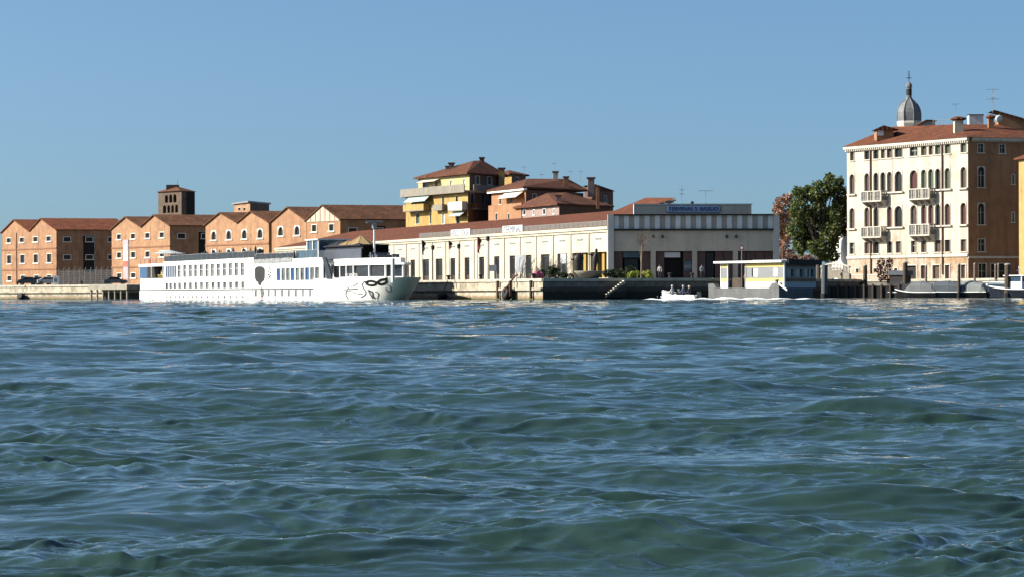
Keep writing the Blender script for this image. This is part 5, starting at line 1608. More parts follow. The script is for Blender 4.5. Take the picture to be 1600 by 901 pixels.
for i in range(14):
    u = FS.u(570 + 2.6 * i, 402, 3.5); mb.box(u - .25, u + .15, 3.2 + rr.uniform(-.6, 1.5), 4.3 + rr.uniform(0, 1), zl2, zl2 + rr.uniform(.2, .7))
obj('deck_gear', mb, SLATE, t, FS.M); t.children[-1]['kind'] = 'stuff'
a, b = FS.u(556, 436), FS.u(571, 436)
# bow name lettering and emblem
SHW = mat('white_lettering', (.8, .78, .78), var=.02)
me, wd = text_mesh('S.S. VENEZIA', .6, SHW)
ua, ub = FS.u(544, 431, .8), FS.u(563, 431, .8)
obj('bow_lettering', me, SHW, t, FS.at((ua + ub) / 2, .45, FS.z(552, 430.5, .8)) @ Matrix.Diagonal(((ub - ua) / wd, 1, 1, 1)))
me, wd = text_mesh('151', .75, mat('maroon_lettering', (.3, .04, .08), var=.05))
obj('hull_number', me, None, t, FS.at(FS.u(409.5, 467), -.06, .18))
def stroke(pts, w, m_, nm, wpx=True):
    """painted line following the hull, width in photo pixels at that place"""
    mb = MB(); L = []
    for i, (x, y) in enumerate(pts):
        a = pts[max(0, i - 1)]; b = pts[min(len(pts) - 1, i + 1)]
        dx, dy = b[0] - a[0], b[1] - a[1]; n = math.hypot(dx, dy) or 1
        ww_ = w[i] if isinstance(w, (list, tuple)) else w
        ox, oy = -dy / n * ww_ / 2, dx / n * ww_ / 2
        for s in (1, -1):
            u, z, yy = onhull(x + s * ox, y + s * oy); L.append((u, yy - .035, z))
    k = len(pts)
    mb.add(L, [(2 * i, 2 * i + 1, 2 * i + 3, 2 * i + 2) for i in range(k - 1)])
    return obj(nm, mb, m_, t, FS.M)
def zp(x, y): return (530 + x / 12.308, 410 + y / 12.308)
def curve(pts, n=6):
    out = []
    for i in range(len(pts) - 1):
        p0, p1, p2, p3 = pts[max(0, i - 1)], pts[i], pts[i + 1], pts[min(len(pts) - 1, i + 2)]
        for j in range(n):
            s = j / n
            out.append(tuple(.5 * (2 * p1[q] + (p2[q] - p0[q]) * s + (2 * p0[q] - 5 * p1[q] + 4 * p2[q] - p3[q]) * s * s + (3 * p1[q] - p0[q] - 3 * p2[q] + p3[q]) * s ** 3) for q in (0, 1)))
    return out + [pts[-1]]
def ell(cx, cy, a, b, n=18, rot=0.0):
    return [(cx + a * math.cos(2 * math.pi * i / n) * math.cos(rot) - b * math.sin(2 * math.pi * i / n) * math.sin(rot), cy + a * math.cos(2 * math.pi * i / n) * math.sin(rot) + b * math.sin(2 * math.pi * i / n) * math.cos(rot)) for i in range(n + 1)]
stroke([zp(*p) for p in ell(620, 400, 95, 40, rot=.05)], 3.4, INK, 'mask_eye')
stroke([zp(*p) for p in ell(835, 375, 85, 42, rot=-.25)], 3.6, INK, 'mask_eye')
stroke([zp(*p) for p in curve([(690, 400), (740, 385), (780, 385)])], 4, INK, 'mask_bridge')
stroke([zp(*p) for p in curve([(560, 390), (510, 375), (480, 372)])], [3] * 6 + [2] * 6 + [1], INK, 'mask_tip')
stroke([zp(*p) for p in curve([(880, 350), (910, 310), (925, 300)])], [5] * 6 + [3] * 6 + [1.5], INK, 'mask_tip')
for pts, w in (([(470, 375), (450, 430), (475, 500), (515, 560), (500, 620), (420, 670)], 1.1), ([(360, 390), (310, 440), (230, 462), (180, 430)], .8), ([(180, 515), (280, 510), (360, 505)], 1.6),
               ([(90, 515), (150, 545), (130, 600), (155, 660), (180, 700)], 1.2), ([(110, 440), (180, 480), (150, 540), (240, 550), (330, 590), (450, 600)], .9), ([(930, 430), (990, 470), (1010, 540), (960, 560), (900, 520), (910, 470)], 1.1),
               ([(580, 540), (640, 570), (660, 650), (700, 690)], 2.4), ([(700, 560), (760, 590), (750, 660), (735, 700)], 1.3), ([(560, 520), (600, 600), (650, 690)], 1.6)):
    stroke([zp(*p) for p in curve(pts, 4)], w, INK if w < 1.5 else INKG, 'face_line')
# black shield emblem and script amidships
def decal(pts, m_, nm, y=-.04):
    q = [FS.uz(*p) for p in pts]
    if sum(q[i][0] * q[(i + 1) % len(q)][1] - q[(i + 1) % len(q)][0] * q[i][1] for i in range(len(q))) < 0: q = q[::-1]
    return obj(nm, MB().prism(q, y, -.003), m_, t, FS.M)
decal([(398.3, 422), (399.2, 418.5), (402, 417), (409.5, 417), (412.8, 418.5), (414, 422), (413.8, 434), (412.3, 438.5), (408.8, 441.5), (408, 445.5), (404.2, 445.5), (403.5, 441.5), (400, 438.5), (398.5, 434)], BRONZE, 'shield_emblem')
decal([(402, 416.8), (410, 416.8), (409, 415.2), (403, 415.2)], STEEL, 'emblem_crown')
decal([(408, 449.5), (410, 449), (411.5, 452), (412.6, 456), (412, 462), (410, 464), (408, 462), (407.2, 456)], BRONZE, 'lower_emblem')
for k, (x, y, a, b) in enumerate(((421.3, 419, 1.3, 1), (423, 421.5, .9, .8), (420, 424, 1, 1.2), (422.6, 426, 1.4, .9), (420, 429.5, 1, 1.4), (422.6, 430.5, 1.2, 1), (421.3, 433, 1.6, 1.3), (421.3, 438, 1.8, .7))):
    decal(ell(x, y, a, b, 10, .5)[:-1], INK, 'script_mark')
for px in (238, 296.5, 347, 394.5, 447, 506):
    u = FS.u(px, 455); obj('plate_seam', MB().box(u - .05, u + .05, -.03, -.004, .1, Z1 - .12), RUB if px in (296.5, 394.5) else SLATE, hull, FS.M)
obj('deck_line', MB().box(u_sup0 + .1, after_end - .1, -.03, -.004, z2b + .28, z2b + .33), SLATE, t, FS.M)
for i in range(19):
    u = u_sup0 + 3 + (after_end - u_sup0 + 14) * i / 19 + rr.uniform(-1, 1); y = rr.uniform(.8, 3); h = rr.uniform(1.1, 1.9)
    zb_ = zr + .14 if u < after_end - .3 else zfl
    obj('folded_parasol', MB().lathe([(.04, 0), (.04, .5), (.2, .6), (.16, h * .75), (.03, h)], (u, y), 7, z0=zb_), (NAVY, SLATE, WOODD, TAN)[i % 4], t, FS.M)
# mooring lines and flag
obj('jackstaff', MB().tube((u_tip - 1.2, HB, z_d - .5), (u_tip - .9, HB, z_d + 1.9), .05, n=6), STEEL, t, FS.M)
# ------------------------------------------------------------------ foliage
def leaf_mat(name, c, c2, trans=.25):
    m = bpy.data.materials.new(name); m.use_nodes = True
    n, l = m.node_tree.nodes, m.node_tree.links
    b = n['Principled BSDF']; b.inputs['Roughness'].default_value = .6; b.inputs['Specular IOR Level'].default_value = .3
    g = n.new('ShaderNodeNewGeometry'); r = n.new('ShaderNodeMix'); r.data_type = 'RGBA'
    r.inputs[6].default_value = _lin(c); r.inputs[7].default_value = _lin(c2)
    l.new(g.outputs['Random Per Island'], r.inputs[0]); l.new(r.outputs[2], b.inputs['Base Color'])
    tr = n.new('ShaderNodeBsdfTranslucent'); l.new(r.outputs[2], tr.inputs['Color'])
    mx = n.new('ShaderNodeMixShader'); mx.inputs[0].default_value = trans
    l.new(b.outputs[0], mx.inputs[1]); l.new(tr.outputs[0], mx.inputs[2]); l.new(mx.outputs[0], n['Material Output'].inputs['Surface'])
    return m
def leaves(blobs, n, size, seed, flat=.0):
    """leaf quads spread through clumps; blobs: (centre, radii)"""
    g = np.random.default_rng(seed)
    vol = np.array([b[1][0] * b[1][1] * b[1][2] for b in blobs]) ** .75
    cnt = np.maximum(4, (n * vol / vol.sum()).astype(int))
    P_, S_ = [], []
    for (c, r), k in zip(blobs, cnt):
        d = g.normal(size=(k, 3)); d /= np.linalg.norm(d, axis=1)[:, None]
        rad = g.uniform(.35, 1.0, (k, 1)) ** .6 * (1 + .18 * np.sin(d[:, :1] * 7 + c[0]) * np.cos(d[:, 1:2] * 6))
        P_.append(np.array(c) + d * rad * np.array(r))
    C = np.concatenate(P_); k = len(C)
    a = g.normal(size=(k, 3)); a /= np.linalg.norm(a, axis=1)[:, None]
    b = np.cross(a, g.normal(size=(k, 3))); b /= np.linalg.norm(b, axis=1)[:, None]
    s = size * g.uniform(.6, 1.4, (k, 1))
    V = np.stack([C - a * s, C + b * s * .55, C + a * s, C - b * s * .55], axis=1).reshape(-1, 3)
    me = bpy.data.meshes.new('leaves')
    me.vertices.add(4 * k); me.vertices.foreach_set('co', V.astype(np.float32).ravel())
    me.loops.add(4 * k); me.loops.foreach_set('vertex_index', np.arange(4 * k, dtype=np.int32))
    me.polygons.add(k); me.polygons.foreach_set('loop_start', np.arange(0, 4 * k, 4, dtype=np.int32))
    me.update(); me.validate()
    return me
BARK = mat('bark', (0.1, 0.075, 0.055), var=.3, scale=4)
BARKP = mat('pale_bark', (0.26, 0.19, 0.15), var=.25, scale=4)
def limbs(base, h, r, tips):
    mb = MB()
    base = Vector(base); fork = base + Vector((0, 0, h))
    mb.tube(base, fork, r, r * .7, n=8)
    for tp in tips:
        tp = Vector(tp); mid = fork.lerp(tp, .5) + Vector((0, 0, -.06 * (tp - fork).length))
        mb.tube(fork, mid, r * .55, r * .35, n=6); mb.tube(mid, tp, r * .35, r * .1, n=5)
    return mb
def tree(name, base, blobs, n, size, m_, label, seed, trunk_h, r=.28, group=None, bark=None):
    t = thing(name, base, label, 'tree', group)
    obj('trunk', limbs(base, trunk_h, r, [b[0] for b in blobs][:14]), bark or BARK, t)
    me = leaves(blobs, n, size, seed); me.materials.append(m_)
    o = obj('crown', me, m_, t); o['kind'] = 'stuff'
    return t
LEAF_D = leaf_mat('evergreen_leaves', (0.02, 0.032, 0.008), (0.14, 0.17, 0.045), .35)
LEAF_A = leaf_mat('autumn_leaves', (0.17, 0.075, 0.045), (0.32, 0.18, 0.11))
LEAF_Y = leaf_mat('yellow_green_leaves', (0.16, 0.2, 0.03), (0.3, 0.32, 0.06))
LEAF_K = leaf_mat('dark_shrub_leaves', (0.012, 0.02, 0.008), (0.03, 0.045, 0.016))
LEAF_P = leaf_mat('pale_twigs', (0.22, 0.16, 0.13), (0.34, 0.28, 0.22))
LEAF_R = leaf_mat('dark_red_leaves', (0.05, 0.018, 0.016), (0.09, 0.03, 0.025))
def pxblobs(lst, Y, dy=2.0):
    out = []
    for px, py, rx, rz in lst:
        c = P(px, py, Y + random.uniform(-dy, dy)); k = Y / F
        out.append(((c.x, c.y, c.z), (rx * k * .96, (rx + rz) / 2 * k * .96, rz * k * .96)))
        for _ in range(2):
            an = random.uniform(0, 6.28); out.append(((c.x + math.cos(an) * rx * k * .95, c.y + random.uniform(-.5, .5), c.z + math.sin(an) * rz * k * .95), (rx * k * .3, rx * k * .3, rz * k * .28)))
    return out
Yt = 352
bl = pxblobs([(1282, 300, 20, 18), (1302, 290, 14, 12), (1255, 306, 15, 13), (1245, 300, 9, 7), (1296, 279, 8, 9), (1312, 305, 13, 18), (1312, 285, 6, 8), (1250, 330, 18, 17), (1278, 335, 22, 20), (1306, 338, 17, 20), (1246, 358, 18, 18),
              (1270, 365, 22, 20), (1298, 362, 18, 18), (1316, 352, 10, 15), (1252, 383, 16, 14), (1278, 388, 17, 13), (1298, 385, 12, 12), (1262, 296, 7, 8), (1318, 322, 7, 16), (1240, 318, 7, 7), (1288, 402, 9, 8), (1303, 400, 9, 10)], Yt, 2.5)
b0 = P(1279, 440, Yt)
tree('evergreen_tree', (b0.x, b0.y, GZ), bl, 12500, .24, LEAF_D, 'large dark green evergreen tree between terminal and palazzo', 1, 4.2, .35)
bl = pxblobs([(1222, 318, 11, 10), (1231, 310, 11, 9), (1217, 332, 9, 14), (1226, 345, 10, 14), (1219, 362, 8, 14), (1226, 378, 9, 13), (1219, 394, 8, 12), (1232, 398, 10, 10), (1237, 330, 9, 14), (1213, 320, 5, 7), (1232, 365, 8, 14)], 362, 2)
b0 = P(1224, 440, 362)
tree('autumn_tree', (b0.x, b0.y, GZ), bl, 2600, .22, LEAF_A, 'reddish brown autumn tree beside the terminal\'s right end', 2, 5, .2)
bl = pxblobs([(1240, 404, 12, 7), (1262, 405, 14, 6), (1225, 406, 9, 6)], 338, 1)
b0 = P(1245, 440, 338)
tree('brown_shrub', (b0.x, b0.y, GZ), bl, 1200, .2, leaf_mat('brown_leaves', (.1, .06, .045), (.2, .13, .1)), 'brown leafless shrub behind the waterbus stop roof', 3, 1.5, .1)
bl = pxblobs([(1035, 316, 12, 5), (1045, 314, 9, 5), (1028, 318, 8, 4)], 420, 1)
b0 = P(1037, 330, 420)
tree('distant_bare_tree', (b0.x, b0.y, GZ), bl, 500, .22, LEAF_P, 'pale bare treetop showing over the terminal name parapet', 4, 8, .2)

def bare_tree(base, h, label, seed, m_, spread=.5, r0=.1):
    g = random.Random(seed); t = thing('bare_tree', base, label, 'tree')
    mb, tw = MB(), MB()
    def grow(p, d, L, r, lvl):
        q = p + d * L
        (mb if lvl < 2 else tw).tube(p, q, r, r * .65, n=6 if lvl < 2 else 4, cap=False)
        if lvl >= 4: return
        for _ in range(4 if lvl < 3 else 3):
            f = g.uniform(.45, 1.0)
            nd = (d + Vector((g.gauss(0, spread), g.gauss(0, spread), g.uniform(-.1, .35)))).normalized()
            grow(p.lerp(q, f), nd, L * g.uniform(.55, .75), r * .5, lvl + 1)
    grow(Vector(base), Vector((0.02, 0, 1)), h * .42, r0, 0)
    obj('trunk', mb, m_, t)
    o = obj('twigs', tw, m_, t); o['kind'] = 'stuff'
p = P(1002, 437, 287)
bare_tree((p.x, p.y, GZ), 6.7, 'slender bare tree with pale twigs before the terminal front', 5, BARKP, .42, .12)

def shrub(px, Y, rx, h, m_, label, seed, n=420, size=.13, name='shrub', group='shrubs along the dark quay', blob=5):
    p = P(px, 440, Y); g = random.Random(seed); k = Y / F
    t = thing(name, (p.x, p.y, GZ), label, 'shrub', group)
    bl = []
    for i in range(blob):
        a = g.uniform(-1, 1)
        bl.append(((p.x + a * rx * k * .6, p.y + g.uniform(-.4, .4), GZ + h * k * g.uniform(.35, .62)), (rx * k * .5, rx * k * .45, h * k * .42)))
    me = leaves(bl, n, size, seed); me.materials.append(m_)
    o = obj('foliage', me, m_, t); o['kind'] = 'stuff'
    obj('stem', limbs((p.x, p.y, GZ), .2, .06, [b[0] for b in bl]), BARK, t)
shrub(866, 283, 13, 22, LEAF_K, 'rounded dark shrub left of the planter bowl', 11, 700)
shrub(846, 284, 12, 17, LEAF_K, 'low dark shrub beside the pink float', 12)
shrub(885, 281, 13, 11, LEAF_K, 'low dark hedge right behind the planter bowl rim', 13)
shrub(957, 282, 17, 15, LEAF_K, 'spreading dark shrub between planter bowl and quay stair', 14, 600)
shrub(978, 286, 14, 22, LEAF_K, 'upright dark shrub beneath the bare tree', 15, 500)
shrub(990, 281, 14, 13, LEAF_Y, 'left of the two yellow-green cushion shrubs by the stair', 16, 900, .1)
shrub(1012, 281, 14, 13, LEAF_Y, 'right of the two yellow-green cushion shrubs by the stair', 17, 900, .1)
shrub(930, 281, 12, 9, LEAF_K, 'low dark shrub right of the planter bowl', 18)
# planter bowl
p = P(920, 437, 279.6); k = 279.6 / F
t = thing('planter_bowl', (p.x, p.y, GZ + .06), 'wide grey concrete planter bowl at the quay edge', 'planter')
obj('bowl', MB().lathe([(.7, 0), (1.0, .15), (1.35, .5), (1.65, .8), (1.6, .84), (1.2, .7)], (0, 0), 20), CONC, t, Matrix.Translation((p.x, p.y + .9, GZ + .06)), True)
obj('soil', MB().lathe([(1.3, .7), (.1, .76)], (0, 0), 16), BARK, t, Matrix.Translation((p.x, p.y + .9, GZ + .06)))
# pampas-like bare stalks
p0 = P(843, 437, 290)
t = thing('dry_reed_bed', (p0.x, p0.y, GZ), 'thicket of dry grey reeds before the terminal wing', 'reeds')
mb = MB(); g = random.Random(9)
for i in range(170):
    x = p0.x + g.uniform(-2.6, 3.2); y = p0.y + g.uniform(-1.5, 2)
    h = g.uniform(1.2, 3.3); d = Vector((g.gauss(.12, .2), g.gauss(0, .15), 1)).normalized()
    a = Vector((x, y, GZ)); b = a + d * h * .75; c = b + (d + Vector((g.uniform(.1, .7), 0, -.1))).normalized() * h * .25
    mb.tube(a, b, .025, .018, n=4, cap=False); mb.tube(b, c, .022, .008, n=4, cap=False)
o = obj('stalks', mb, mat('dry_reed', (.27, .24, .2), var=.3), t); o['kind'] = 'stuff'
# white panels, float, box by the wing
def panel(px0, px1, y0, y1, Y, label, m_):
    fr = Fr(XY(px0, Y + .3), XY(px1, Y - .3), GZ)
    zb, zt = fr.z(px0, y1), fr.z(px0, y0)
    t = thing('display_panel', fr.w(fr.L / 2), label, 'panel', 'white display panels before the wing')
    obj('sheet', MB().box(0, fr.L, -.03, .03, max(zb, .3), zt), m_, t, fr.M)
    for u in (.06, fr.L - .06): obj('leg', MB().box(u - .04, u + .04, .031, .09, 0, zt), STEEL, t, fr.M)
PANW = mat('white_panel_sheet', (.66, .68, .7), var=.06)
panel(806, 820, 398.5, 425, 296, 'tall white panel standing among the dry reeds', PANW)
panel(876, 885, 397, 412, 292, 'small white panel right of the reeds before the wing', PANW)
panel(764, 776, 414, 424, 315, 'grey display board low before the wing doors', SLATE)
p = P(838, 436, 280)
t = thing('pink_float', (p.x, p.y, GZ), 'pink-red rubber float lying on the quay corner', 'float')
PK = mat('pink_rubber', (.6, .14, .2), var=.12, rough=.5)
M = Matrix.Translation((p.x, p.y, GZ + .45))
obj('body', MB().lathe([(.05, -.45), (.34, -.35), (.45, 0), (.34, .35), (.05, .45)], n=12), PK, t, M, True)
obj('second_lobe', MB().lathe([(.05, -.42), (.28, -.3), (.33, 0), (.28, .25), (.05, .35)], n=12), PK, t, M @ Matrix.Translation((.55, .2, 0)), True)
obj('rope', MB().path([(0, 0, .4), (.3, .1, .55), (.6, .3, .3)], .03, 5), WHITE, t, M)
# flags leaning from poles along the wing
def flag(px, ytop, ybot, dx, Y, m_, label):
    b = P(px, 437, Y); tp = P(px + dx, ytop - 2, Y)
    t = thing('flagpole', (b.x, b.y, GZ), label, 'flag', 'flags before the terminal wing')
    obj('pole', MB().tube((b.x, b.y, GZ), tp, .05, .03, n=6), STEEL, t)
    k = Y / F; h = (ybot - ytop) * k
    n = 7; vs = []
    for i in range(n + 1):
        z = tp.z - h * i / n
        wv = .45 * math.sin(i * 1.1) * .4
        w = .5 - .3 * i / n + .08 * math.sin(i * 2.1)
        vs += [(tp.x + .03, tp.y, z), (tp.x + w, tp.y + wv, z - .35)]
    vs2 = [(x, y + .02, z) for x, y, z in vs]
    m = len(vs)
    mb = MB().add(vs + vs2, [(2 * i, 2 * i + 2, 2 * i + 3, 2 * i + 1) for i in range(n)] + [(m + 2 * i, m + 2 * i + 1, m + 2 * i + 3, m + 2 * i + 2) for i in range(n)])
    obj('cloth', mb, m_, t)
flag(661, 377, 398, -2, 318, mat('black_flag', (.02, .02, .03), var=.1), 'black flag hanging before the far part of the wing')
flag(703, 378, 390, -2, 312, mat('brown_flag', (.1, .05, .04), var=.1), 'small dark flag between the black and the red flag')
flag(746, 372, 396, 0, 306, mat('red_flag', (.3, .05, .035), var=.15), 'red flag drooping before the terminal wing')
for px, y0, Y, lb in ((676.5, 390, 315, 'slim lamp post behind the black flag'), (717, 388, 311, 'slim lamp post between the small flag and the red flag'), (762.5, 376, 305, 'slim lamp post right of the red flag')):
    a = P(px, 437, Y); b = P(px, y0, Y)
    t = thing('lamp_post', (a.x, a.y, GZ), lb, 'lamp post', 'lamp posts on the lit quay')
    obj('pole', MB().tube((a.x, a.y, GZ), b, .06, .04, n=6), WOODD, t)
    obj('lantern', MB().lathe([(.06, 0), (.2, .1), (.24, .5), (.1, .65)], (a.x, a.y), 8, z0=b.z - .1), DARKL, t)
# sculptures before the two open bays
def sculpture(px, y0, Y, kind, label):
    a = P(px, 437, Y); z1 = P(px, y0, Y).z; H = z1 - GZ
    t = thing('sculpture', (a.x, a.y, GZ), label, 'sculpture', 'dark sculptures by the terminal corner')
    M = Matrix.Translation((a.x, a.y, GZ))
    obj('plinth', MB().box(-.5, .5, -.4, .4, 0, .6), CONC, t, M)
    if kind == 'horse':
        prof = [(.35, .6, .3), (.42, 1.2, .3), (.4, 1.8, .3), (.55, 2.3, .34), (.6, 2.7, .32), (.45, 3.05, .25), (.2, 3.25, .15)]
        rings = [[(-.1 * math.sin(z) + r * math.cos(2 * math.pi * i / 10), d * math.sin(2 * math.pi * i / 10), z * H / 3.5) for i in range(10)] for r, z, d in prof]
        mb = MB().loft(rings)
        head = [[(-.15 - .75 * s, .2 * q * math.cos(2 * math.pi * i / 8), H * (.86 - .14 * s) + .26 * q * math.sin(2 * math.pi * i / 8)) for i in range(8)] for s, q in ((-.3, .8), (.0, 1.1), (.4, .9), (.8, .6), (1.0, .35))]
        mb.loft(head); mb.tube((-.1, .12, H * .9), (-.12, .15, H), .09, .01, 5); mb.tube((.1, -.12, H * .9), (.1, -.15, H), .09, .01, 5)
        obj('figure', mb, BRONZE, t, M, True)
    else:
        mb = MB().loft([[(x + r * math.cos(2 * math.pi * i / 8), r * .8 * math.sin(2 * math.pi * i / 8), z * H) for i in range(8)] for x, r, z in ((0, .3, .17), (0, .22, .35), (.05, .3, .55), (.1, .34, .7), (.15, .26, .8), (.2, .1, .86), (.22, .17, .91), (.22, .15, .97), (.22, .04, 1))])
        mb.tube((-.05, 0, .76 * H), (-.85, 0, .84 * H), .12, .06, 6); mb.tube((-.85, 0, .84 * H), (-1.5, 0, .82 * H), .06, .03, 6); mb.tube((.3, 0, .75 * H), (.55, 0, .5 * H), .11, .06, 6)
        obj('figure', mb, BRONZE, t, M, True)
sculpture(905, 394, 289, 'horse', 'dark horse-headed sculpture before the ochre columns')
sculpture(929, 388.5, 288, 'man', 'dark standing figure sculpture with outstretched arm near the terminal corner')

# iron bollards along the quay edge
for k, (fr, px, lb) in enumerate(((FQ, 690, 'iron bollard on the lit quay nearest the ship\'s bow'), (FQ, 740, 'iron bollard on the lit quay below the red flag'), (FQ, 822, 'iron bollard on the lit quay near its corner'),
                      (FD, 1050, 'iron bollard on the dark quay left of the motorboat'), (FD, 1085, 'iron bollard on the dark quay above the motorboat\'s stern'), (FL, 20, 'iron bollard on the far left quay'), (FL, 120, 'iron bollard on the left quay before the wire fence'))):
    u = fr.u(px, 440)
    t = thing('bollard', fr.w(u, .9, GZ), lb, 'bollard', 'iron bollards along the quays')
    obj('base', shared(('base', 'bollard'), lambda: MB().lathe([(.32, 0), (.3, .08), (.2, .1)], n=10), DARKL), DARKL, t, fr.at(u, .9, GZ))
    obj('head', shared(('head', 'bollard'), lambda: MB().lathe([(.17, .1), (.15, .4), (.26, .5), (.26, .6), (.1, .66)], n=10), DARKL), DARKL, t, fr.at(u, .9, GZ))
# ------------------------------------------------------------------ waterbus stop
YELB = mat('yellow_band', (.75, .58, .2), var=.06); GRG = mat('grey_frosted_glass', (.3, .31, .32), rough=.3, var=.1)
HULG = mat('pontoon_grey_paint', (.16, .165, .165), var=.2, streak=.3)
Fpa = Fr(XY(1107, 275), XY(1217, 264), 0); Fpb = Fr(XY(1219, 263.5), XY(1270, 270), 0)
t = thing('waterbus_stop', Fpa.w(Fpa.L / 2), 'floating waterbus stop with white and yellow cabin on a grey pontoon', 'pontoon')
zd = Fpa.z(1160, 449.5)
q = [Fpa.w(0, 0), Fpa.w(Fpa.L, 0), Fpb.w(Fpb.L, 0)]; q.append(q[0] + q[2] - q[1])
obj('pontoon_hull', MB().slab([(v.x, v.y) for v in q], -.6, zd), HULG, t)
zq = Fpa.z(1110, 443)
obj('hull_end', MB().prism([(0, zd), (1.6, zd), (1.0, zq), (0, zq)], -.02, .5), HULG, t, Fpa.M)
obj('hull_end', MB().prism([(Fpa.L - 1.7, zd), (Fpa.L, zd), (Fpa.L, zq + .05), (Fpa.L - 1.2, zq + .05)], -.02, .5), HULG, t, Fpa.M)
Fc = Fr(XY(1125.5, 276.0), XY(1225, 266.5), 0)
zr0, zr1 = Fc.z(1190, 410.5), Fc.z(1190, 407.5)
bands = [(450.5, 440.2, WHITE, 'white_panel', 0.0), (440.0, 434.6, YELB, 'yellow_panel', .01), (434.4, 417.7, GRG, 'glazed_panel', .03), (417.5, 411, YELB, 'yellow_panel', .01)]
for px0, px1 in ((1126.5, 1137), (1164.8, 1225)):
    a, b = Fc.u(px0, 430), Fc.u(px1, 430)
    for y0, y1, m_, nm, yo in bands:
        obj(nm, MB().box(a + .05, b - .05, yo, .12, Fc.z(1190, y0), Fc.z(1190, y1)), m_, t, Fc.M)
    for u in (a, b): obj('cabin_post', MB().box(u - .05, u + .05, -.03, .14, zd, zr0), WHITE, t, Fc.M)
for px in (1177.5, 1208.5):
    a, b = Fc.u(px, 425), Fc.u(px + 6, 425)
    obj('poster', MB().box(a, b, -.0, .029, Fc.z(1190, 432), Fc.z(1190, 419.5)), WHITE, t, Fc.M)
a, b = Fc.u(1174.5, 425), Fc.u(1177.3, 425); obj('poster', MB().box(a, b, .0, .029, Fc.z(1190, 432), Fc.z(1190, 419)), DARKL, t, Fc.M)
obj('entrance_back', MB().box(Fc.u(1137, 425), Fc.u(1164, 425), 2.6, 2.7, zd, zr0), INNER, t, Fc.M)
obj('entrance_counter', MB().box(Fc.u(1138, 445), Fc.u(1153, 445), .4, .8, zd, zd + 1.1), WOODD, t, Fc.M)
# shaded end with three windows
LB = Fpb.L; zB = Fpb.z(1250, 409)
Fe = Fr(Fc.w(Fc.L).to_2d(), XY(1275, 272), 0)
hs = []
for a_, b_ in ((1228.5, 1240), (1242, 1254), (1256, 1271)):
    hs.append((Fe.u(a_, 425), Fe.u(b_, 425), Fe.z(1250, 432.5), Fe.z(1250, 419.5)))
YELB_SHADE = mat('yellow_in_shade', (.3, .17, .08), var=.15); WHITE_SHADE = mat('white_in_shade', (.55, .6, .63), var=.12)  # yellow and white bands redone darker: the end's shade put into the colour
z0_, z1_, z2_ = zd, Fe.z(1250, 440), Fe.z(1250, 435)
z3_, z4_ = Fe.z(1250, 417), zr0
obj('end_wall', wall(0.06, Fe.L, z0_, z1_, []), WHITE_SHADE, t, Fe.M)
obj('end_wall', wall(0.06, Fe.L, z2_, z3_, hs), STEEL, t, Fe.M)
obj('yellow_in_shade', wall(0.06, Fe.L, z1_, z2_, [], y=-.02), YELB_SHADE, t, Fe.M); obj('yellow_in_shade', wall(0.06, Fe.L, z3_, z4_, [], y=-.02), YELB_SHADE, t, Fe.M)
for a_, b_, c_, d_ in hs:
    window(Fe, t, (a_ + b_) / 2, c_, b_ - a_, d_ - c_, STEEL, GLASS_B, t=.08, muntin=False, depth=.15)
q = [Fc.w(-.6, -.5), Fc.w(Fc.L + .15, -.5), Fe.w(Fe.L + .5, -.4)]; q.append(q[0] + q[2] - q[1])
obj('roof', MB().slab([(v.x, v.y) for v in q], zr0 + .002, zr1), WHITE, t)
q2 = [Fe.w(.15, -.42, 0), Fe.w(Fe.L + .5, -.42, 0)]
obj('end_fascia', MB().box(.18, Fe.L + .5, -.47, -.405, zr0 - .25, zr1 + .1), DARKL, t, Fe.M)
bk = q[3] - q[0]; bkn = bk.normalized()
e_ = Fe.w(Fe.L) - Fe.w(0); Fb2 = Fr((Fc.w(0) + e_ * .8).to_2d(), Fe.w(Fe.L * .8).to_2d(), 0)
obj('back_wall', MB().box(0, Fb2.L, -.1, 0, zd, zr0), WHITE_SHADE, t, Fb2.M)
for px in (1128, 1137.2):
    pass
obj('bollard', MB().tube((Fpa.u(1209, 445), .4, zd), (Fpa.u(1209, 445), .4, zd + .75), .18, n=8).tube((Fpa.u(1209, 445), .4, zd + .75), (Fpa.u(1209, 445), .4, zd + .85), .26, n=8), STEEL, t, Fpa.M)
obj('fender_board', MB().add([(Fpa.L + .05, -.1, zd + .3), (Fpa.L + 1.0, .3, zd - .35), (Fpa.L + 1.0, .3, zd - .15), (Fpa.L + .05, -.1, zd + .55)], [(0, 1, 2, 3)]), WHITE, t, Fpa.M)
# solar strip and sign
mb = MB()
for k in range(11):
    mb.box(Fc.L * .45 + k * .55, Fc.L * .45 + k * .55 + .4, .6, 1.2, zr1 + .002, zr1 + .1)
obj('roof_lights', mb, STEEL, t, Fc.M); t.children[-1]['kind'] = 'stuff'
p = P(1159, 409, 272); s_ = P(1159, 387.5, 272)
t = thing('round_sign', (p.x, p.y, zd), 'round red-rimmed traffic sign on a pole above the waterbus stop', 'sign')
obj('pole', MB().tube((p.x, p.y + .1, zd), (p.x, p.y + .1, s_.z + .2), .04, n=6), STEEL, t)
d = obj('disc', MB().lathe([(.28, -.015), (.28, .015)], n=16), mat('sign_red', (.55, .05, .05), var=.05), t, Matrix.Translation((p.x, p.y + .03, s_.z)) @ Matrix.Rotation(math.radians(90), 4, 'X'))
obj('sign_face', MB().lathe([(.17, .016), (.17, .022)], n=16), WHITE, d, Matrix.Translation((p.x, p.y + .03, s_.z)) @ Matrix.Rotation(math.radians(90), 4, 'X'))
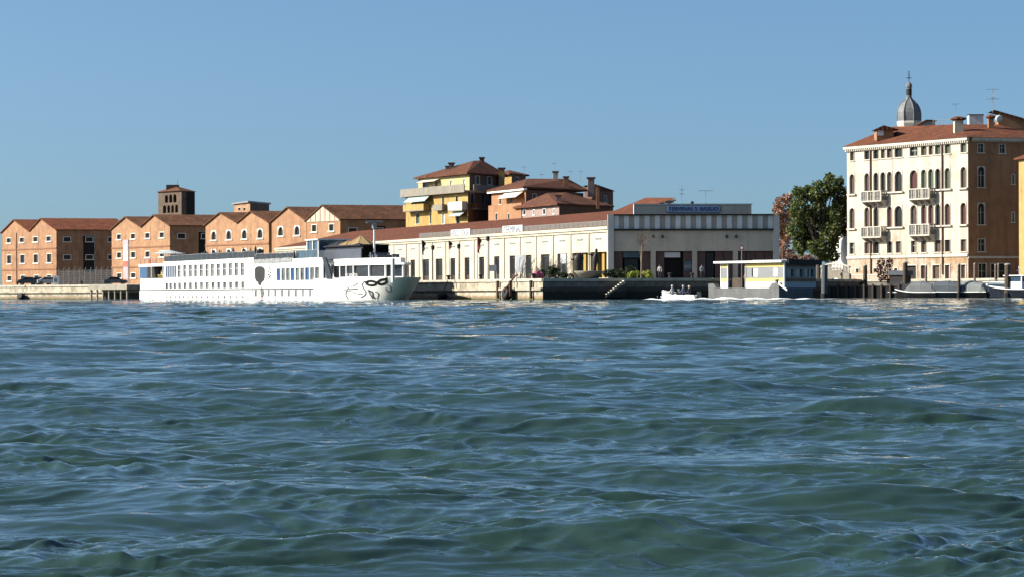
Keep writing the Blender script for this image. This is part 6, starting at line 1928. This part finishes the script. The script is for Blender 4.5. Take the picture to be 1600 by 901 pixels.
# mooring piles
def pile(px, y0, Y, r, label, m_=WOODD, cap=True):
    a = P(px, 460, Y); z1 = P(px, y0, Y).z
    t = thing('mooring_post', (a.x, a.y, 0), label, 'mooring post', 'timber mooring posts')
    obj('shaft', MB().tube((a.x, a.y, -2), (a.x + .05, a.y, z1), r, r * .85, n=10), m_, t)
    obj('weed_band', MB().tube((a.x, a.y, -.5), (a.x, a.y, .55), r * 1.06, n=10), BLACKM, t)
    if cap: obj('post_cap', MB().lathe([(r * .95, 0), (r * .9, .12), (.03, .2)], (a.x + .05, a.y), 10, z0=z1), mat('pale_post_cap', (.42, .38, .3), var=.1), t)
GPOST = mat('grey_post', (.13, .14, .15), var=.2, streak=.2)
pile(1288, 414, 292, .42, 'stout dark grey post at the right end of the waterbus stop', GPOST, False)
for px, y0, Y, r, lb in ((1351.5, 416, 308, .3, 'wooden mooring post leftmost before the palazzo'), (1414, 411, 299, .33, 'thick dark mooring post before the palazzo\'s water gate'), (1446.5, 417, 297, .16, 'slim pale mooring post in front of the covered grey boat'),
                         (1498, 414, 294, .2, 'slim mooring post below the palazzo\'s lit corner'), (1522.5, 413.5, 295, .16, 'slim leaning mooring post right of the palazzo corner'), (1574, 414, 290, .42, 'thick dark mooring post near the right edge'),
                         (1555, 415, 303, .14, 'thin pale mooring post behind the white motorboat'), (1559.5, 414, 304, .13, 'second thin pale mooring post behind the white motorboat')):
    pile(px, y0, Y, r, lb, BARKP if r < .2 else WOODD)

# ------------------------------------------------------------------ boats
def hull_loft(L, B, H, sheer=.25, n=10, tumble=.75):
    rings = []
    for i in range(n + 1):
        s = i / n; x = -L / 2 + L * s
        b = B / 2 * (1 if s < .5 else max(.02, 1 - ((s - .5) / .5) ** 2.2)) * (.85 + .15 * min(1, s / .3))
        zt = H + sheer * max(0, (s - .4) / .6) ** 2 * 1.6
        rings.append([(x, -b, zt), (x - .0, -b * tumble, .05 * H), (x, 0, -.25), (x, b * tumble, .05 * H), (x, b, zt)])
    mb = MB(); vs = [p for r in rings for p in r]; fs = []
    for k in range(n):
        for i in range(4):
            fs.append((k * 5 + i, (k + 1) * 5 + i, (k + 1) * 5 + i + 1, k * 5 + i + 1))
        fs.append((k * 5 + 4, (k + 1) * 5 + 4, (k + 1) * 5, k * 5))
    fs.append((0, 1, 2, 3, 4))
    return mb.add(vs, fs), rings
def boat(px, Y, ang, L, B, H, hm, label, top, name='moored_boat', cat='boat', group='boats moored along the palazzo quay', cm=None, gun=None):
    p = P(px, 460, Y); M = Matrix.Translation((p.x, p.y, 0.0)) @ Matrix.Rotation(ang, 4, 'Z')
    t = thing(name, (p.x, p.y, 0), label, cat, group)
    mb, rings = hull_loft(L, B, H)
    obj('hull', mb, hm, t, M)
    gw = MB()
    for s in (0, 4):
        gw.path([Vector(r[s]) + Vector((0, 0, .03)) for r in rings], .05, 5)
    obj('gunwale', gw, gun or WHITE, t, M)
    dk = MB(); rr_ = rings[6:]
    for a, b in zip(rr_[:-1], rr_[1:]):
        dk.quad(Vector(a[0]) + Vector((0, 0, .04)), Vector(b[0]) + Vector((0, 0, .04)), Vector(b[4]) + Vector((0, 0, .04)), Vector(a[4]) + Vector((0, 0, .04)))
    obj('foredeck', dk, gun or WHITE, t, M)
    if top == 'cover':
        n = 8; rings2 = []
        for x, h, w in ((-L * .48, .35, .85), (-L * .4, .95, .95), (-L * .15, 1.3, 1.0), (L * .08, 1.25, .95), (L * .2, .5, .85), (L * .26, .1, .75)):
            rings2.append([(x, B / 2 * w * math.cos(math.pi * i / n), H + .05 + h * math.sin(math.pi * i / n) ** .6) for i in range(n + 1)])
        mb = MB().loft(rings2, closed=False)
        mb.poly(rings2[0][::-1])
        obj('canvas_cover', mb, cm, t, M)
        hp = MB()
        for r in rings2[1:4]: hp.path([Vector(q) + Vector((0, 0, .015)) for q in r], .025, 4)
        obj('cover_hoops', hp, STEEL, t, M)
    elif top == 'cabin':
        obj('cabin', MB().box(-L * .3, L * .05, -B * .38, B * .38, H - .1, H + 1.0), cm or WHITE, t, M)
        obj('cabin_window', MB().box(-L * .27, L * .02, -B * .385, B * .385, H + .4, H + .85), GLASS_B, t, M)
        obj('cabin_roof', MB().box(-L * .34, L * .1, -B * .42, B * .42, H + 1.001, H + 1.1), cm or WHITE, t, M)
        obj('windscreen', MB().add([(L * .05, -B * .36, H + .1), (L * .05, B * .36, H + .1), (-L * .0, B * .34, H + .95), (-L * .0, -B * .34, H + .95)], [(0, 1, 2, 3)]), GLASS_B, t, M)
        obj('handrail', MB().path([(-L * .3, -B * .4, H + 1.3), (L * .05, -B * .4, H + 1.3)], .03, 5).tube((-L * .3, -B * .4, H + 1.1), (-L * .3, -B * .4, H + 1.3), .03, n=5).tube((L * .05, -B * .4, H + 1.1), (L * .05, -B * .4, H + 1.3), .03, n=5), STEEL, t, M)
    elif top == 'tall':
        obj('wheelhouse', MB().box(-L * .12, L * .14, -B * .36, B * .36, H - .1, H + .9), WHITE, t, M)
        obj('wheelhouse_glass', MB().box(-L * .11, L * .13, -B * .35, B * .35, H + .901, H + 1.55), GLASS_B, t, M)
        for x in (-L * .115, L * .135):
            for y in (-B * .35, B * .35): obj('pillar', MB().box(x - .06, x + .06, y - .06, y + .06, H + .901, H + 1.55), WHITE, t, M)
        obj('wheelhouse_roof', MB().box(-L * .16, L * .18, -B * .42, B * .42, H + 1.551, H + 1.66), WHITE, t, M)
        obj('mast', MB().tube((0, 0, H + 1.66), (0, 0, H + 2.7), .05, .03, n=6).tube((-.3, 0, H + 2.2), (.3, 0, H + 2.2), .03, n=5), WHITE, t, M)
    return t, M
BLK = mat('black_boat_hull', (.012, .012, .014), rough=.3, var=.15, spec=.5); NVB = mat('navy_boat_hull', (.015, .02, .035), rough=.3, var=.15, spec=.5)
CVG = mat('grey_boat_canvas', (.16, .17, .18), var=.15); CVB = mat('blue_grey_boat_canvas', (.1, .12, .14), var=.15); CVL = mat('light_grey_boat_canvas', (.24, .26, .26), var=.15)
boat(1400, 300, 2.6, 6.5, 1.9, .6, BLK, 'dark boat with charcoal cover left of the water gate', 'cover', cm=mat('charcoal_canvas', (.03, .032, .035), var=.2))
boat(1432, 297.5, 2.5, 5.8, 1.8, .6, BLK, 'boat with mid grey canvas cover and white bow deck', 'cover', cm=CVG)
boat(1470, 296, 2.7, 7.2, 2.0, .62, NVB, 'long navy boat with dark blue-grey cabin cover', 'cover', cm=CVB)
boat(1508, 295, 2.5, 6.2, 2.0, .62, BLK, 'dark boat with light grey canvas cover by the palazzo corner', 'cover', cm=CVL)
boat(1548, 294, 2.7, 7.6, 2.3, .75, mat('white_gelcoat', (1.2, 1.2, 1.16), var=.04, rough=.3), 'white motorboat with cabin before the orange side wall', 'cabin')
boat(1592, 290, 2.4, 8.0, 2.6, .9, NVB, 'white-topped workboat with wheelhouse at the right edge', 'tall')
boat(1118, 283, 2.9, 5.0, 1.5, .5, BLK, 'small dark rowing boat tucked behind the waterbus stop', 'open', group='boats moored along the palazzo quay', gun=WOODD)

# ------------------------------------------------------------------ people
SKINC = (.5, .32, .24)
def person(loc, rot, pose, shirt, trousers, label, hair=(.03, .02, .015), hat=None, group=None, s=1.0):
    """one continuous skinned body; pose 'stand' or 'sit'"""
    if pose == 'stand':
        J = {'pel': (0, 0, .93), 'wst': (0, 0, 1.1), 'chs': (0, .0, 1.33), 'nk': (0, .0, 1.5), 'hd': (0, .02, 1.6), 'tp': (0, .02, 1.74),
             'hl': (-.1, 0, .9), 'kl': (-.11, .02, .5), 'al': (-.11, 0, .09), 'fl': (-.12, .17, .04), 'hr': (.1, 0, .9), 'kr': (.12, .05, .5), 'ar': (.13, -.02, .09), 'fr': (.15, .15, .04),
             'sl': (-.19, 0, 1.42), 'el': (-.26, .0, 1.14), 'wl': (-.25, .12, .9), 'gl': (-.25, .15, .82), 'sr': (.19, 0, 1.42), 'er': (.27, .02, 1.15), 'wr': (.2, .2, .98), 'gr': (.17, .26, .95)}
    else:
        J = {'pel': (0, 0, .1), 'wst': (0, -.01, .28), 'chs': (0, .02, .52), 'nk': (0, .04, .7), 'hd': (0, .07, .8), 'tp': (0, .08, .94),
             'hl': (-.1, .03, .08), 'kl': (-.13, .45, .12), 'al': (-.13, .5, -.3), 'fl': (-.13, .66, -.36), 'hr': (.1, .03, .08), 'kr': (.13, .45, .12), 'ar': (.13, .5, -.3), 'fr': (.13, .66, -.36),
             'sl': (-.19, .02, .6), 'el': (-.27, .12, .34), 'wl': (-.2, .36, .3), 'gl': (-.17, .44, .31), 'sr': (.19, .02, .6), 'er': (.27, .12, .34), 'wr': (.2, .36, .3), 'gr': (.17, .44, .31)}
    R = {'pel': .15, 'wst': .135, 'chs': .165, 'nk': .06, 'hd': .1, 'tp': .075, 'hl': .1, 'kl': .065, 'al': .045, 'fl': .04, 'hr': .1, 'kr': .065, 'ar': .045, 'fr': .04,
         'sl': .075, 'el': .05, 'wl': .035, 'gl': .035, 'sr': .075, 'er': .05, 'wr': .035, 'gr': .035}
    E = [('pel', 'wst'), ('wst', 'chs'), ('chs', 'nk'), ('nk', 'hd'), ('hd', 'tp'), ('pel', 'hl'), ('hl', 'kl'), ('kl', 'al'), ('al', 'fl'), ('pel', 'hr'), ('hr', 'kr'), ('kr', 'ar'), ('ar', 'fr'),
         ('chs', 'sl'), ('sl', 'el'), ('el', 'wl'), ('wl', 'gl'), ('chs', 'sr'), ('sr', 'er'), ('er', 'wr'), ('wr', 'gr')]
    keys = list(J)
    me = bpy.data.meshes.new('person')
    me.from_pydata([J[k] for k in keys], [(keys.index(a), keys.index(b)) for a, b in E], [])
    tmp = bpy.data.objects.new('tmp_body', me); col.objects.link(tmp)
    md = tmp.modifiers.new('skin', 'SKIN'); md.use_smooth_shade = True
    sv = me.skin_vertices[0].data if me.skin_vertices else None
    if sv is None:
        bm = bmesh.new(); bm.from_mesh(me); bm.verts.layers.skin.verify(); bm.to_mesh(me); bm.free(); sv = me.skin_vertices[0].data
    for k, v in zip(keys, sv):
        v.radius = (R[k], R[k] * (.72 if k in ('pel', 'wst', 'chs') else 1)); v.use_root = (k == 'pel')
    sb = tmp.modifiers.new('sub', 'SUBSURF'); sb.levels = 1; sb.render_levels = 1
    out = bpy.data.meshes.new_from_object(tmp.evaluated_get(bpy.context.evaluated_depsgraph_get()))
    bpy.data.objects.remove(tmp)
    out.materials.clear()
    zn, zh = J['nk'][2] - .01, J['pel'][2] + .04
    ms = [mat('skin_tone', SKINC, var=.05), mat('shirt_%.2f_%.2f_%.2f' % shirt, shirt, var=.1), mat('trousers_%.2f_%.2f_%.2f' % trousers, trousers, var=.1)]
    for m_ in ms: out.materials.append(m_)
    wz = [Vector(J['gl']), Vector(J['gr'])]
    for p_ in out.polygons:
        c = p_.center
        p_.material_index = 0 if c.z > zn or min((c - w).length for w in wz) < .1 else (1 if c.z > zh and not (pose == 'sit' and c.y > .2 and abs(c.x) < .17 and c.z < .2) else 2)
        p_.use_smooth = True
    M = Matrix.Translation(loc) @ Matrix.Rotation(rot, 4, 'Z') @ Matrix.Scale(s, 4)
    o = bpy.data.objects.new('person', out); link(o, None, M)
    tag(o, label, 'person', group)
    hm = mat('hair_%.2f' % (hair[0]) if hat is None else 'cap_%.2f' % hat[0], hair if hat is None else hat, var=.1)
    h = J['hd']
    obj('hair' if hat is None else 'cap', MB().lathe([(.105, .03), (.118, .08), (.1, .15), (.05, .185), (.01, .19)], (h[0], h[1] - .012), 10, z0=h[2]), hm, o, M, True)
    return o
# motorboat with three people
BANG = math.radians(146)
Yb = 252.0
pb = P(1061, 466, Yb)
tb, Mb = boat(1062, Yb, BANG, 4.1, 1.6, .38, mat('white_gelcoat', (.75, .75, .73)), 'small white motorboat speeding left with three people aboard', 'open', name='motorboat', group=None)
obj('cockpit', MB().box(-1.7, .35, -.6, .6, .39, .42), NVB, tb, Mb)
obj('console', MB().box(.1, .4, -.5, -.1, .4, .8), NVB, tb, Mb)
obj('windscreen', MB().add([(.45, -.55, .8), (.45, .0, .8), (.3, .0, 1.05), (.3, -.55, 1.05)], [(0, 1, 2, 3)]), GLASS_B, tb, Mb)
obj('outboard_motor', MB().box(-2.4, -2.1, -.2, .2, .2, .8).box(-2.35, -2.2, -.06, .06, -.4, .2), BLK, tb, Mb)
obj('rail', MB().path([(.8, -.65, .7), (1.5, -.4, .85), (2.0, 0, .95), (1.5, .4, .85), (.8, .65, .7)], .025, 5), WHITE, tb, Mb)
obj('seat', MB().box(-1.5, -.9, -.55, .55, .421, .5), WHITE, tb, Mb)
def onboat(x, y, z): return Mb @ Vector((x, y, z))
rb = BANG - math.pi / 2
# spray thrown up along the hull
g = random.Random(77); mbs = MB()
for i in range(110):
    x = g.uniform(-2.2, 2.4); sd = g.choice((-1, 1)); q = abs(g.gauss(0, .35)); hgt = max(.0, g.gauss(.06, .08)) * (1.5 if x > .8 else 1)
    c = Mb @ Vector((x, sd * (.75 + q), hgt)); r = g.uniform(.02, .06)
    mbs.lathe([(.01, -r), (r * .8, -r * .5), (r, 0), (r * .7, r * .6), (.01, r)], (c.x, c.y), 5, z0=c.z)
sp = obj('boat_spray', mbs, mat('spray_white', (1.4, 1.42, 1.42), var=.03), None)
tag(sp, 'white spray thrown up round the small motorboat', 'spray', kind='stuff')
person(onboat(.75, .1, .48), rb, 'sit', (.62, .6, .56), (.05, .06, .09), 'person in white top sitting foremost in the motorboat', hat=(.7, .7, .68), group='people in the motorboat')
person(onboat(-.35, -.2, .46), rb, 'sit', (.16, .17, .3), (.03, .03, .05), 'person in blue top sitting in the middle of the motorboat', hat=(.62, .62, .6), group='people in the motorboat')
person(onboat(-1.25, .15, .42), rb, 'sit', (.04, .04, .06), (.03, .03, .04), 'person in black jacket sitting at the stern of the motorboat', hat=(.66, .66, .64), group='people in the motorboat')
p = P(1031, 437, 297); person((p.x, p.y, GZ), 2.8, 'stand', (.5, .48, .45), (.03, .03, .04), 'person in a pale shirt standing before the terminal doorway')
p = P(1097, 437, 298); person((p.x, p.y, GZ), 3.4, 'stand', (.35, .36, .38), (.04, .04, .05), 'person in grey standing by the third terminal doorway')
p = Fc.w(Fc.u(1153, 440), 1.2, zd); person(p, 3.1, 'stand', (.5, .2, .22), (.05, .05, .08), 'person in a pink top inside the waterbus stop entrance')
p = P(1316.5, 444, 319); person((p.x, p.y, GZ - .55), 2.6, 'stand', (.02, .02, .025), (.02, .02, .02), 'person in black standing at the foot of the small bridge')

# ------------------------------------------------------------------ between the tree and the palazzo
Fh = Fr(XY(1296, 362), XY(1326, 352), GZ)
t = thing('white_side_house', Fh.w(Fh.L / 2), 'low white house half hidden by the evergreen tree beside the palazzo', 'house')
zt = Fh.z(1312, 366)
obj('wall', wall(0, Fh.L, 0, zt, [(1.0, 1.8, 2.6, 4.0)]), WHITE, t, Fh.M); window(Fh, t, 1.4, 2.6, .8, 1.4, PST, GLASS, muntin=False)
obj('roof', MB().add([(-.3, -.3, zt), (Fh.L + .3, -.3, zt), (Fh.L + .3, 4, zt + 1.5), (-.3, 4, zt + 1.5)], [(0, 1, 2, 3)]), TILE_P, t, Fh.M)
Fg = Fr(XY(1282, 322), XY(1327, 318), GZ - .55)
t = thing('canal_bridge', Fg.w(Fg.L / 2), 'small arched bridge with white stone balustrade left of the palazzo', 'bridge')
zA, zB_ = Fg.z(1292, 414), Fg.z(1322, 424)
top = []
n = 10
for i in range(n + 1):
    s = i / n; top.append((Fg.L * s, zB_ - .9 + (zA - zB_ + .2) * math.sin(math.pi * (.2 + .62 * s))))
arch = [(Fg.L * (.92 - .84 * i / n), -.8 + 1.6 * math.sin(math.pi * i / n)) for i in range(n + 1)]
obj('arch_wall', MB().prism([(0, -1.2), (Fg.L * .08, -1.2)] + arch[::-1] + [(Fg.L * .92, -1.2), (Fg.L, -1.2)] + top[::-1], 0, .35), CONC, t, Fg.M)
for i in range(n):
    a, b = top[i], top[i + 1]
    obj('handrail', MB().add([(a[0], -.05, a[1] + .8), (b[0], -.05, b[1] + .8), (b[0], .3, b[1] + .8), (a[0], .3, a[1] + .8), (a[0], -.05, a[1] + .95), (b[0], -.05, b[1] + .95), (b[0], .3, b[1] + .95), (a[0], .3, a[1] + .95)],
        [(0, 3, 2, 1), (4, 5, 6, 7), (0, 1, 5, 4), (2, 3, 7, 6)]), PST, t, Fg.M)
    for s in (.2, .7):
        obj('baluster', shared(('baluster',), lambda: MB().lathe([(.06, 0), (.1, .2), (.06, .5), (.07, .8)], n=6), PST), PST, t, Fg.at(a[0] + (b[0] - a[0]) * s, .12, a[1] + (b[1] - a[1]) * s))
# garden wall and small red trees on the fondamenta
Fw_ = Fr(XY(1326, 334), XY(1414, 322), GZ - .3)
t = thing('garden_wall', Fw_.w(Fw_.L / 2), 'low weathered stone wall along the palazzo waterfront', 'wall')
obj('wall_body', MB().box(0, Fw_.L, 0, .4, 0, Fw_.z(1365, 430)), PALG, t, Fw_.M)
obj('wall_coping', MB().box(-.05, Fw_.L + .05, -.06, .46, Fw_.z(1365, 430) + .001, Fw_.z(1365, 430) + .14), PST, t, Fw_.M)
for px, lb, sd in ((1377, 'left of two small dark red trees before the palazzo', 31), (1390, 'right of two small dark red trees before the palazzo', 32)):
    p = P(px, 445, 318)
    k = 318 / F
    bl = [((p.x, p.y, P(px, 411, 318).z), (.55, .5, .65)), ((p.x - .2, p.y, P(px, 421, 318).z), (.5, .5, .7)), ((p.x + .1, p.y, P(px, 432, 318).z), (.65, .5, .75))]
    tree('small_red_tree', (p.x, p.y, GZ - .3), bl, 500, .13, LEAF_R if sd == 31 else LEAF_R, lb, sd, .8, .07, group='small trees before the palazzo')
Fk = Fr(XY(1397, 312), XY(1413, 311), 0)
t = thing('boat_shelter', Fk.w(Fk.L / 2), 'dark low shelter on the landing beside the small red trees', 'shelter')
obj('body', MB().box(-.6, Fk.L, 0, 1.5, GZ - .3, Fk.z(1405, 430)), DARKL, t, Fk.M)
obj('roof', MB().box(-.8, Fk.L + .2, -.2, 1.7, Fk.z(1405, 430) + .001, Fk.z(1405, 423)), CVB, t, Fk.M)
# timber landing along the fondamenta, dark
Fl_ = Fr(XY(1290, 303), XY(1600, 292), 0)
t = thing('timber_landing', Fl_.w(Fl_.L * .3), 'long dark timber landing stage below the palazzo', 'landing stage')
ul = Fl_.u(1412, 455)
zl_ = Fl_.z(1350, 446)
for k in range(24):
    u0, u1 = ul * k / 24, ul * (k + 1) / 24
    obj('plank', shared(('plank', 'landing'), lambda: MB().box(.02, ul / 24 - .02, 0, 2.4, -.12, 0), WOODD), WOODD, t, Fl_.at(u0, 0, zl_))
obj('skirt', MB().box(0, ul, .05, .15, -.5, zl_ - .13), BLACKM, t, Fl_.M)
for k in range(9):
    obj('landing_pile', shared(('landing_pile',), lambda: MB().tube((0, -.05, -2), (0, -.05, zl_ + .2), .13, n=7), WOODD), WOODD, t, Fl_.at(ul * (k + .5) / 9))
